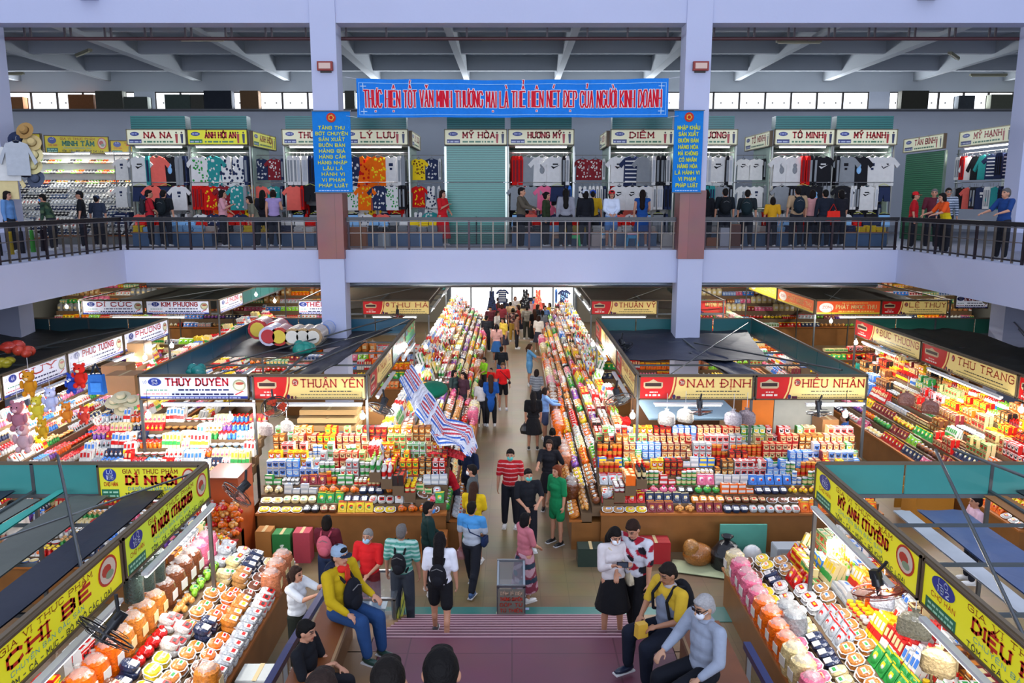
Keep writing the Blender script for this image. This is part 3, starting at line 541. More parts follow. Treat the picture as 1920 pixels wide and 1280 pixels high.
# side signs
def ssn(kind, x, ya, yb, right, text, label, num='', z0=2.8, z1=3.31, **k):
    """sign along the aisle; right=True faces +x"""
    if right: return sign(kind, (x+.05, ya, z0), (0, 1, 0), yb-ya, z1-z0, text, label, num, **k)
    return sign(kind, (x-.05, yb, z0), (0, -1, 0), yb-ya, z1-z0, text, label, num, **k)
ssn('tea', -3.0, 16.05, 19.2, True, 'THUẬN YÊN', 'gold and red side sign facing the centre aisle from the left booth', '52')
ssn('white', -3.0, 19.25, 21.6, True, 'THẢO', 'pale green and white side sign farther along the left booth', board='8ab8b0')
ssn('white', -3.0, 21.65, 23.9, True, 'MAI', 'green side sign at the far end of the left booth', board='3c8c58')
ssn('tea', 2.6, 16.05, 19.0, False, 'NAM ĐỊNH', 'gold and red side sign facing the centre aisle from the right booth', '30')
ssn('tea', 2.6, 19.05, 23.9, False, 'MINH TÂM', 'long gold and red side sign farther along the right booth', '')
ssn('white', -10.5, 21.1, 23.9, True, 'PHƯƠNG', 'white side sign at the far end of the left wing booth', '43')
ssn('white', -10.5, 18.35, 21.05, True, 'PHÚC TƯỜNG', 'white side sign with faded red lettering, middle of the left wing booth', '43')
ssn('white', -10.5, 15.9, 18.3, True, 'QUÝ', 'white side sign with bold short red name on the left wing booth', '44')
ssn('white', -10.5, 14.6, 15.85, True, 'HOA', 'white side sign cut by the left edge of the photo', '45')
ssn('tea', 10.5, 20.0, 23.95, False, 'ĐỨC THƯƠNG', 'gold side sign with red end at the far end of the right wing booth', '27')
ssn('tea', 10.5, 16.05, 19.95, False, 'THU TRANG', 'gold side sign with large red end, middle of the right wing booth', '26')
ssn('tea', 10.5, 14.0, 16.0, False, 'LAN', 'red side sign cut by the right edge of the photo', '25')
ssn('white', -10.6, 28.5, 31.0, True, 'LỆ PHƯƠNG', 'small white side sign on the back left booth')
ssn('red', 10.95, 28.5, 32.5, False, 'PHÁT NGỌC THU', 'orange and red side sign on the back right booth', board='d0602c')
ssn('red', 10.95, 32.6, 36.5, False, 'HƯƠNG', 'yellow green side sign at the far end of the back right booth', board='b8b83c')
# yellow near signs
ssn('yellow', -4.5, 8.55, 11.15, True, 'DÌ NUÔI (THƯƠNG)', 'lime yellow sign with red lettering, far half of the lower left booth side', '186', 2.53, 3.05, board='b8cc30')
ssn('yellow', -4.5, 5.6, 8.5, True, 'CHỊ BÉ', 'yellow sign with large orange red lettering at lower left', '187', 2.53, 3.05)
ssn('yellow', 4.5, 8.1, 11.15, False, 'MỸ ANH (TUYỀN)', 'yellow sign with red lettering, far half of the lower right booth side', '135', 2.53, 3.05)
ssn('yellow', 4.5, 4.6, 8.05, False, 'DIỆU HUYỀN', 'yellow sign with long red name at the lower right corner', '182', 2.53, 3.05)
sign('yellow', (-6.05, 11.1, 2.53), (1, 0, 0), 1.5, .52, 'DÌ NUÔI', 'short yellow sign facing the camera at the corner of the lower left booth', '186', board='c8c428')
# lamps under the signs
for (x, y, z, L, ax, pw, lab) in ((-4.0, 15.8, 2.72, 1.9, 'x', 30, 'lit tube light under the gold sign left of the aisle'), (-6.2, 15.8, 2.72, 1.9, 'x', 26, 'lit tube light under the white sign left of the aisle'), (3.6, 15.8, 2.72, 1.4, 'x', 30, 'lit tube light under the left twin gold sign'), (6.6, 15.8, 2.72, 1.2, 'x', 30, 'lit tube light under the right twin gold sign'),
        (-4.35, 9.9, 2.45, 2.2, 'y', 26, 'lit tube light under the lime yellow sign'), (-4.35, 7.0, 2.45, 2.4, 'y', 26, 'lit tube light under the yellow sign at lower left'), (4.35, 9.7, 2.45, 2.4, 'y', 26, 'lit tube light under the far yellow sign at lower right'), (4.35, 6.6, 2.45, 2.4, 'y', 26, 'lit tube light under the near yellow sign at lower right'),
        (-2.85, 17.6, 2.72, 2.4, 'y', 26, 'lit tube light along the aisle side of the left booth'), (-2.85, 21.6, 2.72, 2.4, 'y', 26, 'lit tube light farther along the aisle side of the left booth'), (2.45, 17.6, 2.72, 2.4, 'y', 26, 'lit tube light along the aisle side of the right booth'), (2.45, 21.6, 2.72, 2.4, 'y', 26, 'lit tube light farther along the aisle side of the right booth'),
        (-10.3, 17.2, 2.72, 2.4, 'y', 32, 'lit tube light under the near white side signs at left'), (-10.3, 21.4, 2.72, 2.4, 'y', 32, 'lit tube light under the far white side signs at left'), (10.3, 17.8, 2.72, 3.0, 'y', 34, 'lit tube light under the gold side signs at right'), (10.3, 22.0, 2.72, 2.0, 'y', 30, 'lit tube light under the far gold side sign at right'),
        (-2.9, 30.5, 2.9, 2.6, 'y', 40, 'lit tube light beside the back left aisle booth'), (2.9, 30.5, 2.9, 2.6, 'y', 40, 'lit tube light beside the back right aisle booth'), (-2.9, 35, 2.9, 2.6, 'y', 40, 'lit tube light deep in the aisle on the left'), (2.9, 35, 2.9, 2.6, 'y', 40, 'lit tube light deep in the aisle on the right'), (-2.9, 40, 2.9, 2.6, 'y', 40, 'lit tube light near the far doorway on the left'), (2.9, 40, 2.9, 2.6, 'y', 40, 'lit tube light near the far doorway on the right'),
        (-4.2, 28.2, 2.72, 1.6, 'x', 26, 'lit tube light under the small gold sign left of the aisle'), (4.0, 28.2, 2.72, 1.6, 'x', 26, 'lit tube light under the small gold sign right of the aisle'), (-13, 28.2, 2.72, 2.6, 'x', 40, 'lit tube light under the small white signs at the back left'), (13, 28.2, 2.72, 2.6, 'x', 40, 'lit tube light under the red and gold signs at the back right'),
        (0, 26.2, 4.6, 3.0, 'x', 40, 'long lit tube light on the mezzanine ceiling over the aisle'), (-8.5, 26.2, 4.6, 2.4, 'x', 110, 'lit tube light on the mezzanine ceiling over the left back goods'), (8.5, 26.2, 4.6, 2.4, 'x', 110, 'lit tube light on the mezzanine ceiling over the right back goods'), (0, 33, 4.6, 3.0, 'x', 60, 'second long tube light on the ceiling deep over the aisle'), (0, 39, 4.6, 3.0, 'x', 60, 'last long tube light on the ceiling before the far doorway'),
        (-8.6, 10.2, 2.3, 1.8, 'y', 18, 'lit tube light inside the lower left booth'), (8.2, 9.6, 2.3, 2.2, 'y', 24, 'lit tube light inside the lower right booth seen through its roof'), (-6.6, 19, 2.6, 2.0, 'y', 20, 'lit tube light inside the left booth seen through its roof'), (5.6, 20, 2.6, 1.8, 'y', 18, 'lit tube light inside the twin sign booth seen through its roof'), (-8.6, 34, 4.3, 3, 'y', 110, 'lit tube light over the goods at the back left'), (9.3, 34, 4.3, 3, 'y', 110, 'lit tube light over the goods at the back right'), (-18, 34, 4.3, 3, 'y', 140, 'lit tube light over the goods at the far left back'), (18, 34, 4.3, 3, 'y', 140, 'lit tube light over the goods at the far right back')):
    tubelight((x, y, z), L, lab, ax, pw)
for px, py, Y, pw, lab in ((278, 778, 15.6, 50, 'bare lit bulb below the white front sign, left one'), (432, 782, 15.4, 55, 'bare lit bulb below the white front sign, right one'), (680, 780, 15.5, 60, 'bright lit bulb below the gold sign left of the aisle'), (1186, 779, 15.5, 60, 'bright lit bulb at the left end of the twin gold signs'), (1585, 777, 15.4, 60, 'bright lit bulb at the right end of the twin gold signs'),
        (272, 670, 20.6, 60, 'bright lit bulb below the white side signs at left'), (322, 648, 22.3, 50, 'lit bulb below the far end of the white side signs'), (385, 955, 11.6, 60, 'bright lit bulb beside the corner of the lime yellow sign'), (1563, 1018, 11.9, 90, 'bright lit bulb at the corner of the lower right booth'), (760, 648, 21.5, 50, 'lit bulb beside the aisle sign of the left booth'), (798, 650, 22.5, 50, 'second lit bulb beside the aisle sign of the left booth'),
        (1112, 645, 22.0, 50, 'lit bulb beside the aisle sign of the right booth'), (1135, 660, 21.0, 50, 'second lit bulb beside the aisle sign of the right booth'), (480, 552, 30, 60, 'lit bulb above the goods at the back left'), (515, 564, 29.5, 60, 'second lit bulb above the goods at the back left'), (1558, 602, 27.5, 50, 'lit bulb below the red and orange sign at the back'), (1605, 642, 23.0, 50, 'lit bulb behind the gold side sign at right'),
        (1915, 768, 15.5, 70, 'bright lit bulb at the right edge of the photo'), (125, 575, 28, 60, 'lit bulb among the baskets at the back left'), (62, 770, 15.8, 60, 'bright lit bulb among the soft toys at left')):
    bulb(at(px, py, Y), lab, pw*.7)
for px, py, Y, az, ti, rim, bl, b2, r, lab in ((515, 762, 15.5, .5, .5, '2a2a2e', '3a3a3e', 'd04020', .27, 'red bladed black fan below the gold sign left of the aisle'), (715, 765, 15.4, -.5, .9, '303236', '50585c', None, .27, 'grey fan at the aisle corner of the left booth'), (1160, 748, 15.6, .4, .9, '303236', '50585c', None, .27, 'grey fan at the aisle corner of the right booth'), (1312, 770, 15.5, 0, 1.3, '2a2a2e', '602820', 'a03828', .25, 'black and red fan under the left twin gold sign'),
        (1535, 772, 15.5, 0, 1.35, '2c2e34', '3a4040', None, .24, 'black fan under the right twin gold sign'), (200, 1185, 7.3, -.7, .75, '1c1c20', '2c2c30', None, .3, 'black wall fan with round guard at the lower left'), (1648, 1105, 8.6, .6, 1.25, '7c2c1c', '2c2c30', 'a05030', .3, 'brown rimmed fan hanging under the lower right yellow sign'), (445, 925, 11.6, -.7, .6, '2c2a2c', '6c3828', '8a4030', .26, 'dark fan beside the corner of the lime yellow sign'),
        (745, 655, 21.5, -.6, .9, '26282c', '3c4044', None, .24, 'small dark fan beside the aisle side sign at left'), (1170, 650, 20.5, .6, .9, '26282c', '3c4044', None, .24, 'small dark fan beside the aisle side sign at right'), (745, 592, 27.6, 0, 1.2, '3c2a2c', 'a03030', 'b03028', .25, 'small red fan under the small gold sign left of the aisle')):
    fan(at(px, py, Y), lab, az, ti, rim, bl, b2, r)
# ================================================================ people
SKIN = 'b98468'
def basis(d, hint=(0, 0, 1)):
    d = Vector(d).normalized(); x = d.cross(Vector(hint))
    if x.length < 1e-3: x = d.cross(Vector((0, 1, 0)))
    x.normalize(); return x, d, x.cross(d)
def caps(mb, a, b, ra, rb, n=10):
    a = Vector(a); b = Vector(b); mb.cyl(a, b, ra, rb, n, 'ffffff'); mb.ell(a, (ra,)*3, 'ffffff', 8, 6); mb.ell(b, (rb,)*3, 'ffffff', 8, 6)
def remesh(mb, name, vox, mat, colf, smooth=2, parent=None):
    me = mb.mesh('tmp', ['paint']); o = bpy.data.objects.new('tmp', me); COL.objects.link(o)
    r = o.modifiers.new('r', 'REMESH'); r.mode = 'VOXEL'; r.voxel_size = vox; r.use_smooth_shade = True
    if smooth: s_ = o.modifiers.new('s', 'SMOOTH'); s_.iterations = smooth; s_.factor = .5
    dg = bpy.context.evaluated_depsgraph_get(); ev = o.evaluated_get(dg); me2 = bpy.data.meshes.new_from_object(ev)
    bpy.data.objects.remove(o); bpy.data.meshes.remove(me)
    for a in list(me2.color_attributes): me2.color_attributes.remove(a)
    n = len(me2.vertices); co = np.empty(n*3, dtype=np.float32); me2.vertices.foreach_get('co', co); co = co.reshape(-1, 3)
    c = colf(co) if callable(colf) else np.tile(np.array(H(colf)), (n, 1))
    at_ = me2.color_attributes.new('Col', 'FLOAT_COLOR', 'POINT'); at_.data.foreach_set('color', np.hstack([c, np.ones((n, 1))]).astype(np.float32).ravel())
    me2.materials.clear(); me2.materials.append(M[mat]); me2.name = name
    me2.polygons.foreach_set('use_smooth', [True]*len(me2.polygons))
    return link(name, me2, parent)
def pat(kind, c1, c2=None, c3=None):
    a = np.array(H(c1)); b = np.array(H(c2 or c1)); e = np.array(H(c3 or c2 or c1))
    def f(co):
        n = len(co)
        if kind == 'plain': return np.tile(a, (n, 1))
        if kind == 'stripe': k = (np.mod(co[:, 2]*15, 1) < .4); return np.where(k[:, None], b, a)
        if kind == 'thin': k = (np.mod(co[:, 2]*11, 1) < .22); return np.where(k[:, None], b, a)
        if kind == 'blot':
            v = np.sin(co[:, 0]*27+3*np.sin(co[:, 2]*13))+np.sin(co[:, 2]*31+2*np.sin(co[:, 1]*17+co[:, 0]*9)); u = np.sin(co[:, 0]*19+1.3)*np.sin(co[:, 2]*23+.7)
            r = np.tile(a, (n, 1)); r[v > .35] = b; r[(u > .45)] = e; return r
        if kind == 'yoke': k = co[:, 2] > c3y[0]; return np.where(k[:, None], b, a)
    return f
c3y = [1.2]
ARMS = dict(rest=((.16, .0, -1), (.06, .18, -1)), fold=((.12, .1, -1), (-.8, .75, .15)), phone=((.12, .3, -1), (-.35, .8, .45)), reach=((.1, .75, -.65), (0, 1, -.15)), point=((.1, 1, -.2), (0, 1, .1)),
            thigh=((.18, .3, -1), (-.12, .95, -.45)), hip=((.5, -.1, -1), (-.5, .3, -.6)), bag=((.1, .05, -1), (.02, .1, -1)), rail=((.3, .5, -.8), (-.1, .9, -.25)), lap=((.25, .35, -1), (-.55, .8, -.3)), front=((.1, .25, -1), (-.45, .7, -.45)))
NP = [0]
def person(label, x, y, z0=0, face=0, ht=1.66, top=('plain', 'c02020'), bottom=('trousers', '22242c'), hair=('short', '1a1614'), arms=('rest', 'rest'), legs=(0, 0, 0, 0), seat=None, lean=0, head=(0, 0), sleeve=.45, build=1.07, fem=False,
           mask=None, cap=None, vox=.014, shoes='e0e0e0', skin=SKIN, group=None, socks=None, glasses=False, shirtlen=0):
    NP[0] += 1; s = ht/1.65
    root = thing('person', label, 'person', (0, 0, 0), 0, group)
    X = Vector((1, 0, 0)); hz = .88
    sw = (.165 if fem else .185)*build
    up = Vector((0, math.sin(lean), math.cos(lean)))
    # legs
    J = {}; hip0 = Vector((0, 0, 0))
    for i, sd in enumerate((-1, 1)):
        a, b = math.radians(legs[2*i]), math.radians(legs[2*i+1]); sp = .06 if seat is None else .16
        h = Vector((sd*.085, 0, 0)); k = h+Vector((sd*sp*.42, math.sin(a)*.42, -math.cos(a)*.42)); an = k+Vector((sd*.01, math.sin(a-b)*.40, -math.cos(a-b)*.40))
        J['h%d' % i], J['k%d' % i], J['a%d' % i] = h, k, an
    low = min(J['a0'].z, J['a1'].z)-.075; off = Vector((0, 0, -low))
    if seat is not None: off = Vector((0, 0, seat/s+.09))
    for k in J: J[k] = J[k]+off
    pel = off.copy(); chest = pel+up*.30; neck = pel+up*.53; shz = pel+up*.475
    yaw, pit = math.radians(head[0]), math.radians(head[1]); hd = up*.8+Vector((0, math.sin(pit), math.cos(pit)))*.6; hd.normalize()
    hc = neck+hd*.115+Vector((0, .02, 0)); hR = Matrix.Rotation(yaw, 3, 'Z') @ Matrix.Rotation(-pit-lean*.3, 3, 'X')
    hands = []
    for i, sd in enumerate((-1, 1)):
        u, f = arms[i] if not isinstance(arms[i], str) else ARMS[arms[i]]
        u = Vector((u[0]*sd, u[1], u[2])).normalized(); f = Vector((f[0]*sd, f[1], f[2])).normalized()
        S = shz+X*sd*sw; E = S+u*.27; Wr = E+f*.24; J['s%d' % i], J['e%d' % i], J['w%d' % i] = S, E, Wr; hands.append((Wr, f, sd))
    # body
    mb = MB(); bw = build; ux = Matrix((X, Vector((0, up.z, -up.y)), up)).transposed()
    def E_(c, r): mb.ell(c, r, 'ffffff', 12, 8, up=ux)
    E_(pel+up*.03, (.145*bw, .105*bw, .12)); E_(pel+up*.17, (.125*bw, .095*bw, .16)); E_(chest, (.15*bw, .1*bw, .17)); E_(pel+up*.42, (.15*bw, .085*bw, .09))
    if fem: mb.ell(chest+X*.06+Vector((0, .06, .03)), (.06, .06, .06), 'ffffff'); mb.ell(chest-X*.06+Vector((0, .06, .03)), (.06, .06, .06), 'ffffff')
    caps(mb, pel+up*.47, hc-hR @ Vector((0, .015, .03)), .055, .048)
    for i, (Wr, f, sd) in enumerate(hands):
        caps(mb, shz+X*sd*sw*.5, J['s%d' % i], .055, .052*bw); caps(mb, J['s%d' % i], J['e%d' % i], .047*bw, .037*bw); caps(mb, J['e%d' % i], Wr, .037*bw, .025)
        w_ = Vector((-sd, 0, 0)); w_ = (w_-f*w_.dot(f)); w_ = (w_.normalized() if w_.length > .2 else Vector((0, 0, -1))); t_ = f.cross(w_).normalized()   # palm normal, thumb side
        if t_.y < 0 and abs(f.y) < .8: t_ = -t_
        elif abs(f.y) >= .8 and t_.z < 0 and False: t_ = -t_
        if abs(f.z) < .6: w_, t_ = Vector((0, 0, -1)), Vector((-sd, 0, 0)); w_ = (w_-f*w_.dot(f)).normalized(); t_ = (t_-f*t_.dot(f)).normalized()
        pc = Wr+f*.05; mb.ell(pc, (.040, .018, .05), 'ffffff', 10, 6, up=Matrix((t_, w_, f)).transposed()); caps(mb, Wr, pc, .024, .022, 8)
        fr = .0085
        for q, (o_, L_) in enumerate(((.028, .072), (.0095, .080), (-.0095, .074), (-.028, .058))):
            b0 = Wr+f*.085+t_*o_; m1 = b0+(f*.85+w_*.35).normalized()*L_*.55+t_*o_*.12; m2 = m1+(f*.5+w_*.8).normalized()*L_*.45
            caps(mb, b0, m1, fr*1.1, fr, 6); caps(mb, m1, m2, fr, fr*.85, 6)
        b0 = Wr+f*.03+t_*.032; m1 = b0+(f*.6+t_*.8+w_*.3).normalized()*.035; caps(mb, b0, m1, .012, .0105, 6); caps(mb, m1, m1+(f*.9+w_*.4).normalized()*.03, .0105, .009, 6)
    for i in (0, 1):
        caps(mb, J['h%d' % i], J['k%d' % i], .082*bw, .052*bw); caps(mb, J['k%d' % i], J['a%d' % i], .05*bw, .034); mb.ell(J['k%d' % i]*.6+J['a%d' % i]*.4+Vector((0, -.02, 0)), (.045, .045, .09), 'ffffff')
        an = J['a%d' % i]; caps(mb, an+Vector((0, -.02, -.045)), an+Vector((0, .13, -.055)), .032, .024, 8)
    hx = lambda v: hc+hR @ Vector(v)
    mb.ell(hx((0, 0, .015)), (.076, .093, .105), 'ffffff', 14, 10, up=hR); mb.ell(hx((0, .03, -.045)), (.055, .062, .065), 'ffffff', 12, 8, up=hR)
    caps(mb, hx((0, .088, .012)), hx((0, .106, -.022)), .009, .014, 6); mb.ell(hx((0, .083, -.055)), (.026, .014, .012), 'ffffff', 8, 5, up=hR); mb.ell(hx((0, .075, -.09)), (.022, .018, .016), 'ffffff', 8, 5, up=hR); mb.ell(hx((0, .078, .032)), (.055, .014, .009), 'ffffff', 8, 5, up=hR)
    for sd in (-1, 1): mb.ell(hx((sd*.08, -.005, -.005)), (.012, .022, .032), 'ffffff', 8, 6, up=hR)
    hRi = np.array(hR.inverted()); hcn = np.array(hc); sk = np.array(H(skin)); NAIL = None
    def bc(co):
        c = np.tile(sk, (len(co), 1)); q = (co-hcn) @ hRi.T
        f_ = q[:, 1] > .05
        c[f_ & (np.abs(q[:, 2]+.056) < .011) & (np.abs(q[:, 0]) < .03)] = sk*np.array([.75, .42, .42])
        ex = np.abs(np.abs(q[:, 0])-.032); c[f_ & (ex < .017) & (np.abs(q[:, 2]-.012) < .008)] = H('2a1c18'); c[f_ & (ex < .021) & (np.abs(q[:, 2]-.036) < .0065)] = H('2c201a')
        return c
    bodyo = remesh(mb, 'body', vox, 'skin', bc, 2, root)
    # top
    def pf(spec): return pat(*spec[:4]) if isinstance(spec, tuple) else spec
    g = .016; mb = MB(); L0 = .0 if not shirtlen else -shirtlen
    E_(pel+up*(.06+L0*.3), (.15*bw+g, .11*bw+g, .11+abs(L0)*.5)); E_(pel+up*.18, (.135*bw+g, .105*bw+g, .15)); E_(chest, (.152*bw+g, .105*bw+g, .17)); E_(pel+up*.42, (.155*bw+g, .085*bw+g, .085))
    if fem: mb.ell(chest+Vector((0, .06, .03)), (.145, .09, .085), 'ffffff')
    caps(mb, pel+up*.42, pel+up*.5, .07, .062)
    for i, sd in enumerate((-1, 1)):
        S, E, Wr = J['s%d' % i], J['e%d' % i], J['w%d' % i]; caps(mb, shz+X*sd*sw*.4, S, .062, .06*bw)
        if sleeve > 0:
            k = min(sleeve, .5)/.5; caps(mb, S, S+(E-S)*k, .056*bw+g*.5, .05*bw+g*.4)
            if sleeve > .5: caps(mb, E, E+(Wr-E)*((sleeve-.5)/.5*.93), .05*bw+g*.2, .036+g*.3)
    dress = bottom[0] == 'dress'
    if dress: mb.lathe([(.0, 0), (.17*bw, 0), (.235*bw, -.5), (0, -.5)], 'ffffff', 14, c=tuple(pel+Vector((0, 0, .06))), cols=None)
    ocl = remesh(mb, 'dress' if dress else 'shirt', max(vox, .015), 'cloth', pf(top), 2, root)
    # bottom
    if not dress:
        mb = MB(); kd = bottom[0]; c = bottom[1] if len(bottom) == 2 else bottom[1:]
        E_(pel+up*.0, (.155*bw, .115*bw, .1))
        if kd in ('trousers', 'shorts'):
            for i in (0, 1):
                h, k, an = J['h%d' % i], J['k%d' % i], J['a%d' % i]
                if kd == 'shorts': caps(mb, h, h+(k-h)*.75, .095*bw, .088*bw)
                else: caps(mb, h, k, .098*bw, .078*bw); caps(mb, k, k+(an-k)*.9, .078*bw, .062); mb.ell(k*.6+an*.4+Vector((0, -.02, 0)), (.066, .066, .12), 'ffffff')
        else:
            L_ = {'skirt': .42, 'longskirt': .68, 'mini': .3}[kd]; mb.lathe([(0, .05), (.14*bw, .05), (.17*bw, -.08), (.24*bw, -L_), (0, -L_)], 'ffffff', 14, c=tuple(pel))
        remesh(mb, kd if kd != 'mini' else 'skirt', max(vox, .015), 'cloth', pf(('plain', c) if isinstance(c, str) else tuple(c)), 2, root)
    # shoes
    for i in (0, 1):
        an = J['a%d' % i]; sm = MB(); sm.ell(an+Vector((0, .05, -.04)), (.045, .135, .038), shoes, 10, 6); sm.ell(an+Vector((0, -.02, -.02)), (.042, .055, .05), shoes, 10, 6); sm.box(tuple(an+Vector((0, .05, -.068))), (.085, .25, .016), 'd8d8d8'); obj('shoe', sm, 'gloss', root)
    # hair
    kd, hcx = hair; mb = MB()
    if kd != 'none':
        mb.ell(hx((0, -.018, .038)), (.086, .098, .098), 'ffffff', 14, 10, up=hR); mb.ell(hx((0, -.055, -.01)), (.076, .062, .085), 'ffffff', 12, 8, up=hR); mb.ell(hx((0, .055, .085)), (.06, .04, .03), 'ffffff', 10, 6, up=hR)
        if kd in ('bob', 'long', 'tail', 'bun'):
            for sd in (-1, 1): mb.ell(hx((sd*.07, -.02, -.02)), (.028, .05, .085), 'ffffff', 10, 8, up=hR)
        if kd == 'bob': mb.ell(hx((0, -.06, -.06)), (.085, .06, .09), 'ffffff', 12, 8, up=hR)
        if kd == 'long': caps(mb, hx((0, -.07, .0)), hx((0, -.12, -.16)), .078, .085); caps(mb, hx((0, -.12, -.16)), pel+up*.26+Vector((0, -.14, 0)), .085, .06); mb.ell(pel+up*.3+Vector((0, -.14, 0)), (.085, .035, .12), 'ffffff')
        if kd == 'tail': caps(mb, hx((0, -.1, .02)), hx((0, -.15, -.05)), .03, .035); caps(mb, hx((0, -.15, -.05)), hx((0, -.13, -.2)), .035, .018)
        if kd == 'bun': mb.ell(hx((0, -.11, .05)), (.045, .045, .045), 'ffffff')
        remesh(mb, 'hair', max(.012, vox*.9), 'hair', hcx, 3, root)
    if cap:
        m = MB(); c1, c2 = cap; m.lathe([(.094, -.01), (.096, .02), (.085, .065), (.05, .09), (0, .1)], c1, 14, c=(0, -.01, .035)); 
        pts = [(-.075, .075), (-.06, .13), (0, .165), (.06, .13), (.075, .075)]; m.put([(a, b, .035) for a, b in pts]+[(a, b, .025) for a, b in pts], [(0, 1, 2, 3, 4), (9, 8, 7, 6, 5), (1, 0, 5, 6), (2, 1, 6, 7), (3, 2, 7, 8), (4, 3, 8, 9)], c2)
        m2 = MB(); m2.add(m, Matrix.Translation(hc) @ hR.to_4x4()); obj('cap', m2, 'cloth', root)
    if mask:
        m = MB(); m.ell((0, 0, 0), (.062, .045, .05), mask, 12, 8); m2 = MB(); m2.add(m, Matrix.Translation(hx((0, .066, -.045))) @ hR.to_4x4())
        for sd in (-1, 1): m2.cyl(hx((sd*.055, .07, -.04)), hx((sd*.085, 0, 0)), .003, n=4, col=mask)
        obj('face_mask', m2, 'cloth', root)
    if glasses:
        m = MB()
        for sd in (-1, 1): m.box((sd*.033, .098, .012), (.048, .006, .034), '15151a'); m.box((sd*.078, .05, .016), (.005, .1, .006), '202020')
        m2 = MB(); m2.add(m, Matrix.Translation(hc) @ hR.to_4x4()); obj('glasses', m2, 'gloss', root)
    root.location = (x, y, z0); root.rotation_euler = (0, 0, math.radians(face+180)); root.scale = (s, s, s)
    Rm = Matrix.Translation((x, y, z0)) @ Matrix.Rotation(math.radians(face+180), 4, 'Z') @ Matrix.Scale(s, 4)
    return dict(root=root, J={k: Rm @ v for k, v in J.items()}, chest=Rm @ chest, head=Rm @ hc, M=Rm, up=up, pel=pel, neck=neck)
def backpack(P, label, col, strap='18181c', front=False, size=1.0, sag=0):
    t = thing('backpack', label, 'bag'); t.matrix_world = P['M']; sg = 1 if front else -1; pel, up = P['pel'], P['up']
    c = pel+up*(.28-sag)+Vector((0, sg*.185, 0)); m = MB(); m.ell(c, (.14*size, .075*size, .2*size), col, 12, 10); m.ell(c+Vector((0, sg*.05, -.07)), (.1*size, .045, .1*size), col, 10, 8); bb_ = obj('bag_body', m, 'cloth', t)
    for sd in (-1, 1):
        m = MB(); m.tube([c+Vector((sd*.07, -sg*.04, .16*size)), pel+up*.5+Vector((sd*.1, sg*-.02, .03)), pel+up*.40+Vector((sd*.12, -sg*.14, 0)), pel+up*.2+Vector((sd*.14, -sg*.11, 0)), c+Vector((sd*.1, -sg*.04, -.15))], .017, 6, strap); obj('strap', m, 'cloth', t)
    m = MB(); m.tube([c+Vector((-.08, sg*.07, .1)), c+Vector((0, sg*.085, .14)), c+Vector((.08, sg*.07, .1))], .006, 4, '707070'); obj('zip', m, 'gloss', bb_)
    t.location = t.matrix_world.translation; return t
def shoulder_bag(P, label, col, side=1, dy=.05, sz=1.0, low=0):
    t = thing('shoulder_bag', label, 'bag'); t.matrix_world = P['M']; pel, up = P['pel'], P['up']
    c = pel+Vector((side*.22, dy, .06-low)); m = MB(); m.ell(c, (.05, .12*sz, .1*sz), col, 10, 8); m.box(tuple(c+Vector((0, 0, .02))), (.07, .19*sz, .14*sz), col, top=.9); obj('bag_body', m, 'cloth', t)
    m = MB(); m.tube([c+Vector((0, .05, .08)), pel+up*.3+Vector((side*.1, .14, 0)), pel+up*.47+Vector((-side*.1, .06, .02)), pel+up*.5+Vector((-side*.11, -.04, 0)), pel+up*.28+Vector((side*.02, -.14, 0)), c+Vector((0, -.05, .08))], .011, 5, col); obj('strap', m, 'cloth', t); return t
def carrybag(p, label, col, sz=.2, mat='film'):
    t = thing('carrier_bag', label, 'bag', p); m = MB(); m.lathe([(0, -sz*1.6), (sz*.6, -sz*1.55), (sz*.75, -sz*1.1), (sz*.5, -sz*.55), (sz*.12, -sz*.3)], col, 10, sq=3); obj('bag_body', m, mat, t)
    m = MB(); 
    for s_ in (-1, 1): m.tube([(s_*sz*.25, 0, -sz*.4), (s_*sz*.1, 0, -.02), (0, 0, 0)], .008, 5, col)
    obj('handle', m, 'cloth', t); return t
# ================================================================ goods
CN = {'red': 'c81410', 'white': 'd8d6d0', 'cream': 'dcc890', 'yellow': 'ecc81e', 'orange': 'f06a08', 'green': '2c9440', 'lime': '8ccc34', 'blue': '3a78cc', 'navy': '26304e', 'brown': '6e3c20', 'black': '1e1e22', 'pink': 'e06888', 'purple': '7c4ca8', 'tan': 'b88448', 'silver': 'b4b8bc', 'teal': '2c8c88', 'magenta': 'd43c84', 'maroon': '7c2028', 'amber': 'cc7a28', 'sky': '8cbce4', 'grey': '8a8e90', 'coral': 'e8685a'}
def C_(n): return CN.get(n, n)
KINDS = {}
def kind(name, cat, w, d, h, mats, tilt=0, parts=()):
    KINDS[name] = dict(name=name, cat=cat, w=w, d=d, h=h, mats=mats, tilt=tilt, cache={}, items=[])
kind('carton_box', 'box', .125, .09, .17, ['carton', 'gloss'])
kind('tea_tin', 'tin', .10, .10, .14, ['gloss', 'metal'])
kind('spice_jar', 'jar', .085, .085, .12, ['gloss', 'gloss'])
kind('sauce_bottle', 'bottle', .07, .07, .24, ['gloss', 'gloss'])
kind('snack_pouch', 'packet', .17, .09, .22, ['foil', 'foil'], -.5)
kind('tray_pack', 'food pack', .21, .17, .055, ['bag', 'gloss'], .38)
kind('bulk_bag', 'bag of food', .27, .27, .36, ['bag', 'film'])
kind('candy_bag', 'bag of sweets', .17, .16, .13, ['bag', 'foil'], .25)
kind('long_box', 'box', .075, .06, .30, ['carton', 'gloss'], -.35)
kind('dried_food_pack', 'food pack', .16, .20, .08, ['bag', 'carton'], .38)
kind('dried_fruit_mound', 'bag of fruit', .20, .18, .15, ['bag', 'film'])
kind('souvenir_figurine', 'souvenir', .09, .08, .16, ['gloss', 'gloss'])
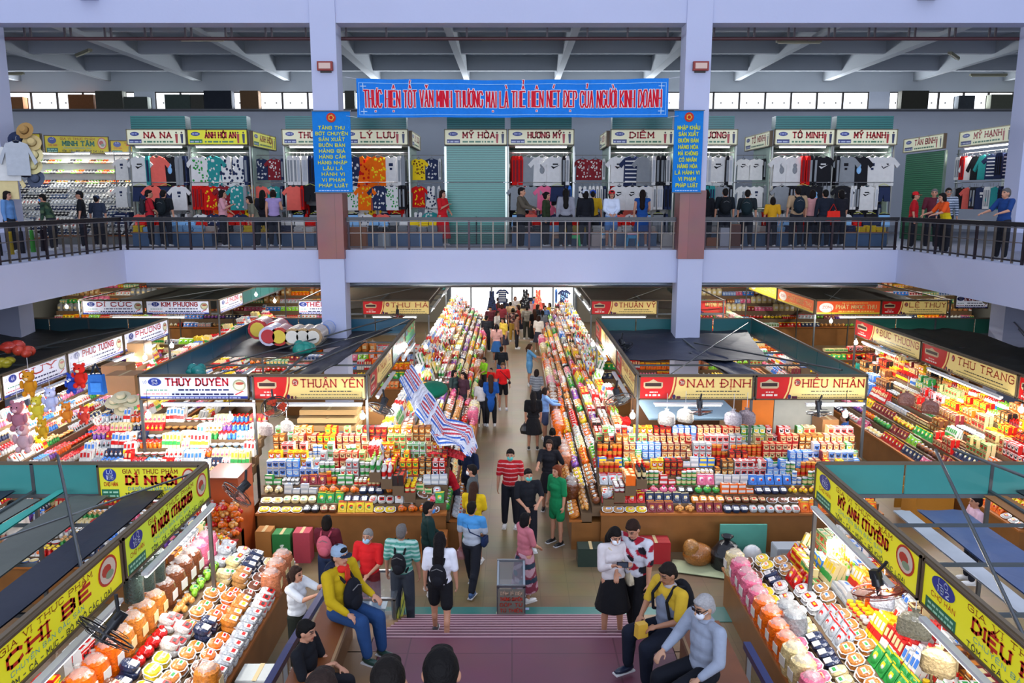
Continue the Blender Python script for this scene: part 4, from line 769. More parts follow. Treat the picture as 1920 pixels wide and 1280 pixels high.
kind('souvenir_bowl', 'souvenir', .15, .15, .07, ['gloss', 'gloss'])
kind('shallow_box', 'box', .16, .12, .10, ['carton', 'gloss'], -.15)
kind('keyring_card', 'souvenir', .09, .04, .15, ['gloss', 'carton'], -.4)
kind('sneaker', 'shoe', .12, .29, .12, ['gloss'], .35)
kind('folded_garment', 'garment', .30, .24, .05, ['cloth'])
kind('sandal_pair', 'shoe', .2, .26, .05, ['gloss'], .5)
def build(kn, a, b, c, near):
    """-> list of (part name, MB, material); first is the thing itself"""
    a, b, c = C_(a), C_(b), C_(c); m = MB(); q = random.Random(hash((kn, a, b)) % 997 if False else sum(map(ord, kn+a+b)))
    K = KINDS[kn]; w, d, h = K['w']/2, K['d']/2, K['h']
    if kn == 'sneaker':
        m.ell((0, -.05, .05), (.046, .09, .04), a, 10, 6); m.ell((0, .06, .065), (.042, .085, .06), a, 10, 6); l = MB(); l.box((0, 0, .014), (.088, .285, .028), b, top=.95); l.box((0, -.04, .09), (.03, .09, .012), b); k = MB(); k.box((.04, .03, .07), (.012, .08, .025), c); k.box((-.04, .03, .07), (.012, .08, .025), c)
        return [('shoe_upper', m, 'cloth'), ('sole', l, 'gloss'), ('side_stripe', k, 'gloss')]
    if kn == 'sandal_pair':
        l = MB()
        for s_ in (-1, 1): m.box((s_*.05, 0, .012), (.08, .25, .024), a, top=.95); l.ell((s_*.05, -.03, .03), (.045, .05, .03), b, 8, 5); l.ell((s_*.05, -.06, .05), (.02, .02, .02), c, 6, 5)
        return [('soles', m, 'gloss'), ('straps', l, 'gloss')]
    if kn == 'folded_garment':
        m.box((0, 0, .024), (.29, .23, .046), a, top=.95); l = MB(); l.box((0, -.05, .05), (.14, .08, .006), b); return [('folded_cloth', m, 'cloth'), ('print', l, 'cloth')]
    if kn == 'carton_box':
        m.box((0, 0, h/2), (2*w-.006, 2*d-.006, h), a); l = MB(); l.box((0, -d, h*.5), (w*1.55, .006, h*.5), b); l.box((0, -d-.003, h*.5), (w*.9, .006, h*.22), c); l.box((0, -d, h*.88), (w*1.9, .005, h*.09), b); l.box((0, -.0, h), (w*1.2, d*1.1, .005), b); l.box((-w*.55, -d-.003, h*.3), (w*.35, .006, h*.1), a); l.box((w*.5, -d-.004, h*.68), (w*.45, .006, h*.1), c); l.box((0, -d-.002, h*.1), (w*1.5, .005, h*.05), c); l.ell((-w*.4, -d-.002, h*.62), (w*.25, .006, h*.1), c, 8, 4)
        return [('box', m, 'carton'), ('label_panel', l, 'gloss')]
    if kn == 'shallow_box':
        m.box((0, 0, h/2), (2*w-.006, 2*d-.006, h), a); l = MB(); l.box((0, 0, h), (w*1.5, d*1.4, .006), b); l.box((w*.2, .01, h+.004), (w*.8, d*.6, .005), c); l.box((0, -d, h*.5), (w*1.7, .006, h*.45), b)
        return [('box', m, 'carton'), ('label_panel', l, 'gloss')]
    if kn == 'long_box':
        m.box((0, 0, h/2), (2*w-.006, 2*d-.006, h), a); l = MB(); l.box((0, -d, h*.35), (w*1.9, .006, h*.25), b); l.box((0, -d, h*.75), (w*1.2, .006, h*.3), c)
        return [('box', m, 'carton'), ('label_panel', l, 'gloss')]
    if kn == 'keyring_card':
        m.box((0, 0, h/2), (2*w-.01, .012, h), b); l = MB(); l.ell((0, -.014, h*.42), (w*.6, .012, w*.62), a, 10, 6); l.cyl((0, -.01, h*.6), (0, -.01, h*.85), .008, n=5, col=c)
        return [('card', m, 'carton'), ('charm', l, 'gloss')]
    if kn == 'tea_tin':
        m.lathe([(0, 0), (w*.95, 0), (w*.95, h*.82), (w, h*.82), (w, h), (0, h)], a, 12, cols=[a, a, c, c, c]); l = MB(); l.lathe([(w*.97, h*.2), (w*.97, h*.62)], b, 12); return [('tin', m, 'gloss'), ('label_band', l, 'carton')]
    if kn == 'spice_jar':
        m.lathe([(0, 0), (w*.92, 0), (w*.95, h*.1), (w*.95, h*.68), (w*.7, h*.78)], a, 12); l = MB(); l.lathe([(w*.82, h*.76), (w*.82, h), (0, h)], b, 12); k = MB(); k.lathe([(w*.97, h*.2), (w*.97, h*.56)], c, 12)
        return [('jar', m, 'gloss'), ('lid', l, 'gloss'), ('label_band', k, 'carton')]
    if kn == 'sauce_bottle':
        m.lathe([(0, 0), (w*.9, 0), (w*.9, h*.58), (w*.38, h*.78), (w*.36, h*.88)], a, 10); l = MB(); l.lathe([(w*.45, h*.86), (w*.45, h), (0, h)], b, 10); k = MB(); k.lathe([(w*.93, h*.16), (w*.93, h*.48)], c, 10)
        return [('bottle', m, 'gloss'), ('cap', l, 'gloss'), ('label_band', k, 'carton')]
    if kn == 'snack_pouch':
        m.ell((0, 0, h*.5), (w*.98, d*.55, h*.46), a, 12, 8); m.box((0, 0, h*.5), (w*1.9, .02, h*.98), a); l = MB(); l.ell((0, -d*.13, h*.52), (w*.7, d*.48, h*.26), b, 12, 6); l.ell((w*.1, -d*.36, h*.46), (w*.36, d*.3, h*.14), c, 10, 6); l.box((0, -.006, h*.93), (w*1.8, .02, h*.08), b)
        return [('pouch', m, 'foil'), ('printed_panel', l, 'foil')]
    if kn == 'tray_pack':
        m.lathe([(0, 0), (w*.82, 0), (w*1.02, h*.5), (w*.9, h*.5), (w*.86, h*.42)], 'e8e8e4', 12, sq=5); l = MB(); l.lathe([(w*.88, h*.4), (w*.8, h*.8), (w*.4, h), (0, h*.95)], a, 12, sq=4); k = MB()
        k.box((w*.15, -.01, h*1.0), (w*.95, d*.7, .006), b); k.box((w*.15, -.01, h*1.0+.004), (w*.5, d*.35, .005), c)
        T = Matrix.Diagonal((1, K['d']/K['w'], 1, 1)); o = []
        for nm, mm, mt in (('tray', m, 'gloss'), ('contents', l, 'bag'), ('label', k, 'gloss')): z = MB(); z.add(mm, T); o.append((nm, z, mt))
        return o
    if kn == 'bulk_bag':
        m.lathe([(0, 0), (w*.86, 0), (w*.98, h*.18), (w*.99, h*.6), (w*.88, h*.84), (w*.5, h*.95), (0, h*.97)], a, 14, sq=2.6); l = MB(); l.lathe([(w*.9, h*.8), (w*.55, h*.99), (w*.12, h*1.03), (w*.1, h*1.1), (w*.22, h*1.16)], b, 10); k = MB(); k.box((0, -w*.99, h*.45), (w*.9, .008, h*.3), c)
        return [('filled_bag', m, 'bag'), ('tied_top', l, 'film'), ('label', k, 'carton')]
    if kn == 'candy_bag':
        m.ell((0, 0, h*.48), (w*.98, d*.98, h*.5), a, 12, 8); l = MB(); l.ell((0, -d*.1, h*.6), (w*.66, d*.7, h*.42), b, 10, 6); k = MB(); k.lathe([(.012, h*.9), (.03, h*1.2)], c, 8)
        return [('filled_bag', m, 'bag'), ('printed_panel', l, 'foil'), ('tied_top', k, 'foil')]
    if kn == 'dried_food_pack':
        m.lathe([(0, 0), (w*.9, 0), (w, h*.3), (w*.95, h*.8), (w*.6, h), (0, h*1.02)], a, 12, sq=4); l = MB(); l.box((0, -.03, h*1.02), (w*1.1, d*.7, .008), b); l.box((0, -.03, h*1.02+.005), (w*.7, d*.3, .006), c)
        T = Matrix.Diagonal((1, 1.15, 1, 1)); o = []
        for nm, mm, mt in (('pack', m, 'bag'), ('label', l, 'carton')): z = MB(); z.add(mm, T); o.append((nm, z, mt))
        return o
    if kn == 'dried_fruit_mound':
        for i in range(12):
            an = q.uniform(0, 6.28); rr = q.uniform(0, .7); m.ell((w*rr*math.cos(an), d*rr*math.sin(an), h*(.25+.5*(1-rr))), (w*.42, d*.4, h*.3), a if i % 4 else b, 8, 5)
        l = MB(); l.lathe([(w*.5, h*.8), (w*.15, h*1.0), (w*.3, h*1.15)], c, 8); return [('contents', m, 'bag'), ('tied_top', l, 'film')]
    if kn == 'souvenir_figurine':
        m.lathe([(0, 0), (w*.8, 0), (w*.9, h*.25), (w*.5, h*.6), (w*.2, h*.66)], a, 10); l = MB(); l.ell((0, 0, h*.78), (w*.55, w*.55, h*.2), b, 10, 7); k = MB(); k.lathe([(w*.9, h*.86), (w*.2, h*1.02), (0, h*1.05)], c, 10)
        return [('figure_body', m, 'gloss'), ('figure_head', l, 'gloss'), ('figure_hat', k, 'gloss')]
    if kn == 'souvenir_bowl':
        m.lathe([(0, 0), (w*.4, 0), (w*.9, h*.7), (w, h), (w*.9, h*.95), (w*.4, h*.2), (0, h*.15)], a, 14, cols=[a, a, b, a, c, c]); return [('bowl', m, 'gloss')]
VAR = dict(sneaker=[('white', 'grey', 'black'), ('black', 'white', 'white'), ('grey', 'white', 'navy'), ('navy', 'white', 'white'), ('white', 'white', 'red'), ('silver', 'white', 'grey'), ('white', 'black', 'black'), ('3a4a66', 'white', 'silver')],
    folded_garment=[('white', 'black', 'red'), ('navy', 'white', 'red'), ('red', 'white', 'red'), ('sky', 'white', 'red'), ('black', 'white', 'red'), ('yellow', 'black', 'red'), ('grey', 'white', 'white')],
    sandal_pair=[('orange', 'red', 'yellow'), ('lime', 'white', 'red'), ('brown', 'tan', 'amber'), ('black', 'grey', 'white'), ('white', 'orange', 'lime')],
    carton_box=[('2a1c18', 'red', 'amber'), ('grey', 'white', 'red'), ('red', 'yellow', 'green'), ('red', 'cream', 'brown'), ('white', 'green', 'brown'), ('red', 'white', 'black'), ('cream', 'brown', 'red'), ('green', 'white', 'yellow'), ('blue', 'white', 'sky'), ('yellow', 'red', 'white'), ('brown', 'amber', 'cream'), ('orange', 'cream', 'brown'), ('white', 'blue', 'navy'), ('black', 'amber', 'cream'), ('white', 'red', 'black'), ('maroon', 'cream', 'amber'), ('cream', 'green', 'red')],
    tea_tin=[('green', 'cream', 'silver'), ('red', 'amber', 'amber'), ('black', 'amber', 'silver'), ('white', 'green', 'silver'), ('amber', 'red', 'amber'), ('blue', 'white', 'silver')],
    spice_jar=[('brown', 'white', 'cream'), ('maroon', 'white', 'white'), ('amber', 'red', 'cream'), ('tan', 'white', 'green'), ('black', 'white', 'white'), ('red', 'yellow', 'cream'), ('cream', 'white', 'red')],
    sauce_bottle=[('maroon', 'red', 'yellow'), ('white', 'red', 'blue'), ('amber', 'yellow', 'red'), ('white', 'lime', 'green'), ('black', 'red', 'cream'), ('white', 'white', 'red'), ('white', 'blue', 'white')],
    snack_pouch=[('red', 'yellow', 'white'), ('white', 'red', 'amber'), ('yellow', 'red', 'green'), ('green', 'yellow', 'white'), ('blue', 'white', 'red'), ('orange', 'yellow', 'red'), ('navy', 'cream', 'silver'), ('lime', 'white', 'green'), ('pink', 'white', 'magenta'), ('silver', 'red', 'white'), ('maroon', 'amber', 'cream')],
    tray_pack=[('orange', 'white', 'red'), ('amber', 'white', 'green'), ('cream', 'yellow', 'red'), ('tan', 'white', 'blue'), ('pink', 'cream', 'red'), ('brown', 'white', 'red'), ('yellow', 'white', 'orange'), ('white', 'red', 'yellow')],
    bulk_bag=[('tan', 'white', 'cream'), ('pink', 'white', 'white'), ('amber', 'white', 'cream'), ('brown', 'white', 'white'), ('cream', 'white', 'white'), ('grey', 'white', 'cream'), ('orange', 'white', 'white'), ('c87850', 'white', 'cream')],
    candy_bag=[('yellow', 'orange', 'white'), ('lime', 'white', 'green'), ('red', 'white', 'red'), ('purple', 'pink', 'white'), ('orange', 'yellow', 'orange'), ('pink', 'white', 'magenta'), ('white', 'cream', 'silver'), ('green', 'lime', 'white'), ('brown', 'amber', 'white')],
    long_box=[('white', 'red', 'blue'), ('white', 'green', 'green'), ('white', 'silver', 'blue'), ('cream', 'green', 'yellow'), ('red', 'white', 'cream'), ('white', 'yellow', 'red'), ('yellow', 'red', 'white'), ('white', 'white', 'red')],
    dried_food_pack=[('navy', 'white', 'silver'), ('tan', 'white', 'red'), ('white', 'red', 'black'), ('brown', 'cream', 'red'), ('amber', 'white', 'yellow'), ('black', 'silver', 'white'), ('cream', 'white', 'green'), ('silver', 'white', 'red')],
    dried_fruit_mound=[('orange', 'amber', 'white'), ('yellow', 'orange', 'white'), ('red', 'orange', 'white'), ('tan', 'cream', 'white'), ('lime', 'green', 'white'), ('pink', 'red', 'white'), ('e0a050', 'amber', 'white'), ('cream', 'white', 'white')],
    souvenir_figurine=[('red', 'cream', 'yellow'), ('blue', 'cream', 'red'), ('white', 'pink', 'red'), ('pink', 'cream', 'white'), ('green', 'cream', 'tan'), ('purple', 'cream', 'pink'), ('orange', 'white', 'red'), ('silver', 'white', 'blue'), ('navy', 'cream', 'white')],
    souvenir_bowl=[('white', 'red', 'white'), ('white', 'blue', 'cream'), ('red', 'amber', 'red'), ('brown', 'tan', 'tan'), ('sky', 'white', 'white')],
    shallow_box=[('red', 'white', 'amber'), ('white', 'red', 'green'), ('yellow', 'red', 'white'), ('green', 'white', 'yellow'), ('blue', 'yellow', 'white'), ('brown', 'cream', 'red'), ('cream', 'green', 'red'), ('silver', 'white', 'blue'), ('orange', 'white', 'brown')],
    keyring_card=[('red', 'white', 'amber'), ('blue', 'white', 'silver'), ('pink', 'cream', 'silver'), ('silver', 'navy', 'amber'), ('yellow', 'red', 'amber'), ('black', 'silver', 'red'), ('orange', 'white', 'white')])
NICE = {'sneaker': ('sneaker with %s sole', 1), 'folded_garment': ('folded garment with %s print', 1), 'sandal_pair': ('pair of sandals', 0), 'carton_box': ('upright carton with %s label', 1), 'tea_tin': ('round tin with %s band', 1), 'spice_jar': ('jar with %s lid', 1), 'sauce_bottle': ('bottle with %s cap', 1), 'snack_pouch': ('snack pouch printed %s', 1), 'tray_pack': ('food tray with %s label', 1), 'bulk_bag': ('big bulk bag of dried food', 0), 'candy_bag': ('plump sweet bag marked %s', 1), 'long_box': ('long slim box marked %s', 1), 'dried_food_pack': ('dried food pack with %s label', 1), 'dried_fruit_mound': ('clear bag of dried fruit', 0), 'souvenir_figurine': ('figurine with %s head', 1), 'souvenir_bowl': ('small bowl with %s band', 1), 'shallow_box': ('low carton with %s label', 1), 'keyring_card': ('keyring on %s card', 1)}
def cname(c): return {'3a4a66': 'slate', 'c87850': 'rust', 'e0a050': 'honey'}.get(c, c)
def item(kn, vi, T, place):
    """queue one item: T world matrix"""
    KINDS[kn]['items'].append((vi % len(VAR[kn]), T, place))
def flush():
    tot = 0
    for kn, K in KINDS.items():
        its = []
        for vi, T, place in K['items']:
            p = T.translation; px, py, dep = proj(p)
            vis = -30 < px < 1950 and -20 < py < 1330
            if not vis: continue
            its.append((K['w']*K['h']*(F/dep)**2, vi, T, place, dep))
        its.sort(key=lambda q: -q[0]); lim = 285
        far = its[lim:]; its = its[:lim]
        for _, vi, T, place, dep in its:
            near = dep < 14.5 or (_ > 260 and dep < 18); key = (vi, near)
            if key not in K['cache']:
                a, b, c = VAR[kn][vi]; parts = build(kn, a, b, c, near)
                if near:
                    K['cache'][key] = [(nm, mb.mesh(kn+'_'+nm, [mt])) for nm, mb, mt in parts]
                else:
                    mats = []; mm = MB()
                    for nm, mb, mt in parts:
                        if mt not in mats: mats.append(mt)
                        n0 = len(mm.m); mm.add(mb); mm.m[n0:] = [mats.index(mt)]*(len(mm.m)-n0)
                    K['cache'][key] = [(kn, mm.mesh(kn, mats))]
            ml = K['cache'][key]; o = link(kn, ml[0][1]); o.matrix_world = T
            a, b, c = VAR[kn][vi]; ns, has = NICE[kn]; desc = cname(a)+' '+(ns % cname(b if kn != 'souvenir_figurine' else c) if has else ns)
            if kn == 'souvenir_figurine': desc = cname(a)+' figurine with '+cname(c)+' hat'
            lb = desc+' '+place; tag(o, lb, K['cat'], lb if True else None)
            for nm, me in ml[1:]: link(nm, me, o)
            tot += 1
        if far:
            mm = MB(); mats = ['carton', 'gloss', 'bag', 'foil', 'film', 'metal', 'cloth']; pre = {}
            for _, vi, T, place, dep in far:
                if vi not in pre:
                    q = MB(); 
                    for nm, mb, mt in build(kn, *VAR[kn][vi], False): n0 = len(q.m); q.add(mb); q.m[n0:] = [mats.index(mt)]*(len(q.m)-n0)
                    pre[vi] = q
                mm.add(pre[vi], T)
            o = obj(kn+'_stock', mm, mats); o['kind'] = 'stuff'; o['label'] = 'mass of the smaller and farther %s on the deep market shelves' % ns.replace(' with %s', '').replace(' %s', '').replace('label', '').replace('band', '').strip(); o['category'] = K['cat']
            print('STUFF', kn, len(far))
    print('ITEMS', tot)
ORD = ['front', 'second', 'third', 'fourth', 'fifth', 'sixth', 'seventh', 'eighth', 'ninth', 'tenth', 'eleventh', 'twelfth']
def counter(name_lab, o, along, back, L, n, rise, run, rows, place, z0=.8, run_len=(3, 7), seed=1, col='8a5a2c', support=True, top='6a5238', fill=1.0, stack=None, clusters=None, front=None, zf=0, isc=1.0):
    """stepped display counter and the rows of goods standing on it.
    o: front corner on the floor, along/back unit vectors; rows: for every step a list of kinds"""
    q = random.Random(seed); o = Vector((o[0], o[1], zf)); a = Vector((along[0], along[1], 0)).normalized(); b = Vector((back[0], back[1], 0)).normalized()
    if support:
        t = thing('display_counter', name_lab, 'counter', o, math.atan2(a.y, a.x)); sgn = 1 if a.cross(b).z > 0 else -1
        m = MB(); m.box((L/2, sgn*(n*run)/2, (z0-.04)/2), (L, n*run-.06, z0-.04), col); obj('body', m, 'wood', t)
        m = MB(); m.box((L/2, sgn*run/2, z0-.02), (L+.04, run+.04, .04), front or 'a8642c'); obj('counter_edge', m, 'wood', t)
        for k in range(n): m = MB(); h = z0+k*rise; m.box((L/2, sgn*(run*(k+.5)), h-.03-rise/2 if k else h-.02), (L, run-.002, rise+.06 if k else .03), top); obj('step', m, 'paint', t)
    for k in range(n):
        z = z0+k*rise; s = .02; ks = rows[min(k, len(rows)-1)]; pl = ORD[min(k, 11)]+' tier, '+place
        while s < L-.05:
            kn = q.choice(ks); K = KINDS[kn]; vi = q.randrange(len(VAR[kn])); cnt = q.randint(*run_len); w = isc*K['w']*(1.03 if kn != 'bulk_bag' else .95)
            st0 = (stack or {}).get(kn, 1)
            for _ in range(cnt):
                st = q.randint(max(1, st0-1), st0) if q.random() < .5 else st0
                if s+w > L: break
                if q.random() < fill:
                    dpt = run/2 if K['d'] < run*1.3 else run*.5
                    rows_d = max(1, int(run/(K['d']*isc*1.02)+.15))
                    for rd in range(rows_d):
                        off = k*run+(rd+.5)*run/rows_d
                        zz = z
                        for u in range(st):
                            p = o+a*(s+w/2)+b*(off+q.uniform(-.006, .006))+Vector((0, 0, zz+(K['d']*.45*math.sin(K['tilt']) if K['tilt'] > 0 else 0))); zr = math.atan2(b.y, b.x)-math.pi/2+q.uniform(-.12, .12)
                            sc = q.uniform(.94, 1.05)*isc
                            T = Matrix.Translation(p) @ Matrix.Rotation(zr, 4, 'Z') @ Matrix.Rotation(K['tilt'], 4, 'X') @ Matrix.Scale(sc, 4)
                            item(kn, vi, T, 'on '+pl); zz += K['h']*.99*isc
                s += w
            s += .01
FOOD = ['snack_pouch', 'candy_bag', 'dried_food_pack', 'tray_pack']
DRY = ['carton_box', 'carton_box', 'tea_tin', 'spice_jar', 'shallow_box', 'long_box']
SOUV = ['souvenir_figurine', 'souvenir_bowl', 'keyring_card', 'souvenir_figurine', 'keyring_card', 'long_box']
# centre aisle, both sides (steps rise away from the aisle)
aisle_rows = [['bulk_bag', 'candy_bag', 'dried_fruit_mound', 'dried_food_pack'], ['candy_bag', 'dried_fruit_mound', 'tray_pack'], ['dried_fruit_mound', 'candy_bag', 'dried_food_pack', 'tray_pack'], ['tray_pack', 'candy_bag', 'dried_food_pack'], ['snack_pouch', 'spice_jar', 'candy_bag', 'carton_box'], ['carton_box', 'spice_jar', 'shallow_box', 'sauce_bottle'], ['long_box', 'sauce_bottle', 'carton_box'], ['long_box', 'sauce_bottle', 'long_box']]
counter('long stepped counter on the left of the centre aisle, near part', (-1.0, 14.9), (0, 1), (-1, 0), 9.0, 8, .14, .225, aisle_rows, 'near left aisle counter', .62, (2, 5), 11, isc=1.2)
counter('long stepped counter on the right of the centre aisle, near part', (1.15, 14.9), (0, 1), (1, 0), 9.0, 7, .14, .215, aisle_rows, 'near right aisle counter', .62, (2, 5), 12, isc=1.2)
counter('stepped counter on the left of the centre aisle, deep part', (-1.15, 24.6), (0, 1), (-1, 0), 17, 9, .14, .2, aisle_rows, 'deep left aisle counter', .62, (2, 5), 13, isc=1.15)
counter('stepped counter on the right of the centre aisle, deep part', (1.2, 24.2), (0, 1), (1, 0), 17, 8, .14, .2, aisle_rows, 'deep right aisle counter', .62, (2, 5), 14, isc=1.15)
# front counters of the two middle booths (steps rise away from the camera)
fr_rows = [['dried_food_pack', 'tray_pack', 'snack_pouch', 'dried_fruit_mound'], ['dried_food_pack', 'tray_pack', 'snack_pouch', 'shallow_box'], ['candy_bag', 'dried_fruit_mound', 'dried_food_pack', 'shallow_box'], ['snack_pouch', 'spice_jar', 'tea_tin', 'shallow_box'], ['spice_jar', 'carton_box', 'tea_tin'], ['carton_box', 'carton_box', 'shallow_box'], ['carton_box', 'tea_tin', 'carton_box'], ['carton_box', 'carton_box']]
counter('front counter of the left booth with food packs and cartons', (-5.0, 14.75), (1, 0), (0, 1), 3.7, 9, .125, .175, fr_rows, 'front counter left of aisle', .82, (2, 4), 21, stack={'carton_box': 2, 'tea_tin': 2, 'shallow_box': 2})
counter('front counter of the twin sign booth with jars and cartons', (1.75, 14.75), (1, 0), (0, 1), 5.5, 9, .125, .175, fr_rows, 'front counter right of aisle', .82, (2, 5), 22, stack={'carton_box': 2, 'tea_tin': 2, 'shallow_box': 2})
# right wing booth counter and left souvenir counters
rw_rows = [['tray_pack', 'snack_pouch', 'dried_food_pack'], ['snack_pouch', 'candy_bag', 'shallow_box'], ['snack_pouch', 'carton_box', 'dried_fruit_mound'], ['carton_box', 'shallow_box', 'long_box'], ['carton_box', 'tea_tin'], ['carton_box', 'spice_jar', 'carton_box'], ['carton_box', 'sauce_bottle']]
counter('long stepped counter below the gold side signs at right', (9.45, 14.0), (0, 1), (1, 0), 9.8, 8, .19, .22, rw_rows, 'counter below gold side signs', .8, (3, 7), 31, stack={'carton_box': 2})
counter('deep counter behind the right booth at the back', (8.0, 24.8), (0, 1), (1, 0), 11, 6, .2, .3, rw_rows, 'deep back right counter', .8, (2, 6), 32)
counter('counter across the back on the right side', (4.0, 26.6), (1, 0), (0, 1), 6.5, 5, .2, .26, rw_rows, 'back right cross counter', .8, (2, 6), 33)
so_rows = [SOUV, SOUV+['souvenir_bowl'], SOUV, SOUV, SOUV+['snack_pouch'], SOUV]
counter('souvenir counter below the white side signs at left', (-9.3, 14.2), (0, 1), (-1, 0), 9.8, 8, .2, .2, so_rows, 'counter below white side signs', .75, (2, 6), 41)
counter('souvenir counter in front of the white signed booth', (-8.9, 14.4), (1, 0), (0, 1), 3.6, 12, .13, .2, so_rows, 'counter below white front sign', .7, (2, 5), 42)
counter('low souvenir table in the cross aisle behind the lime sign', (-9.6, 12.7), (1, 0), (0, 1), 4.0, 6, .08, .2, [['souvenir_bowl', 'souvenir_figurine', 'keyring_card']], 'low left souvenir table', .7, (2, 6), 43)
counter('souvenir counter at the back left', (-9.4, 24.6), (0, 1), (-1, 0), 11, 6, .2, .3, so_rows+[FOOD], 'back left side counter', .8, (2, 6), 44)
counter('cross counter at the back left', (-9.2, 26.6), (1, 0), (0, 1), 5.6, 5, .2, .26, rw_rows, 'back left cross counter', .8, (2, 6), 45)
# near tables below the yellow signs
lt = [['bulk_bag', 'dried_food_pack'], ['tray_pack', 'dried_food_pack'], ['dried_food_pack', 'tray_pack'], ['tray_pack', 'dried_food_pack'], ['dried_food_pack', 'dried_fruit_mound', 'candy_bag'], ['bulk_bag'], ['carton_box', 'shallow_box'], ['carton_box', 'spice_jar']]
counter('near table of dried food packs at lower left', (-3.66, 6.6), (0, 1), (-1, 0), 6.1, 7, .065, .245, lt, 'near left table', .74, (2, 4), 51, isc=1.25, stack={'dried_food_pack': 2, 'tray_pack': 2, 'carton_box': 2})
rt = [['bulk_bag'], ['bulk_bag', 'candy_bag', 'tray_pack'], ['tray_pack', 'snack_pouch', 'dried_food_pack'], ['snack_pouch', 'tray_pack'], ['snack_pouch', 'tray_pack', 'shallow_box'], ['shallow_box', 'long_box', 'spice_jar'], ['long_box', 'carton_box', 'sauce_bottle'], ['carton_box', 'long_box'], ['carton_box', 'long_box']]
counter('near table of food bags and boxes at lower right', (3.6, 6.6), (0, 1), (1, 0), 6.1, 8, .065, .245, rt, 'near right table', .68, (2, 4), 52, isc=1.22, stack={'tray_pack': 2, 'carton_box': 2, 'shallow_box': 2})
counter('souvenir counter along the navy panels of the left booth', (-8.9, 16.3), (0, 1), (1, 0), 7.4, 5, .15, .22, so_rows, 'counter along navy panels', .7, (2, 5), 46)
counter('basket and souvenir counter at the far left back', (-22, 25.5), (1, 0), (0, 1), 6.2, 8, .25, .26, so_rows+[['souvenir_bowl', 'dried_fruit_mound']], 'far left back counter', .8, (2, 6), 47)
counter('food counter at the far right back', (16.2, 25.5), (1, 0), (0, 1), 6.2, 8, .25, .26, rw_rows, 'far right back counter', .8, (2, 6), 48)
counter('food counter inside the back right corner booth', (11.1, 27.0), (1, 0), (0, 1), 4.6, 4, .25, .26, rw_rows, 'back right corner counter', .8, (2, 6), 49)
counter('souvenir counter before the small white signs', (-15.4, 26.8), (1, 0), (0, 1), 5.0, 5, .25, .26, so_rows, 'counter under small white signs', .8, (2, 6), 50)
for i_, (x_, y_, l_, lb_) in enumerate(((-22, 37.5, 14.0, 'tall stepped wall of goods at the far back left'), (8.2, 37.5, 14.0, 'tall stepped wall of goods at the far back right'), (-7.4, 24.9, 4.3, 'counter behind the left booth panels'), (2.9, 24.9, 4.5, 'counter behind the right booth panels'))):
    counter(lb_, (x_, y_), (1, 0), (0, 1), l_, 8 if i_ < 2 else 5, .34 if i_ < 2 else .24, .3, [['snack_pouch', 'dried_fruit_mound', 'carton_box'], ['candy_bag', 'snack_pouch', 'souvenir_figurine'], ['snack_pouch', 'long_box', 'bulk_bag'], ['carton_box', 'bulk_bag', 'snack_pouch']], ['far back left wall', 'far back right wall', 'counter behind left booth', 'counter behind right booth'][i_], .9, (2, 6), 60+i_)
# ================================================================ upper floor stalls
UY = 26.6
def tee(c, pr=None, kindp='plain', long=False, sleeveless=False):
    m = MB(); s = [(.07, 0), (.2, -.05)]
    if sleeveless: s += [(.17, -.16), (.2, -.24)]
    elif long: s += [(.36, -.42), (.30, -.48), (.21, -.22)]
    else: s += [(.34, -.2), (.27, -.28), (.2, -.19)]
    s += [(.215, -.70)]; poly = s+[(-x, z) for x, z in s[::-1]]+[(-.04, -.035), (.04, -.035)]
    m.prism(poly, -.035, .035, c); parts = [('cloth', m, 'cloth')]; p = MB(); q = random.Random(len(c)+sum(map(ord, c+(pr or ''))))
    if kindp == 'tick': p.put([(-.11, -.041, -.24), (-.05, -.041, -.30), (.12, -.041, -.20), (-.03, -.041, -.255), (-.08, -.041, -.235)], [(0, 1, 2, 3, 4)], pr); p.box((0, -.038, -.19), (.13, .006, .03), pr)
    elif kindp == 'badge': p.box((0, -.038, -.2), (.10, .006, .07), pr); p.box((0, -.038, -.30), (.06, .006, .05), pr)
    elif kindp == 'figure': p.ell((0, -.036, -.22), (.05, .01, .05), pr, 8, 5); p.ell((0, -.036, -.33), (.06, .01, .09), pr, 8, 5)
    elif kindp == 'floral':
        for i in range(26): x, z = q.uniform(-.18, .18), q.uniform(-.64, -.06); p.ell((x, -.034, z), (q.uniform(.015, .035), .006, q.uniform(.02, .04)), pr, 6, 4)
    elif kindp == 'yoke':
        for i in range(-3, 4): p.box((i*.022, -.038, -.08-abs(3-abs(i))*.045), (.02, .006, .10), pr)
    elif kindp == 'stripes':
        for i in range(6): p.box((0, -.036, -.12-i*.095), (.36, .006, .03), pr)
    if p.v: parts.append(('print', p, 'cloth'))
    h = MB(); h.tube([(-.17, 0, -.05), (0, 0, .03), (.17, 0, -.05)], .008, 5, '5a5a5c'); h.tube([(0, 0, .03), (0, 0, .09), (.02, 0, .11)], .005, 4, '808080'); parts.append(('hanger', h, 'gloss')); return parts
def edge(c, c2):
    m = MB(); m.prism([(-.03, 0), (.03, 0), (.05, -.1), (.045, -.68), (-.045, -.68), (-.05, -.1)], -.2, .2, c, side=c); p = MB(); p.box((.0, -.203, -.35), (.05, .01, .5), c2)
    h = MB(); h.tube([(0, 0, 0), (0, 0, .11)], .006, 4, '808080'); return [('cloth', m, 'cloth'), ('sleeve', p, 'cloth'), ('hanger', h, 'gloss')]
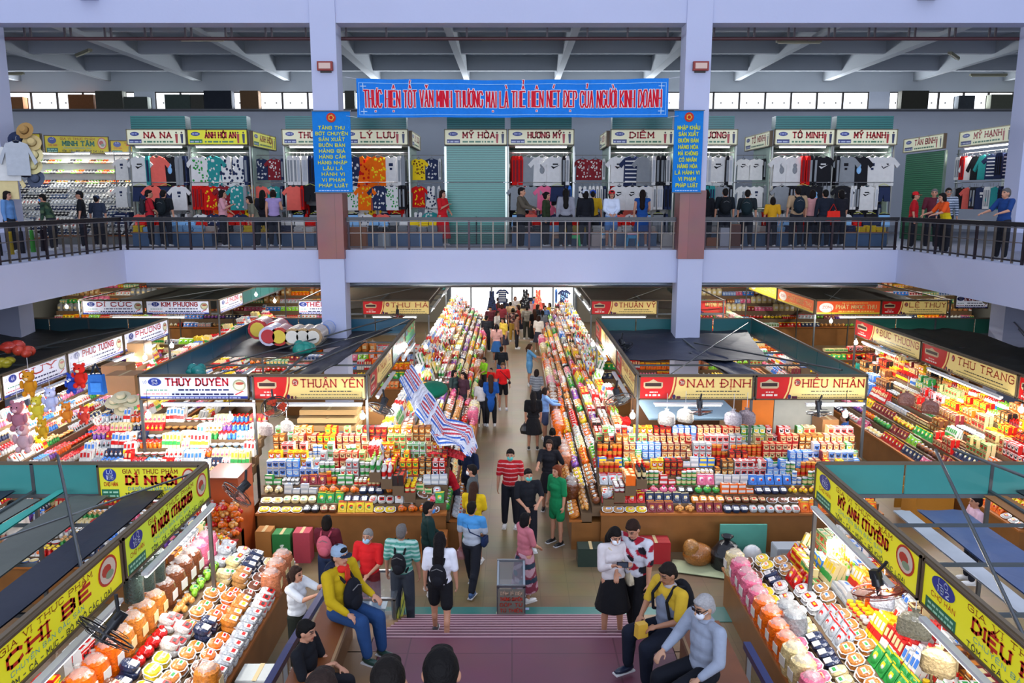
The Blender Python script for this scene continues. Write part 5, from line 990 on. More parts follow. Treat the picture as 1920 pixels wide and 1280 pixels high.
def legs_(c, short=False):
    L = -.45 if short else -.95; m = MB(); m.prism([(-.18, 0), (.18, 0), (.22, L), (.04, L), (0, -.25), (-.04, L), (-.22, L)], -.03, .03, c); p = MB(); p.box((0, -.034, -.02), (.36, .008, .04), '202024'); h = MB(); h.tube([(-.15, 0, .0), (0, 0, .06), (.15, 0, 0)], .008, 4, 'c8d030'); return [('cloth', m, 'cloth'), ('waistband', p, 'cloth'), ('hanger', h, 'gloss')]
def dressg(c, pr): 
    m = MB(); m.prism([(.06, 0), (.13, -.02), (.12, -.3), (.26, -1.0), (-.26, -1.0), (-.12, -.3), (-.13, -.02), (-.06, 0), (0, -.08)], -.03, .03, c); p = MB(); q = random.Random(3)
    for i in range(24): z = q.uniform(-.95, -.1); x = q.uniform(-.1, .1)*(1+abs(z)); p.ell((x, -.03, z), (.03, .006, .035), pr, 6, 4)
    h = MB(); h.tube([(-.1, 0, -.02), (0, 0, .05), (.1, 0, -.02)], .008, 4, '606060'); return [('cloth', m, 'cloth'), ('print', p, 'cloth'), ('hanger', h, 'gloss')]
GA = {}
def garment(key, p, place, rz=0, sc=1.0, tilt=0):
    if key not in GA:
        k = key[0]
        nm = 'hanging_'+{'tee': 'shirt', 'long': 'shirt', 'tank': 'vest', 'edge': 'shirt', 'shorts': 'shorts', 'pants': 'trousers', 'dress': 'dress'}[k]
        pp = {'tee': lambda: tee(C_(key[1]), C_(key[2]), key[3]), 'long': lambda: tee(C_(key[1]), C_(key[2]), key[3], long=True), 'tank': lambda: tee(C_(key[1]), C_(key[2]), key[3], sleeveless=True), 'edge': lambda: edge(C_(key[1]), C_(key[2])), 'shorts': lambda: legs_(C_(key[1]), True), 'pants': lambda: legs_(C_(key[1])), 'dress': lambda: dressg(C_(key[1]), C_(key[2]))}[k]()
        GA[key] = (nm, [(a, mb.mesh(nm+'_'+a, [mt])) for a, mb, mt in pp])
    GQ.append((key, Matrix.Translation(p) @ Matrix.Rotation(rz, 4, 'Z') @ Matrix.Rotation(tilt, 4, 'X') @ Matrix.Scale(sc, 4), place))
GQ = []
def flush_garments():
    by = {}
    for g in GQ:
        T = g[1]; px, py, dp = proj(T.translation+Vector((0, 0, -.3)))
        if -25 < px < 1945: by.setdefault(GA[g[0]][0], []).append((dp+(1.5 if 'hung low' in g[2] else 0)+(.9 if 'inner' in g[2] or 'rear' in g[2] else 0)-(.5 if g[0][0] != 'edge' else 0),)+g)
    for nm, L in by.items():
        L.sort(key=lambda q: q[0]); print('GARMENTS', nm, len(L))
        for _, key, T, place in L[:285]:
            ml = GA[key][1]; o = link(nm, ml[0][1]); o.matrix_world = T
            for a, me in ml[1:]: link(a, me, o)
            pr = {'tick': 'with %s tick mark', 'badge': 'with %s chest print', 'figure': 'with %s figure print', 'floral': 'with %s flower print', 'yoke': 'with %s embroidered yoke', 'stripes': 'with %s stripes', 'plain': ''}.get(key[3] if len(key) > 3 else 'plain', '')
            d = {'tee': 'short-sleeved shirt', 'long': 'long-sleeved shirt', 'tank': 'sleeveless vest', 'edge': 'shirt seen edge-on', 'shorts': 'shorts', 'pants': 'trousers', 'dress': 'patterned dress'}[key[0]]
            lab = ' '.join(('%s %s %s %s' % (cname(key[1]), d, (pr % cname(key[2])) if '%s' in pr else '', place)).split()); tag(o, lab, 'garment', lab)
        if L[285:]:
            ms = []
            for _, key, T, place in L[285:]:
                for a, me in GA[key][1]: o = link('t', me.copy()); o.data.transform(T); ms.append(o)
            mm = MB(); vs = 0; mats = ['cloth', 'gloss']
            for o in ms:
                me = o.data; k_ = 0 if me.materials[0] == M['cloth'] else 1; n0 = len(mm.v); mm.v.extend([tuple(v.co) for v in me.vertices]); cl = me.color_attributes['Col'].data
                for p_ in me.polygons: mm.f.append([q+n0 for q in p_.vertices]); mm.c.append(tuple(cl[p_.loop_start].color)[:3]); mm.m.append(k_); mm.sm.append(False)
                bpy.data.objects.remove(o)
            o = obj(nm+'_stock', mm, mats); o['kind'] = 'stuff'; o['label'] = 'remaining shirts hung behind and below the others in the upstairs stalls'; o['category'] = 'garments'
def ustall(x0, x1, Y, nm, back='90a098', lit=True, shut=False, side=None, d=2.0):
    t = thing('stall_shell', 'clothing stall shell '+nm, 'market stall', (x0, Y, FZ)); W = x1-x0; hh = 3.15
    obj('back_panel', MB().box((W/2, d, hh/2), (W, .04, hh), back), 'paint', t)
    for x in (0, W): obj('side_panel', MB().box((x, d/2+.1, hh/2), (.03, d-.2, hh), '9fb4a8'), 'paint', t); obj('post', MB().box((x, 0, hh/2), (.05, .05, hh), '9c9c94'), 'metal', t)
    m = MB(); m.box((W/2, .25, 3.9), (W-.15, .4, .42), '2a6c68')
    for i in range(6): m.box((W/2, .045, 3.74+i*.07), (W-.15, .02, .03), '3d8a84')
    obj('shutter_box', m, 'gloss', t)
    obj('roof', MB().box((W/2, d/2, hh+.02), (W, d, .04), '6a7068'), 'paint', t)
    for z, y in ((2.95, .05), (2.0, -.15), (2.95, .9), (2.2, .6), (1.4, .6)): obj('clothes_rail', MB().cyl((0, y, z), (W, y, z), .014, n=6, col='b0b0b0'), 'metal', t)
    for x in (.1, W-.1): obj('rail_bracket', MB().box((x, -.07, 2.0), (.03, .2, .03), 'a0a0a0'), 'metal', t)
    if lit:
        tl = tubelight((x0+W/2, Y-.02, FZ+3.12), W*.8, 'lit tube light '+nm, 'x', 24)
    return t
q = random.Random(99)
TEES = [('tee', 'white', 'black', 'tick'), ('tee', 'white', 'navy', 'badge'), ('tee', 'black', 'white', 'tick'), ('tee', 'black', 'sky', 'figure'), ('tee', 'white', 'grey', 'figure'), ('tee', 'grey', 'black', 'plain'), ('edge', 'navy', 'black'), ('edge', 'white', 'silver'), ('edge', 'black', 'grey'), ('edge', 'teal', 'navy')]
FLO = [('tee', 'sky', 'navy', 'floral'), ('tee', 'white', 'green', 'floral'), ('tee', 'navy', 'white', 'floral'), ('tee', 'yellow', 'brown', 'floral'), ('tee', 'red', 'yellow', 'floral'), ('tee', 'teal', 'white', 'floral'), ('dress', 'orange', 'red'), ('dress', 'white', 'navy'), ('tee', 'orange', 'yellow', 'floral'), ('tee', 'maroon', 'white', 'floral')]
MIX = TEES[:6]+[('tee', 'pink', 'white', 'plain'), ('edge', 'pink', 'white'), ('edge', 'blue', 'navy'), ('edge', 'sky', 'white'), ('tank', 'white', 'black', 'tick'), ('edge', 'black', 'grey'), ('edge', 'white', 'grey')]
XTRA = [('edge', 'red', 'maroon'), ('tee', 'coral', 'white', 'plain'), ('edge', 'white', 'grey'), ('tee', 'navy', 'white', 'stripes')]
def rack(x0, x1, Y, z, pool, place, seed, runs=(1, 1), rz=0, sc=1.0, ax='x'):
    r = random.Random(seed); x = x0+.05; pool = pool+XTRA
    while x < x1-.05:
        k = r.choice(pool); w = .11 if k[0] == 'edge' else (.42 if k[0] != 'dress' else .4)
        for _ in range(r.randint(*runs)*(r.randint(1, 3) if k[0] == 'edge' else 1)):
            if x+w > x1: break
            p = Vector((x+w/2, Y+r.uniform(-.02, .02)-(.03 if w > .2 else -.1), z-.11+(.0 if k[0] != 'edge' else 0))) if ax == 'x' else Vector((Y+r.uniform(-.02, .02), x+w/2, z-.11))
            garment(k, p, place, rz+r.uniform(-.15, .15), sc)
            x += w+.01
        if x+.11 > x1: break
        if w > .2 and x+w > x1 and x+.11 < x1:
            k = ('edge', r.choice(['white', 'navy', 'black', 'grey']), 'grey'); garment(k, (Vector((x+.055, Y+.1, z-.11)) if ax == 'x' else Vector((Y, x+.05, z-.11))), place, rz, sc); x += .12
dep = lambda Y, z=7.5: Y*CT+(HC-z)*ST
def ux(px, Y=UY, z=7.5): return (px-960)/F*dep(Y, z)
STALLS = [(248, 358, 'NA NA', 'up', 'far left of the cream signs', TEES), (360, 472, 'ẢNH HỘI AN', 'upy', 'with the lime sign, second from left', FLO), (535, 640, 'THỦY', 'up', 'half behind the left column banner', TEES), (644, 768, 'LÝ LƯU', 'up', 'just right of the left column', FLO+TEES[:2]),
          (835, 951, 'MỸ HÒA', 'up', 'with the closed green shutter', []), (953, 1075, 'HƯƠNG MỸ', 'up', 'right of the closed shutter', MIX), (1142, 1262, 'DIỄM', 'up', 'just left of the right column', MIX+TEES), (1268, 1377, 'PHƯƠNG', 'up', 'half behind the right column banner', TEES),
          (1445, 1556, 'TỐ MINH', 'up', 'second right of the right column', TEES), (1558, 1672, 'MỸ HẠNH', 'up', 'left of the two angled signs', TEES+[('tee', 'grey', 'black', 'badge')])]
for i, (a, b, tx, kd, pl, pool) in enumerate(STALLS):
    x0, x1 = ux(a), ux(b); shut = i == 4
    ustall(x0, x1, UY, pl, lit=not shut)
    sign(kd, (x0, UY-.16, FZ+3.18), (1, 0, 0), x1-x0, .5, tx, ('cream' if kd == 'up' else 'lime yellow')+' stall sign upstairs, '+pl)
    short = pl if len(pl.split()) < 6 else ' '.join(pl.split()[:6])
    place = {0: 'stall at upper far left', 1: 'stall under the lime sign', 2: 'stall behind left column', 3: 'stall right of left column', 5: 'stall right of closed shutter', 6: 'stall left of right column', 7: 'stall behind right column', 8: 'second stall past right column', 9: 'stall left of angled signs'}.get(i)
    if shut:
        t = thing('roller_shutter', 'closed green slatted roller shutter in the middle of the upper floor', 'shutter', (x0, UY-.12, FZ)); W = x1-x0; m = MB()
        m.box((W/2, .04, 1.57), (W-.12, .03, 3.14), '2c7468')
        for k in range(44): m.box((W/2, .01, .06+k*.0712), (W-.14, .04, .045), '3a9080')
        obj('curtain', m, 'gloss', t)
        for x in (.03, W-.03): obj('guide_rail', MB().box((x, 0, 1.57), (.07, .08, 3.14), 'b8c4b8'), 'metal', t)
        obj('pole', MB().cyl((W*.5, -.06, 0), (W*.5, -.06, .9), .02, n=6, col='30383a'), 'dark', t); continue
    rack(x0+.05, x1-.05, UY+.0, FZ+2.95, pool, 'on top rail, '+place, 200+i, sc=1.36)
    rack(x0+.05, x1-.05, UY-.18, FZ+2.0, pool+[('shorts', 'black'), ('shorts', 'navy')], 'on low rail, '+place, 300+i, sc=1.12)
    rack(x0+.1, x1-.1, UY+.9, FZ+2.9, pool, 'on rear rail, '+place, 400+i, sc=1.1)
    rack(x0+.05, x1-.05, UY+.6, FZ+2.2, pool, 'on inner rail, '+place, 450+i, sc=1.2); rack(x0+.05, x1-.05, UY+.6, FZ+1.4, pool, 'on inner low rail, '+place, 470+i, sc=1.2)
    rack(x0+.05, x1-.05, UY-.22, FZ+1.1, [('pants', 'navy'), ('pants', 'grey'), ('shorts', 'sky'), ('pants', 'black'), ('tee', 'white', 'navy', 'floral'), ('tee', 'navy', 'white', 'floral')], 'hung low, '+place, 500+i, sc=.95)
# side goods between stalls
for i, (a, b, pool, pl) in enumerate(((474, 532, FLO, 'in gap beside lime sign'), (770, 833, FLO, 'in gap left of closed shutter'), (1078, 1140, FLO+MIX, 'in gap left of right column'), (1380, 1443, TEES, 'in gap right of right column'), (212, 246, TEES[:2]+[('long', 'white', 'black', 'yoke')], 'at end of shoe racks'))):
    x0, x1 = ux(a, 27), ux(b, 27)
    for z, Y in ((2.9, 27.2), (2.0, 27.0), (1.15, 26.8)): rack(x0, x1, Y, FZ+z, pool, pl+', '+{2.9: 'upper', 2.0: 'middle', 1.15: 'lower'}[z]+' row', 600+i*7+int(z*3))
    t = thing('clothes_rack', 'tall steel clothes rack standing '+pl, 'rack', (x0, 27.1, FZ)); W = x1-x0
    for z, y in ((2.9, .1), (2.0, -.1), (1.15, -.3)): obj('rail', MB().cyl((0, y, z), (W, y, z), .014, n=6, col='a8a8a8'), 'metal', t)
    for x in (0, W): obj('post', MB().box((x, .12, 1.5), (.03, .03, 3.0), '909090').box((x, -.1, 2.0), (.03, .45, .02), '909090').box((x, -.1, 1.15), (.03, .45, .02), '909090'), 'metal', t)
# angled side signs of the upper stalls
def usn(x, ya, yb, right, tx, lab, kd='up'):
    ssn(kd, x, ya, yb, right, tx, lab, '', FZ+3.15, FZ+3.65)
usn(ux(472)+.05, UY, 29.2, True, 'ANH HỘI', 'lime yellow side sign receding beside the lime front sign upstairs', 'upy'); usn(ux(768)+.05, UY, 29.0, True, 'LÝ LƯU', 'cream side sign receding right of the left column stalls'); usn(ux(1142)-.05, UY, 28.6, False, 'DIỄM', 'cream side sign receding left of the right column stalls')
usn(ux(1445)-.05, UY, 29.4, False, 'TỐ MINH', 'cream side sign receding right of the right column')
usn(14.6, 27.6, 30.4, False, 'TẤN BÌNH', 'angled white sign in the right wing above a green shutter'); usn(14.9, 24.3, 27.2, False, 'MỸ HẠNH', 'angled white sign with red name at upper right'); usn(15.0, 21.6, 24.2, False, 'HẠNH', 'angled white sign cut by the right edge upstairs')
# right wing: shutter and clothes
t = thing('roller_shutter', 'closed dark green slatted shutter in the right wing upstairs', 'shutter', (14.7, 27.6, FZ)); m = MB(); m.box((0, 1.4, 1.55), (.03, 2.8, 3.1), '2c6848')
for k in range(43): m.box((-.02, 1.4, .06+k*.0712), (.03, 2.78, .045), '3c8458')
obj('curtain', m, 'gloss', t); obj('guide_rail', MB().box((-.03, 0, 1.55), (.07, .07, 3.1), '98a898'), 'metal', t)
t = thing('stall_shell', 'clothing stall shell in the right wing upstairs', 'market stall', (15.0, 21.5, FZ)); obj('back_panel', MB().box((1.6, 3, 1.55), (.04, 6, 3.1), 'c8d0cc'), 'paint', t)
for z in (2.95, 2.0): obj('clothes_rail', MB().cyl((-.02, 0, z), (-.02, 6, z), .014, n=6, col='b0b0b0'), 'metal', t)
for y in (0, 3, 6): obj('post', MB().box((.05, y, 1.55), (.05, .05, 3.1), '989c98'), 'metal', t)
tubelight((14.9, 25.6, FZ+3.08), 2.6, 'lit tube light under the angled sign with red name', 'y', 22)
JK = [('long', 'grey', 'white', 'plain'), ('long', 'teal', 'white', 'plain'), ('long', 'navy', 'white', 'badge'), ('long', 'black', 'white', 'plain'), ('long', 'white', 'red', 'badge'), ('edge', 'navy', 'black'), ('edge', 'black', 'grey')]
rack(21.6, 27.3, 14.93, FZ+2.95, JK, 'on upper rail, right wing stall', 701, rz=-math.pi/2+.5, ax='y', sc=1.1); rack(21.6, 27.3, 14.9, FZ+1.95, JK, 'on lower rail, right wing stall', 702, rz=-math.pi/2+.5, ax='y')
# left wing: shoes, hats, yellow signs
counter('sloping shoe rack covered in sneakers on the upper left', (-17.6, 26.4), (1, 0), (0, 1), 5.3, 9, .19, .24, [['sneaker']], 'upper left shoe rack', .3, (2, 7), 81, zf=FZ, col='8c8c88', top='c8c8c4')
counter('wing shoe rack covered in sneakers beside the left pillar', (-14.6, 19.6), (0, 1), (-1, 0), 6.0, 7, .19, .26, [['sneaker']], 'left wing shoe rack', .3, (2, 7), 82, zf=FZ, col='8c8c88', top='c8c8c4')
t = thing('shoe_shelf', 'lit wall shelf of bright sandals above the sneakers', 'shelf', (-17.2, 28.8, FZ)); obj('back_panel', MB().box((2.5, .2, 2.5), (5.0, .04, 1.6), 'd8d8d4'), 'paint', t)
for z in (2.05, 2.4, 2.75): obj('shelf_board', MB().box((2.5, 0, z), (5.0, .36, .03), 'd0d0c8'), 'paint', t)
for z in (2.065, 2.415, 2.765):
    x = -17.1
    while x < -12.4: item('sandal_pair', q.randrange(5), Matrix.Translation((x, 28.72, FZ+z)) @ Matrix.Rotation(.5, 4, 'X'), 'on sandal shelf, row %s' % {2.065: 'lowest', 2.415: 'middle', 2.765: 'top'}[z]); x += .22 if q.random() < .85 else .5
tubelight((-15.6, 28.3, FZ+3.02), 2.0, 'lit tube light over the sandals, left one', 'x', 22); tubelight((-13.3, 28.3, FZ+3.02), 1.6, 'lit tube light over the sandals, right one', 'x', 22)
sign('yellow', (-17.8, 28.0, FZ+3.05), (1, 0, 0), 1.7, .62, 'N TÂM', 'yellow sign with green name above the shoes, left one', '', board='b8a820', tc='2c7c50'); sign('yellow', (-16.0, 28.0, FZ+3.02), (1, .35, 0), 2.0, .6, 'MINH TÂM', 'yellow sign with green name above the shoes, middle one', '', board='b8a820', tc='2c7c50'); sign('yellow', (-14.1, 28.7, FZ+3.0), (1, .35, 0), 1.9, .5, 'TÂM', 'yellow sign with red name above the shoes, right one', '', board='b8a01c')
def hat(p, c, c2, lab, tilt=(1.1, 0, 0), s=1.0):
    t = thing('hat', lab, 'hat', p); t.rotation_euler = tilt; t.scale = (s, s, s); obj('brim', MB().lathe([(.19, 0), (.2, .012), (.1, .02)], c, 16), 'cloth', t); cr_ = obj('crown', MB().lathe([(.1, .015), (.095, .08), (.07, .12), (0, .13)], c, 14), 'cloth', t); obj('band', MB().lathe([(.102, .02), (.1, .05)], c2, 14), 'cloth', cr_)
for i, (px, py, c, c2, nm) in enumerate(((47, 245, 'a8824c', '6a4a2a', 'tan straw hat topmost on the left pillar'), (60, 268, 'c8b078', '8a6a3a', 'straw hat second from top beside the left pillar'), (65, 292, 'e0d098', '606040', 'cream hat below the straw ones beside the left pillar'), (62, 312, 'dccf94', '8a7a4a', 'cream brimmed hat midway down the left pillar'), (68, 336, '50586a', '202838', 'grey blue hat low beside the left pillar'), (33, 262, '28304a', '181c2c', 'navy hat beside the straw hats'), (42, 285, '2a2c38', '181818', 'black hat below the navy one'), (48, 318, '282430', '604060', 'dark plum hat low on the left pillar'))):
    hat(at(px, py, 22.6), c, c2, nm, (1.2, .1*(i % 3), .3*(i % 2)), 1.2)
for i, (px, py, c) in enumerate(((12, 300, 'd8dce4'), (30, 290, 'c8ccd4'), (8, 335, 'd8d4cc'))): garment(('long', ['white', 'silver', 'cream'][i], 'white', 'plain'), at(px, py-25, 22.3), 'hung on left pillar, item %s' % ['near edge', 'beside hats', 'lower'][i], .4, 1.3)
# low things behind the railing
for i, (px, c1, c2, lab) in enumerate(((1077, '28c868', 'd02828', 'green plastic stool with red seat behind the railing'), (1134, 'c0c4c8', '3a9cc8', 'grey plastic stool with blue seat behind the railing'), (1185, '30a0d0', 'e8a0b8', 'small blue and pink stool behind the railing'), (1045, '8a5c38', '8a5c38', 'brown wooden stool behind the railing'))):
    t = thing('plastic_stool', lab, 'stool', (ux(px, 24.6, 6), 24.6, FZ)); obj('seat', MB().box((0, 0, .42), (.3, .3, .05), c2, top=.95), 'gloss', t)
    for a in (-1, 1):
        for b in (-1, 1): obj('leg', MB().cyl((a*.17, b*.17, 0), (a*.12, b*.12, .41), .03, .03, 6, c1), 'gloss', t)
    obj('apron', MB().box((0, 0, .33), (.27, .27, .1), c1), 'gloss', t)
for i_, (a_, b_) in enumerate(((252, 400), (420, 590), (690, 830), (960, 1230), (1310, 1440), (1450, 1660))):
    x_ = ux(a_, 25.4, 6); counter('low table of folded clothes behind the balcony railing, '+['far left', 'left of left column', 'right of left column', 'middle', 'right of right column', 'far right'][i_], (x_, 25.2), (1, 0), (0, 1), ux(b_, 25.4, 6)-x_, 2, .16, .28, [['folded_garment']], ['far left', 'left', 'left middle', 'middle', 'right', 'far right'][i_]+' low clothes table upstairs', .45, (1, 3), 90+i_, zf=FZ, col='4a6c90', top='b8b0a8', stack={'folded_garment': 4})
for i, (px, c, h, w_, lab) in enumerate(((672, 'a8683a', .62, .5, 'orange brown wooden cabinet right of the left column'), (1303, 'c8c8c4', .5, .3, 'white box just right of the right column'), (1335, '9a5a34', .3, .35, 'brown carton behind the railing right of the column'), (1358, 'b8b8c0', .6, .3, 'pale grey bin behind the railing'), (1378, '6a4030', .7, .3, 'dark brown carton behind the railing'), (1118, 'b8a8a0', .4, .3, 'beige waste basket behind the railing'), (1252, 'c8c4bc', .4, .35, 'white crate left of the right column'), (720, '98a0a4', .4, .35, 'grey crate behind the railing near the left column'))):
    tag(obj('storage_box', MB().box((ux(px, 24.4, 6), 24.4, FZ+h/2), (w_, .3, h), c, top=.96).box((ux(px, 24.4, 6), 24.4, FZ+h), (w_*.9, .28, .02), c), 'paint'), lab, 'box')
for i in range(22):
    px = 12+i*17.5; Yb = 20.2+i*.12
    if px > 225: break
    p = at(px, 455, FY-10.0+i*.75) if False else Vector((GX-.35, FY-8.4+i*.42, FZ))
    t = thing('umbrella_handle_bundle', 'dark sheathed folding umbrella hung behind the left wing railing', 'umbrella', p, 0, 'umbrellas along the left wing railing'); obj('sheath', MB().cyl((0, 0, .2), (0, 0, .72), .06, .04, 8, ['2a2028', 'c03028', '2a2a2e', 'd8b820', '2c2c34', '4cb040'][i % 6]), 'cloth', t); obj('handle', MB().cyl((0, 0, .72), (0, 0, .86), .02, n=6, col='181818'), 'gloss', t)
# ================================================================ people on the ground floor
def gp(px, py, ht, z0=0):            # where someone of that height has the top of the head at this pixel
    p = atz(px, py, z0+ht); return p.x, p.y
def man(lab, px, py, ht=1.68, z0=0, face=0, **k):
    x, y = gp(px, py, ht, z0)
    if 'Yat' in k: y = k.pop('Yat'); p_ = at(px, py, y); x = p_.x; ht = p_.z-z0
    k.setdefault('vox', .012 if y < 18 else .016); return person(lab, x, y, z0, face, ht, **k)
TRO = ('trousers', '20222a')
man('person in red striped polo shirt and teal mask with black trousers in the aisle', 957, 843, 1.70, face=-5, top=('thin', 'b01c24', 'd8a0a0'), mask='5cb8b0')
man('person in black printed t-shirt and teal mask beside the red striped polo', 990, 880, 1.68, face=12, top=('plain', '1a1c22'), arms=('lap', 'front'), mask='5cb8b0', bottom=TRO)
man('person with auburn hair in emerald green shirt dress by the right counter', 1045, 873, 1.64, face=-50, top=('plain', '147848'), bottom=('shorts', '147848'), hair=('bun', '6a3018'), fem=True, shirtlen=.35, sleeve=.5, shoes='202020', build=1.05)
man('person in black blouse with both elbows out behind the emerald dress', 1030, 825, 1.62, face=-10, top=('plain', '1a1a20'), bottom=('skirt', '1a1a20'), hair=('bun', '2a1c16'), fem=True, arms=('hip', 'reach'), sleeve=.5, shoes='202020')
P = man('person in pink top and flowered skirt beside the clear donation box', 984, 963, 1.58, face=120, top=('plain', 'c0707c'), bottom=('longskirt', 'blot', '7c3444', 'b8909c', '2c3c4c'), hair=('bob', '141214'), fem=True, arms=('front', 'front'), shoes='e8e8e8')
P = man('person in blue and white t-shirt walking away with a navy shoulder bag', 884, 938, 1.68, face=160, top=lambda co: np.where((co[:, 2] > 1.18)[:, None], np.array(H('4c94d0')), np.array(H('b4bcc8'))), legs=(18, 0, -18, 12), arms=('bag', 'front'), shoes='3a5c88')
shoulder_bag(P, 'small navy shoulder bag on the person in blue and white', '1c2c50', 1)
p = P['J']['w0']; carrybag(p-Vector((0, 0, .06)), 'pink carrier bag held beside the blue and white t-shirt', 'b06878', .14)
P = man('person with long dark hair and white blouse walking up the stairs', 824, 998, 1.62, 1.05, Yat=9.86, face=175, top=('plain', 'dcdce4'), bottom=('shorts', '16161a'), hair=('long', '141012'), fem=True, legs=(12, 0, -12, 8), shoes='2a2a30')
backpack(P, 'small black backpack on the person with long dark hair', '16161c', size=.9, sag=.08)
P = man('grey haired person in green striped polo seen from behind near the glass case', 752, 985, 1.70, .15, Yat=11.75, face=172, top=('stripe', '4c9484', 'a8c8c0'), bottom=('trousers', '343a44'), hair=('short', '6a6664'), shoes='303030', skin='a87860')
backpack(P, 'thin black drawstring bag on the person in green stripes', '1c1c22', size=.85, sag=.06)
man('grey haired person in bright red shirt and pale blue mask behind the glass case', 690, 993, 1.62, face=-15, top=('plain', 'cc2024'), hair=('short', '86827e'), mask='9cc4dc', arms=('front', 'front'), bottom=('trousers', '6c2024'), vox=.012)
P = man('person in maroon jacket shopping at the left front counter', 612, 968, 1.58, face=175, top=('plain', '5a1c28'), bottom=('trousers', '24304c'), hair=('bob', '17120f'), fem=True, sleeve=1, arms=('front', 'front'))
backpack(P, 'red and pink printed backpack on the maroon jacket', 'b85868', 'b04858', size=1.0)
man('person in dark green jacket with red collar and blue mask in the left aisle', 802, 942, 1.68, face=110, top=('plain', '16302e'), bottom=('trousers', '1c1e26'), sleeve=1, mask='4c8cd0', arms=('front', 'rest'))
P = man('person in yellow ruffled blouse seen from behind in the crowd', 888, 905, 1.60, face=165, top=('plain', 'dcb81c'), bottom=('skirt', '1c6048'), hair=('long', '3a241a'), fem=True, arms=('front', 'front'))
man('person in grey t-shirt and mask between navy shirt and yellow blouse', 886, 872, 1.66, face=-100, top=('plain', '50585c'), mask='e0e0e0', bottom=TRO)
man('stallholder in red top leaning over the left aisle counter', 852, 858, 1.52, face=-70, top=('plain', 'c41c2c'), hair=('tail', '2a1c18'), fem=True, lean=.35, arms=('reach', 'reach'), bottom=('trousers', '30283a'))
man('person in navy polo with light blue sleeve band at the end of the tarpaulin', 878, 828, 1.70, face=-40, top=('plain', '18243e'), bottom=TRO)
# towards the back
P = man('person in long royal blue dress with dark hair seen from behind', 920, 703, 1.60, face=185, top=('plain', '1a4c94'), bottom=('trousers', '18181c'), hair=('long', '33231c'), fem=True, shirtlen=.5, sleeve=.5)
P = man('child in red t-shirt and black shorts facing the camera', 943, 680, 1.58, face=5, top=('plain', 'd81c20'), bottom=('shorts', '18181c'), hair=('short', '4a3420'), shoes='e8e8f0', build=.95)
shoulder_bag(P, 'thin dark crossbody bag on the child in red', '201c24', -1, sz=.5)
man('child in lime green t-shirt at the left aisle counter', 908, 670, 1.35, face=-60, top=('plain', '88c828'), bottom=('trousers', '2c3030'), arms=('front', 'front'))
P = man('long haired person in black top and wide black trousers walking away', 1000, 735, 1.64, face=180, top=('plain', '141418'), bottom=('skirt', '141418'), hair=('long', '141012'), fem=True, shoes='242424', arms=('bag', 'bag'), build=1.1)
carrybag(P['J']['w0']-Vector((0, 0, .05)), 'black plastic bag held by the long haired person in black', '18181c', .22, 'gloss')
man('person in pale blue top reaching over the right aisle counter', 1022, 727, 1.56, face=100, top=('plain', '7ca4dc'), bottom=('shorts', '3c4868'), hair=('tail', '241a18'), fem=True, arms=('reach', 'reach'), sleeve=1)
man('person in grey striped shirt at the right aisle counter', 1006, 693, 1.50, face=160, top=('thin', '70747c', 'a0a4a8'), hair=('bob', '241c1a'), fem=True)
P = man('person in denim dress pointing at goods on the right', 993, 645, 1.58, face=95, top=('plain', '5c94c0'), bottom=('shorts', '5c94c0'), hair=('tail', '3a2418'), fem=True, arms=('front', 'reach'), shirtlen=.4, sleeve=.5)
man('person in black t-shirt and blue jeans ahead of the red shirted child', 940, 650, 1.50, face=170, top=('plain', '1c2026'), bottom=('trousers', '3c5c90'))
man('person with pink top and blue denim skirt far down the aisle', 931, 608, 1.64, face=185, top=('plain', 'dca8a0'), bottom=('skirt', '2c5c98'), hair=('tail', '1c1414'), fem=True)
man('person in grey shirt with pale backpack in the distant crowd', 988, 574, 1.66, face=185, top=('plain', '8a8478'), bottom=('trousers', '3c3c34'))
man('person in black dress in the distant crowd on the right', 1002, 580, 1.62, face=200, top=('plain', '141416'), bottom=('longskirt', '141416'), hair=('long', '3a2014'), fem=True)
man('person in patterned top and mustard trousers in the distant crowd', 962, 578, 1.64, face=180, top=('blot', '6c4440', 'b89888', '2c2c34'), bottom=('trousers', 'b08c38'), hair=('bun', '17120f'), fem=True)
man('person in dark red top and black skirt in the distant crowd', 941, 570, 1.62, face=175, top=('plain', '7c2c34'), bottom=('skirt', '17171b'), hair=('bob', '3a2018'), fem=True)
man('person in dark shirt left of the pink top far down the aisle', 912, 592, 1.66, face=150, top=('plain', '24262c'))
man('person with copper hair and white top in the far crowd', 966, 556, 1.66, face=10, top=('plain', 'c8beb8'), hair=('bob', '6a341c'), fem=True)
man('person in blue vest near the far doorway', 1002, 556, 1.7, face=0, top=('plain', '2c74c8'), mask='90b0d0')
man('person in yellow top by the right counter near the far doorway', 1031, 568, 1.60, face=-60, top=('plain', 'dcb81c'), hair=('bob', '2a1c14'), fem=True)
man('person in brown shirt left of centre in the far crowd', 934, 558, 1.66, face=90, top=('plain', '5c4034'), hair=('short', '2a1c14'))
man('person in cream shirt with tote in the far crowd', 978, 562, 1.6, face=185, top=('plain', 'c8b890'), hair=('bob', '2a1c14'), fem=True)
man('person in rust red shirt at the far right of the crowd', 1013, 560, 1.66, face=200, top=('plain', '8c3c28'))
man('person in grey top deep in the crowd before the doorway', 952, 548, 1.66, face=180, top=('plain', '70747c'), hair=('bob', '1a1414'), fem=True)
man('person in navy shirt deep in the crowd before the doorway', 990, 550, 1.68, face=0, top=('plain', '24304c'))
man('small child in red with printed shorts beside the lime green one', 921, 690, 1.05, face=-30, top=('plain', 'd02420'), bottom=('shorts', '3a3c48'))
man('stallholder with dark bob crouching behind the left aisle goods', 851, 694, 1.5, z0=.25, face=60, top=('plain', '2c3c3c'), hair=('bob', '141010'), fem=True)
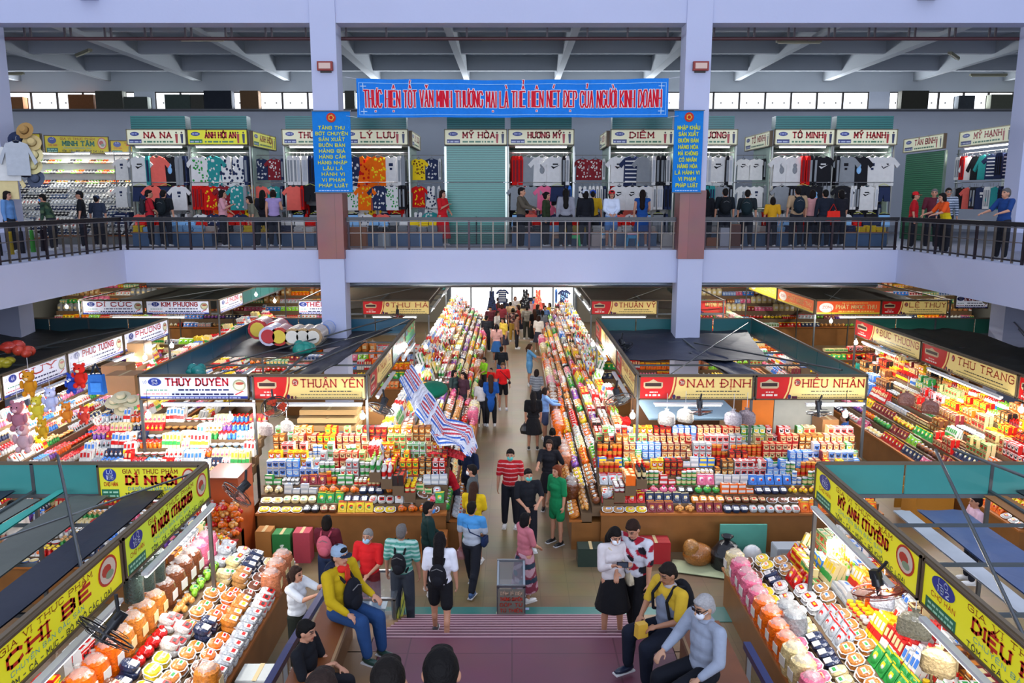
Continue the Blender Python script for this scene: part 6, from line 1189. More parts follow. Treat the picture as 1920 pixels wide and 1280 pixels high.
man('stallholder in plum top behind the left aisle goods', 869, 698, 1.5, z0=.2, face=-40, top=('plain', '3c2430'), hair=('long', '1c1210'), fem=True)
man('person in black bending beside the right aisle goods', 1036, 803, 1.4, face=170, top=('plain', '141418'), hair=('bun', '101010'), fem=True)
man('person with pale top and green bag strap beside the royal blue dress', 902, 712, 1.45, face=200, top=('plain', 'b8b4b4'), bottom=('trousers', '26262c'), hair=('bob', '1c1414'), fem=True)
cols_ = [('5a2830', 'dark wine'), ('d0ccc4', 'off white'), ('2c3040', 'ink blue'), ('b89870', 'sand'), ('802820', 'brick red'), ('486050', 'moss green'), ('c8a0a4', 'dusty rose'), ('181a20', 'plain black'), ('707880', 'slate grey'), ('a83030', 'tomato red'), ('d8b848', 'mustard'), ('405880', 'steel blue'), ('94705c', 'mocha'), ('e0d8cc', 'ivory')]
for i, (px, py) in enumerate(((919, 575), (932, 583), (949, 560), (957, 566), (972, 572), (981, 556), (995, 562), (1008, 571), (1017, 582), (926, 562), (944, 596), (1022, 573), (969, 590), (1010, 592))):
    man('person in %s top standing in the far aisle crowd' % cols_[i][1], px, py, [1.6, 1.68, 1.64][i % 3], face=(i*67) % 360, top=('plain', cols_[i][0]), bottom=[('trousers', '26262c'), ('skirt', '30303c'), ('shorts', '5c6c88')][i % 3], hair=[('short', '1a1512'), ('bob', '2c1a14'), ('tail', '18120f')][i % 3], fem=i % 3 > 0, vox=.018)
# stallholders in the booths
man('stallholder in green polo shirt behind the corner of the lime sign', 395, 838, 1.60, face=95, top=('plain', '128048'), hair=('tail', '2c1a12'), fem=True, arms=('rest', 'reach'))
man('stallholder with black hair almost hidden behind the lime sign', 304, 843, 1.58, face=-60, top=('plain', '6c3c3c'), hair=('bun', '120e0e'), fem=True)
man('stallholder in blue shirt behind the twin sign booth at right', 1586, 775, 1.62, face=-120, top=('plain', '2c5ca0'), arms=('front', 'front'), bottom=TRO)
man('person with short dark hair in teal shirt in the right cross aisle', 1612, 668, 1.66, face=-100, top=('plain', '2c9c8c'), bottom=TRO)
man('stallholder in pale pink t-shirt inside the lower right booth', 1833, 930, 1.64, face=-100, top=('plain', 'd8b4c4'), arms=('front', 'front'), hair=('short', '1c1414'))
man('stallholder with dark hair inside the lower left booth', 22, 940, 1.6, face=60, top=('plain', 'd8d0c4'), hair=('bob', '141010'), fem=True, mask='e8d8d0')
man('person in white t-shirt with ponytail pointing over the left table', 553, 1063, 1.60, face=70, top=('plain', 'ccd0d4'), bottom=('trousers', '20241e'), hair=('tail', '2c1c16'), fem=True, arms=(((.1, .9, -.5), (.0, .8, .55))), vox=.010) if False else man('person in white t-shirt with ponytail pointing over the left table', 553, 1063, 1.60, face=70, top=('plain', 'ccd0d4'), bottom=('trousers', '20241e'), hair=('tail', '2c1c16'), fem=True, arms=(((.05, .9, -.35), (-.1, .9, .5)), ((.05, .9, -.45), (-.15, .9, .45))), vox=.011)
# the pair on the right of the stair
P = man('person in white mask and black skirt looking at a phone on the stairs', 1152, 988, 1.64, 1.05, Yat=9.86, face=15, top=('plain', 'ccc4c4'), bottom=('skirt', '141418'), hair=('long', '14100f'), fem=True, arms=('phone', 'phone'), mask='e4e8ee', sleeve=.95, head=(0, 22), vox=.010)
p = (P['J']['w0']+P['J']['w1'])/2; tag(obj('mobile_phone', MB().box(tuple(p+Vector((0, -.10, .05))), (.15, .012, .075), '14141a').box(tuple(p+Vector((0, -.108, .05))), (.13, .004, .06), '3c4450'), 'gloss'), 'black mobile phone held by the masked person in the black skirt', 'phone')
shoulder_bag(P, 'cream tote bag hanging beside the black skirt', 'c8bca0', -1, .02, 1.3, .05)
P = man('person in red black and white floral shirt bending over the phone', 1196, 968, 1.76, 1.05, Yat=9.9, face=-40, top=('blot', 'c4c4cc', 'a01c30', '1c1c24'), bottom=('trousers', '141418'), hair=('short', '2a1a14'), arms=('bag', 'front'), head=(0, 28), lean=.12, legs=(14, 4, -8, 4), shoes='c8ccd0', vox=.010)
# seated figures by the stair
SM = dict(vox=.009)
P = person('seated person in yellow padded jacket and blue jeans with a grey cap', -2.04, 8.78, 1.5, 62, 1.72, top=('plain', 'b89a14'), bottom=('trousers', '22406c'), hair=('short', '1a1614'), cap=('8ca0b4', '20283c'), arms=(((.18, .25, -1), (-.1, .95, -.35)), 'thigh'), legs=(80, 75, 92, 80), seat=.47, sleeve=1, build=1.12, shoes='243c34', head=(-5, 0), vox=.009)
m = MB(); nb = P['neck']; m.ell(nb+Vector((0, .06, -.02)), (.085, .06, .05), 'd02c24', 10, 6); m.box(tuple(nb+Vector((0, .12, -.12))), (.07, .02, .2), 'd03828'); o = obj('neck_scarf', m, 'cloth', P['root']); m = MB(); m.ell(nb+Vector((0, -.07, -.03)), (.15, .08, .07), '1c2438', 12, 8); obj('hood', m, 'cloth', P['root'])
backpack(P, 'black backpack worn on the chest of the yellow jacketed person', '14161e', front=True, size=1.0, sag=.06)
P = person('seated person in yellow and grey polo shirt with hands together', 1.78, 8.35, 1.5, -62, 1.70, top=lambda co: np.where((co[:, 2]+np.abs(co[:, 0])*.9 > .98)[:, None], np.array(H('c8a430')), np.array(H('767e90'))), bottom=('trousers', '151a28'), hair=('short', '1c1613'), arms=('lap', 'lap'), legs=(84, 84, 88, 88), seat=.47, build=1.12, head=(0, 18), shoes='1c2438', skin='9c6c50', vox=.009)
m = MB(); nb = P['neck']; m.ell(nb+Vector((0, .0, -.02)), (.085, .075, .035), 'b0a8a8', 12, 6); obj('collar', m, 'cloth', P['root'])
backpack(P, 'black backpack with pale piping on the seated person in yellow polo', '15151a', size=1.25)
p = (P['J']['w0']+P['J']['w1'])/2; tag(obj('paper_packet', MB().box(tuple(p+Vector((-.1, -.1, -.05))), (.13, .09, .16), 'c89c34', rz=.4, top=.9), 'carton'), 'small golden packet held by the seated person in yellow polo', 'packet')
P = person('seated white haired person in pale grey shirt and white mask', 1.98, 7.5, 1.53, -66, 1.76, top=('plain', '8e97a8'), bottom=('trousers', '12151e'), hair=('short', '9c9a9a'), arms=(((.3, .2, -1), (-.1, .9, -.5)), ((.3, .45, -.9), (-.3, .9, -.35))), legs=(86, 86, 80, 76), seat=.47, sleeve=.98, build=1.1, mask='dce0e8', glasses=True, head=(0, 14), shoes='12161e', skin='b08468', vox=.009)
m = MB(); nb = P['neck']; m.ell(nb+Vector((0, .0, -.02)), (.085, .08, .035), '8e97a8', 12, 6); obj('collar', m, 'cloth', P['root'])
P = person('dark haired person in black sitting low at the left bench', -2.2, 7.75, 1.5, 80, 1.62, top=('plain', '16181e'), bottom=('trousers', '1c1c22'), hair=('short', '12100f'), arms=('thigh', 'phone'), legs=(90, 90, 90, 90), seat=.15, vox=.010, head=(0, 10))
tag(obj('shopping_bag', MB().ell((-1.72, 7.5, 1.72), (.22, .15, .17), '9aa0a8', 14, 10).box((-1.72, 7.5, 1.88), (.2, .04, .06), '9aa0a8'), 'cloth'), 'pale grey bag beside the dark haired person on the left', 'bag')
for px, py, hc, fc, lab in ((726, 1246, '15110f', 178, 'dark haired head of a person at the bottom edge, left of the larger one'), (826, 1228, '0e0c0c', 180, 'large black haired head of a person at the bottom edge'), (600, 1268, '2c201c', 178, 'brown haired person at the bottom edge below the left bench')):
    p_ = at(px, py, 3.45); person(lab, p_.x, 3.45, 3.003, fc, p_.z-3.0, top=('plain', '20242c'), hair=('short', hc), vox=.009)
# ================================================================ people upstairs
def up(lab, px, Y, face, ht=1.66, **k):
    person(lab, ux(px, Y, 7), Y, FZ, face, ht*1.04, vox=.017, **k)
up('person in blue denim shirt at the far left of the balcony', 12, 22.2, 90, 1.6, top=('plain', '5c84b4'), hair=('bob', '1c1614'), fem=True, sleeve=1)
up('person in camouflage green with blue mask bending at the shoe racks', 92, 23.2, -80, 1.55, top=('blot', '2c4434', '1c2c24', '4a5c40'), mask='3c8cd8', lean=.3, sleeve=1)
up('person in black t-shirt and black cap before the shoe racks', 150, 24.2, -70, 1.62, top=('plain', '15171c'), cap=('17181c', '101014'), hair=('short', '1c1816'))
up('person in dark cap crouching right of the black cap at the shoes', 180, 24.8, 180, 1.5, top=('plain', '2c3444'), cap=('2c3c54', '202c40'))
for lab, px, Y, f, kw, bp in (('person in red t-shirt left of the lime stall', 278, 24.6, 120, dict(top=('plain', 'a81c28'), arms=('front', 'front')), ('dark grey backpack on the person in red t-shirt', '26282e')), ('person in dark shirt with large backpack left of the lime stall', 306, 24.8, 175, dict(top=('plain', '15191e')), ('dark green black backpack left of the lime stall', '141c20')),
        ('person in pink top with thin black strap under the lime sign', 416, 24.8, 100, dict(top=('plain', 'c89098'), hair=('bob', '1c1412'), fem=True, arms=('front', 'phone')), None), ('person in olive grey top bending near the lavender top', 478, 24.6, -60, dict(top=('plain', '6c6c5c'), hair=('bob', '141010'), fem=True, lean=.3, ht=1.5), None),
        ('person with long black hair behind the olive grey top', 492, 25.3, 180, dict(top=('plain', '20202a'), hair=('long', '101010'), fem=True), None), ('person in lavender sleeveless top with hair tied up', 512, 24.6, 180, dict(top=('plain', '9c88b4'), hair=('bun', '241814'), fem=True, sleeve=0, arms=('rest', 'phone')), None),
        ('person in bright red dress left of the closed shutter', 829, 25.6, 60, dict(top=('plain', 'c41c24'), bottom=('longskirt', 'c41c24'), hair=('bob', '2c1a14'), fem=True, arms=('front', 'phone')), None), ('person in olive brown long-sleeved shirt leaning on the railing', 977, 24.0, 75, dict(top=('plain', '544c40'), sleeve=1, arms=('rail', 'rail'), ht=1.72), None),
        ('person in dark green top right of the olive brown shirt', 1024, 24.9, 70, dict(top=('plain', '2c3822'), hair=('bun', '14100f'), fem=True, sleeve=1, ht=1.6), None), ('person with very long hair over a grey sweater', 1061, 24.4, 178, dict(top=('plain', '8c8c94'), hair=('long', '181412'), fem=True, sleeve=1, ht=1.7), None),
        ('person in black jacket and white cap beside the long haired one', 1098, 24.6, 190, dict(top=('plain', '16181e'), cap=('c4ccd8', '3c64a0'), sleeve=1, hair=('bob', '14100f'), fem=True), None), ('person in yellow shirt and blue cap by the coral garments', 1112, 25.4, 170, dict(top=('plain', 'c49c1c'), cap=('2448a8', '1c3c90')), None),
        ('person in red cap and open white shirt facing the atrium', 1147, 24.3, 0, dict(top=('plain', 'ccd4e4'), bottom=('shorts', '5c84b8'), cap=('cc1c24', 'c01c20'), hair=('bob', '1c1412'), fem=True, sleeve=1, arms=('front', 'front'), ht=1.64), None), ('person in bare-backed blue dress with long dark hair', 1205, 24.5, 170, dict(top=('plain', '1c4888'), bottom=('skirt', '1c4888'), hair=('long', '1c1210'), fem=True, sleeve=0, arms=('rest', 'front')), None),
        ('person in black sweater just right of the right column', 1325, 24.6, 180, dict(top=('plain', '15161c'), hair=('bob', '101010'), fem=True, sleeve=1), None), ('person in black t-shirt with backpack second right of the column', 1360, 24.5, 175, dict(top=('plain', '141a20'), ht=1.7), ('black backpack second right of the right column', '14181c')),
        ('person in dark shirt with backpack third right of the column', 1402, 24.5, 160, dict(top=('plain', '1c2428')), ('dark teal backpack third right of the column', '16262a')), ('child in mustard yellow top under the white shirts', 1450, 24.6, 180, dict(top=('plain', 'c8941c'), hair=('bob', '181210'), ht=1.45), None),
        ('person in beige shirt with dark backpack at the white shirts', 1496, 24.4, 178, dict(top=('plain', 'a88c6c'), ht=1.74), ('dark blue green backpack on the beige shirt', '18242e')), ('person in pink top right of the beige shirt', 1524, 24.7, 150, dict(top=('plain', 'c89090'), hair=('bob', '1c1412'), fem=True), None),
        ('person in dark navy jacket seen from behind by the grey shirts', 1548, 24.3, 185, dict(top=('plain', '1a202c'), hair=('short', '141210'), sleeve=1, ht=1.66), None), ('person with dark bob behind the red bag', 1578, 24.9, -160, dict(top=('plain', '1c1c24'), hair=('bob', '141010'), fem=True), None),
        ('person in red shirt and red cap left of the striped shirt', 1716, 23.9, 60, dict(top=('plain', 'b01820'), cap=('cc2024', 'b01c20'), hair=('short', '1c1614'), ht=1.6), None), ('grey haired person between the red cap and the striped shirt', 1752, 23.9, -30, dict(top=('plain', '5c2430'), hair=('short', '6c6866'), ht=1.68), None),
        ('person in navy and white striped shirt with sunglasses', 1778, 23.7, -15, dict(top=('stripe', '4c5868', 'b8c0cc'), hair=('short', '17120f'), sleeve=.9, glasses=True, ht=1.7), None)):
    t_ = kw.pop('ht', 1.66); x = ux(px, Y, 7); P = person(lab, x, Y, FZ, f, t_*1.04, vox=.017, **kw)
    if bp: backpack(P, bp[0], bp[1], size=1.15)
person('person in orange and yellow shirt leaning on the right wing railing', GX2+.55, 21.6, FZ, 80-170, 1.62, top=lambda co: np.where((co[:, 2] > 1.12)[:, None], np.array(H('d8501c')), np.array(H('d0b418'))), hair=('bob', '141010'), fem=True, arms=('rail', 'rail'), lean=.25, vox=.016)
person('person in deep blue shirt at the right edge of the balcony', GX2+.75, 19.4, FZ, -80, 1.7, top=('plain', '1c3c74'), hair=('short', '5c5856'), arms=('rail', 'rail'), vox=.016)
tag(obj('carry_bag', MB().box((ux(1562, 24.2, 6.5), 24.2, FZ+.95), (.42, .15, .32), 'dc2c20', top=.85).tube([(ux(1562, 24.2, 6.5)-.12, 24.2, FZ+1.1), (ux(1562, 24.2, 6.5), 24.2, FZ+1.32), (ux(1562, 24.2, 6.5)+.12, 24.2, FZ+1.1)], .012, 5, 'a01c18'), 'cloth'), 'bright red shopping bag beside the dark navy jacket upstairs', 'bag')
# ================================================================ roof coverings, stock on the roofs, hangings
def sheet(lab, pts, z, col, sag=.08, mat='tarp', name='roof_tarpaulin', cat='tarpaulin', th=.015, nx=14, ny=10, seed=1, wr=.03):
    """a wrinkled sheet between four corners (x, y[, dz])"""
    t = MB(); q = random.Random(seed); pts = [Vector((p[0], p[1], z+(p[2] if len(p) > 2 else 0))) for p in pts]; vs = []; ph = q.uniform(0, 6)
    for j in range(ny+1):
        for i in range(nx+1):
            u, v = i/nx, j/ny; p = pts[0]*(1-u)*(1-v)+pts[1]*u*(1-v)+pts[2]*u*v+pts[3]*(1-u)*v
            p = p+Vector((0, 0, -sag*math.sin(math.pi*u)*math.sin(math.pi*v)+wr*math.sin(u*9+ph)*math.cos(v*7+ph*2)+wr*.5*math.sin(u*23+v*17+ph))); vs.append(p)
    n = nx+1; fs = [(j*n+i, j*n+i+1, (j+1)*n+i+1, (j+1)*n+i) for j in range(ny) for i in range(nx)]; t.put(vs, fs, col, 0, True); t.put([p-Vector((0, 0, th)) for p in vs], [f[::-1] for f in fs], col, 0, True)
    return tag(obj(name, t, mat), lab, cat)
sheet('dark navy tarpaulin over the rear of the right booth roof', [(2.75, 19.2), (6.3, 19.2), (7.1, 23.8), (2.75, 23.8)], 2.98, '20283a', .1)
sheet('narrow dark tarpaulin strip over the middle of the right booth', [(5.0, 17.4), (5.8, 17.4), (5.2, 20.5), (4.6, 20.5)], 2.95, '242c40', .06, seed=5)
sheet('brown board lying inside the right booth roof frame', [(3.4, 18.2), (4.5, 18.2), (4.5, 19.8), (3.4, 19.8)], 2.2, '9c7040', .0, 'wood', 'plywood_board', 'board', .03, 2, 2, wr=0)
sheet('pale blue sheet lying low inside the right booth', [(2.9, 16.3), (4.9, 16.3), (4.9, 18.1), (2.9, 18.1)], 2.3, '8fa8b8', .02, 'paint', 'ceiling_board', 'board', .03, 3, 3, wr=.0)
sheet('second pale blue sheet lying low at the rear of the right booth', [(2.9, 18.7), (3.35, 18.7), (3.35, 20.2), (2.9, 20.2)], 2.3, '8fa8b8', .0, 'paint', 'ceiling_board', 'board', .03, 2, 2, wr=.0)
sheet('dark tarpaulin over the rear of the left booth roof', [(-7.5, 19.8), (-5.4, 19.8), (-3.6, 23.8), (-7.5, 23.8)], 2.95, '2a2c34', .1, seed=2)
sheet('navy tarpaulin strip over the front of the left booth', [(-7.5, 16.1), (-3.2, 16.1), (-3.2, 17.4), (-7.5, 17.2)], 2.93, '283a4c', .06, seed=3)
sheet('black tarpaulin strip running down the left booth roof', [(-4.9, 17.4), (-4.3, 17.4), (-4.0, 21.6), (-4.6, 21.6)], 3.0, '26282e', .05, seed=4)
sheet('small brown cardboard sheet on the left booth roof edge', [(-3.9, 16.15), (-3.1, 16.15), (-3.1, 16.7), (-3.9, 16.7)], 3.02, 'a87c50', 0, 'carton', 'cardboard_sheet', 'cardboard', .02, 2, 2, wr=0)
sheet('wide grey black tarpaulin over the far left booth roof', [(-15.2, 14.7), (-10.65, 14.7), (-10.65, 23.8), (-15.2, 23.8)], 3.0, '2c302e', .25, seed=6, nx=20, ny=20, wr=.05)
sheet('wide charcoal tarpaulin over the far right booth roof', [(10.65, 15.5), (13.3, 15.5), (13.3, 23.6), (10.65, 23.6)], 3.05, '2e302c', .2, seed=7, nx=14, ny=20, wr=.05)
sheet('dark tarpaulin over the front of the far right booth roof', [(10.65, 13.9), (15.2, 13.9), (15.2, 15.3), (10.65, 15.3)], 3.0, '26282a', .1, seed=8)
sheet('olive tarpaulin over the back left booth beside the aisle', [(-7.5, 28.5), (-3.1, 28.5), (-3.1, 36), (-7.5, 36)], 3.0, '4a3c2c', .15, seed=9, nx=12, ny=12)
sheet('brown tarpaulin over the back right booth beside the aisle', [(2.9, 28.5), (7.5, 28.5), (7.5, 36), (2.9, 36)], 3.0, '44382a', .15, seed=10, nx=12, ny=12)
sheet('black tarpaulin over the back right corner booth', [(11.1, 28.6), (15.7, 28.6), (15.7, 36.5), (11.1, 36.5)], 3.05, '282620', .15, seed=11, nx=12, ny=12)
sheet('dark tarpaulin over the back left corner booth', [(-15.5, 28.6), (-10.7, 28.6), (-10.7, 36.8), (-15.5, 36.8)], 3.0, '34362e', .15, seed=12, nx=12, ny=12)
for i, (xa, xb, ya, yb, c, z, lab) in enumerate(((-5.5, -5.05, 5, 11, '1e2434', 2.7, 'long navy tarpaulin strip nearest the lime sign'), (-6.6, -6.45, 5, 11, '3ca898', 2.72, 'thin bright teal strip across the lower left booth roof'), (-6.35, -5.8, 5.4, 10.9, '5c6058', 2.66, 'grey corrugated sheet beside the teal strip'), (-7.7, -7.2, 5, 11, '1c2436', 2.7, 'second long navy tarpaulin strip on the lower left roof'), (-8.9, -8.0, 5, 10.8, 'b8b4a4', 2.35, 'cream sheet low in the lower left booth'),
        (-7.1, -6.8, 5, 10.9, '70746c', 2.62, 'narrow grey sheet left of the teal strip'), (5.9, 6.6, 4.6, 11, '5a6c94', 2.4, 'slate blue sheet inside the lower right booth'), (6.85, 7.2, 4.6, 11, 'a8703c', 2.62, 'long orange brown board on the lower right booth roof'), (7.3, 7.55, 4.6, 11, '2c2e30', 2.72, 'narrow black strip on the lower right booth roof'), (5.55, 5.8, 4.6, 11, 'c8ccd0', 2.4, 'white strip beside the slate blue sheet'), (8.4, 8.9, 4.6, 11, '34363a', 2.72, 'dark grey strip at the right of the lower right roof'))):
    sheet(lab, [(xa, ya), (xb, ya), (xb, yb), (xa, yb)], z, c, .03, 'tarp', 'roof_strip', 'sheet', .02, 4, 20, seed=20+i, wr=.012)
for i, (a, b) in enumerate((((-4.6, 5, 2.7), (-9.4, 11.1, 2.95)), ((-4.6, 8, 2.7), (-6.6, 11.1, 3.2)), ((4.7, 6.5, 2.75), (6.2, 11.2, 3.25)), ((9.2, 6, 2.7), (6.4, 11.1, 3.3)), ((-7.5, 17, 3.0), (-3.6, 23.9, 3.35)), ((-5.2, 16.1, 3.05), (-3.1, 23.8, 3.3)), ((7.2, 17, 3.2), (5.0, 21.5, 3.0)), ((10.6, 14.1, 3.1), (15, 23.8, 3.4)))):
    tag(obj('steel_pole', MB().cyl(a, b, .022, n=7, col='6a6e70'), 'metal'), 'loose steel pole lying diagonally over the %s roof' % ['lower left booth', 'lower left booth corner', 'lower right booth', 'lower right booth rear', 'left booth', 'left booth aisle side', 'twin sign booth', 'far right booth'][i], 'pole')
# bundles on the roofs
for i, (px, py, c, c2, s) in enumerate(((492, 628, 'c03838', 'e0c040', .28), (512, 640, 'd8d0e0', 'c02c30', .26), (531, 632, 'c83c30', 'e8c840', .25), (556, 640, 'c0a070', 'e8e0d0', .24), (575, 638, 'b89868', 'd8d0c0', .24), (594, 636, 'b09068', 'e0d8c8', .24), (520, 612, 'c83838', 'd8b838', .25), (610, 618, '6c88c0', 'c0c8e0', .22))):
    p = at(px, py, 22.4 if py < 630 else 21.4); t = thing('roof_bundle', '%s wrapped bundle stored on the left booth roof, %s' % (['red and yellow', 'white ended', 'scarlet', 'first tan round', 'second tan round', 'third tan round', 'rear red', 'blue'][i], ['leftmost', 'in front', 'in the middle', 'beside the red ones', 'amid the tan ones', 'nearest the column', 'behind the others', 'at the rear right'][i]), 'bundle', (p.x, p.y, 3.0+s))
    obj('wrapped_goods', MB().cyl((0, -.4, 0), (0, .4, 0), s, s, 14, c), 'foil', t); obj('end_disc', MB().cyl((0, -.41, 0), (0, -.42, 0), s*.75, s*.7, 14, c2), 'carton', t); obj('wrapping_film', MB().cyl((0, -.3, 0), (0, .3, 0), s*1.03, s*1.03, 14, 'ffffff'), 'film', t)
for i, (px, py, c, w_, lab) in enumerate(((566, 655, '1c8474', .42, 'round teal bag on the left booth roof'), (368, 695, '1f7f78', .3, 'teal bag hooked over the navy panels of the left booth'), (20, 652, 'b8382c', .3, 'red crinkled packet bundle on the far left roof'), (45, 660, 'c0402c', .28, 'orange red bundle on the far left roof'), (8, 680, 'c8b838', .26, 'yellow packet bundle on the far left roof'))):
    p = at(px, py, {0: 20.4, 1: 17.2}.get(i, 17.6)); m = MB(); q = random.Random(i)
    for k in range(7): m.ell(p+Vector((q.uniform(-.5, .5)*w_, q.uniform(-.4, .4)*w_, q.uniform(-.1, .25)*w_)), (w_*q.uniform(.3, .6), w_*q.uniform(.3, .5), w_*q.uniform(.25, .45)), c, 10, 7)
    tag(obj('storage_sack', m, 'foil'), lab, 'sack')
# striped tarpaulin
cor = [at(748, 700, 18.6), at(770, 690, 19.4), at(835, 775, 17.0), at(790, 820, 16.2)]
def ribbon(name, rows, label, cols, mat='tarp'):
    """rows: list of (left point, right point); cols(u, v) -> colour"""
    t = MB(); nu = 20; nv = 10*(len(rows)-1); P_ = []
    for j in range(nv+1):
        f = j/10; k = min(int(f), len(rows)-2); f -= k; f = f*f*(3-2*f)*.5+f*.5; a = rows[k][0].lerp(rows[k+1][0], f); b = rows[k][1].lerp(rows[k+1][1], f)
        for i in range(nu+1): P_.append(a.lerp(b, i/nu)+Vector((0, 0, .03*math.sin(i*.7+j*.5))))
    n = nu+1
    for j in range(nv):
        for i in range(nu): q = (j*n+i, j*n+i+1, (j+1)*n+i+1, (j+1)*n+i); t.put([P_[k] for k in q], [(0, 1, 2, 3)], cols(i/nu, j/nv), 0, True)
    o = obj(name, t, mat); me = o.data; md = o.modifiers.new('thickness', 'SOLIDIFY'); md.thickness = .006; return tag(o, label, 'tarpaulin')
def st3(u, v):
    k = (u*10+.5*math.sin(v*9)) % 3
    return 'e0e0ea' if k % 1 > .48 else ('2c5cb8' if k < 1 or k > 2.5 else 'c83848') if u > .25 else ('3468c0' if k < 1.6 else 'e0e0ea')
ribbon('striped_tarpaulin', [(at(748, 712, 17.6), at(772, 684, 18.6)), (at(780, 775, 16.6), at(806, 735, 17.6)), (at(820, 832, 15.9), at(838, 783, 16.9)), (at(862, 838, 15.6), at(886, 800, 16.6)), (at(878, 858, 15.4), at(896, 842, 16.0))], 'red white and blue striped tarpaulin hung from the left booth corner over the aisle counter', st3)
ribbon('folded_tarpaulin', [(at(735, 835, 16.2), at(760, 830, 16.5)), (at(800, 848, 15.8), at(820, 836, 16.2)), (at(868, 862, 15.5), at(878, 850, 15.9))], 'bright red folded edge of cloth under the striped tarpaulin', lambda u, v: 'c81c28')
tag(obj('storage_sack', MB().ell(at(812, 730, 18.2), (.35, .6, .16), '0f6c50', 14, 8), 'cloth'), 'dark green sack lying behind the striped tarpaulin', 'sack')
# things inside and under the middle booths
def crate(px, py, Y, w_, d_, h_, c, lab, nm='cardboard_box', cat='box', rz=0, zb=None):
    p = at(px, py, Y); zb = p.z if zb is None else zb; t = thing(nm, lab, cat, (p.x, Y, zb), rz); obj('box_body', MB().box((0, 0, h_/2), (w_, d_, h_), c), 'carton', t); m = MB()
    for s_ in (-1, 1): m.box((s_*w_*.26, 0, h_+.006), (w_*.46, d_*.96, .012), c)
    m.box((0, 0, h_+.014), (.06, d_, .004), 'c8b080'); obj('flap', m, 'carton', t)
    return t
def booth_wall(x0, x1, Y, z0, z1, c, lab): tag(obj('partition_board', MB().box(((x0+x1)/2, Y, (z0+z1)/2), (x1-x0, .04, z1-z0), c), 'paint'), lab, 'board')
booth_wall(5.15, 5.85, 17.3, .1, 2.7, 'e0761c', 'orange partition board inside the right half of the twin sign booth'); booth_wall(5.87, 7.2, 17.3, .1, 2.7, 'a8a89c', 'pale grey partition board beside the orange one'); booth_wall(2.8, 4.9, 18.2, .1, 2.7, '6e4a2c', 'brown board closing the back of the left twin booth')
for i, (px, py, Y, w_, d_, h_, c, lab) in enumerate(((1455, 845, 16.7, .9, .5, .3, 'a87848', 'flat brown carton below the orange board'), (1500, 838, 16.9, .8, .5, .32, 'b08050', 'second flat brown carton below the grey board'), (1545, 822, 16.9, .35, .6, .5, '9c6c40', 'tall brown carton standing open at the right end'), (1360, 835, 16.8, .8, .5, .25, '8c6038', 'brown carton under the hanging clear bags'), (1290, 830, 16.9, .7, .5, .3, '7c5430', 'wide brown carton at the back of the left twin booth'), (1262, 800, 18.9, .8, .5, .5, '80582f', 'large brown carton deep inside the left twin booth'),
        (620, 800, 17.2, 1.3, .7, .1, 'a8885c', 'lowest of the flattened cartons in the gold signed left booth'), (620, 785, 17.2, 1.3, .7, .1, 'b89868', 'second layer of flattened cartons in the gold signed left booth'), (622, 770, 17.2, 1.25, .7, .1, 'a08050', 'topmost flattened carton in the gold signed left booth'), (700, 790, 18.2, .6, .5, .3, '9c6c3c', 'orange brown carton at the aisle corner of the left booth'), (225, 720, 19, .6, .5, .5, 'a87c50', 'tall brown carton hung high behind the navy panels'), (262, 675, 21.5, .5, .5, .5, 'b0885c', 'brown carton under the far white side signs'), (238, 735, 18.2, .7, .6, .45, 'a07448', 'brown carton near the hats at left'))):
    crate(px, py, Y, w_, d_, h_, c, lab, zb=max(.0, at(px, py, Y).z))
tag(obj('shelf_unit', MB().box((-4.1, 17.2, 1.3), (2.0, .9, .05), '7a6a50').box((-4.1, 17.2, .6), (1.9, .8, 1.2), '54442f'), 'wood'), 'dim shelf carrying flattened cartons in the gold signed left booth', 'shelf')
tag(obj('shelf_unit', MB().box((6.15, 17.0, .75), (2.2, .7, 1.5), '6a5238'), 'wood'), 'wooden chest carrying brown cartons below the orange board', 'shelf'); tag(obj('shelf_unit', MB().box((3.7, 17.3, .72), (2.0, .9, 1.44), '5a4630'), 'wood'), 'wooden chest carrying cartons in the left twin booth', 'shelf')
for px, py, Y, c, s, lab in ((1250, 780, 15.9, '8c8884', .26, 'clear bag of white packets hanging under the left twin sign'), (1285, 775, 15.9, '908c84', .25, 'second clear bag hanging under the left twin sign'), (1375, 780, 15.9, '88848c', .26, 'clear bag hanging beside the middle post of the twin signs'), (1400, 778, 15.9, '8c7c80', .26, 'brownish clear bag beside the middle post of the twin signs'), (498, 800, 15.8, '908480', .24, 'clear bag hanging below the red bladed fan'), (538, 795, 15.8, 'd8d0c4', .2, 'pale gloves hanging beside the red bladed fan'), (1700, 745, 16.6, '845448', .24, 'clear bag of red brown food under the gold side sign, left one'), (1745, 760, 15.9, '7c4c40', .24, 'clear bag of red brown food under the gold side sign, right one'),
        (1715, 1165, 8.4, '807c68', .26, 'clear bag of mushrooms hanging below the lower right sign'), (1760, 1235, 7.6, '8c7a58', .24, 'clear bag of nuts hanging near the lower right corner'), (1655, 1120, 9.2, 'c8c8cc', .2, 'small clear bag beside the brown rimmed fan')):
    p = at(px, py, Y); t = thing('hanging_bag', lab, 'bag', p); z_ = MB(); z_.add(MB().lathe([(0, -s*.75), (s*.6, -s*.72), (s*.72, -s*.5), (s*.68, s*.1), (s*.5, s*.3), (s*.12, s*.45), (s*.2, s*.6)], c, 14, sq=4), Matrix.Rotation(.3*((px*7) % 5-2), 4, 'Z') @ Matrix.Diagonal((1, .35, 1, 1))); obj('filled_bag', z_, 'bag', t); obj('tie_cord', MB().cyl((0, 0, s*.5), (0, 0, s*.5+.35), .006, n=4, col='d8d8d8'), 'gloss', t)
for i, (x, z) in enumerate(((-4.52+.12*1, 0), (0, 0), (0, 0))): pass
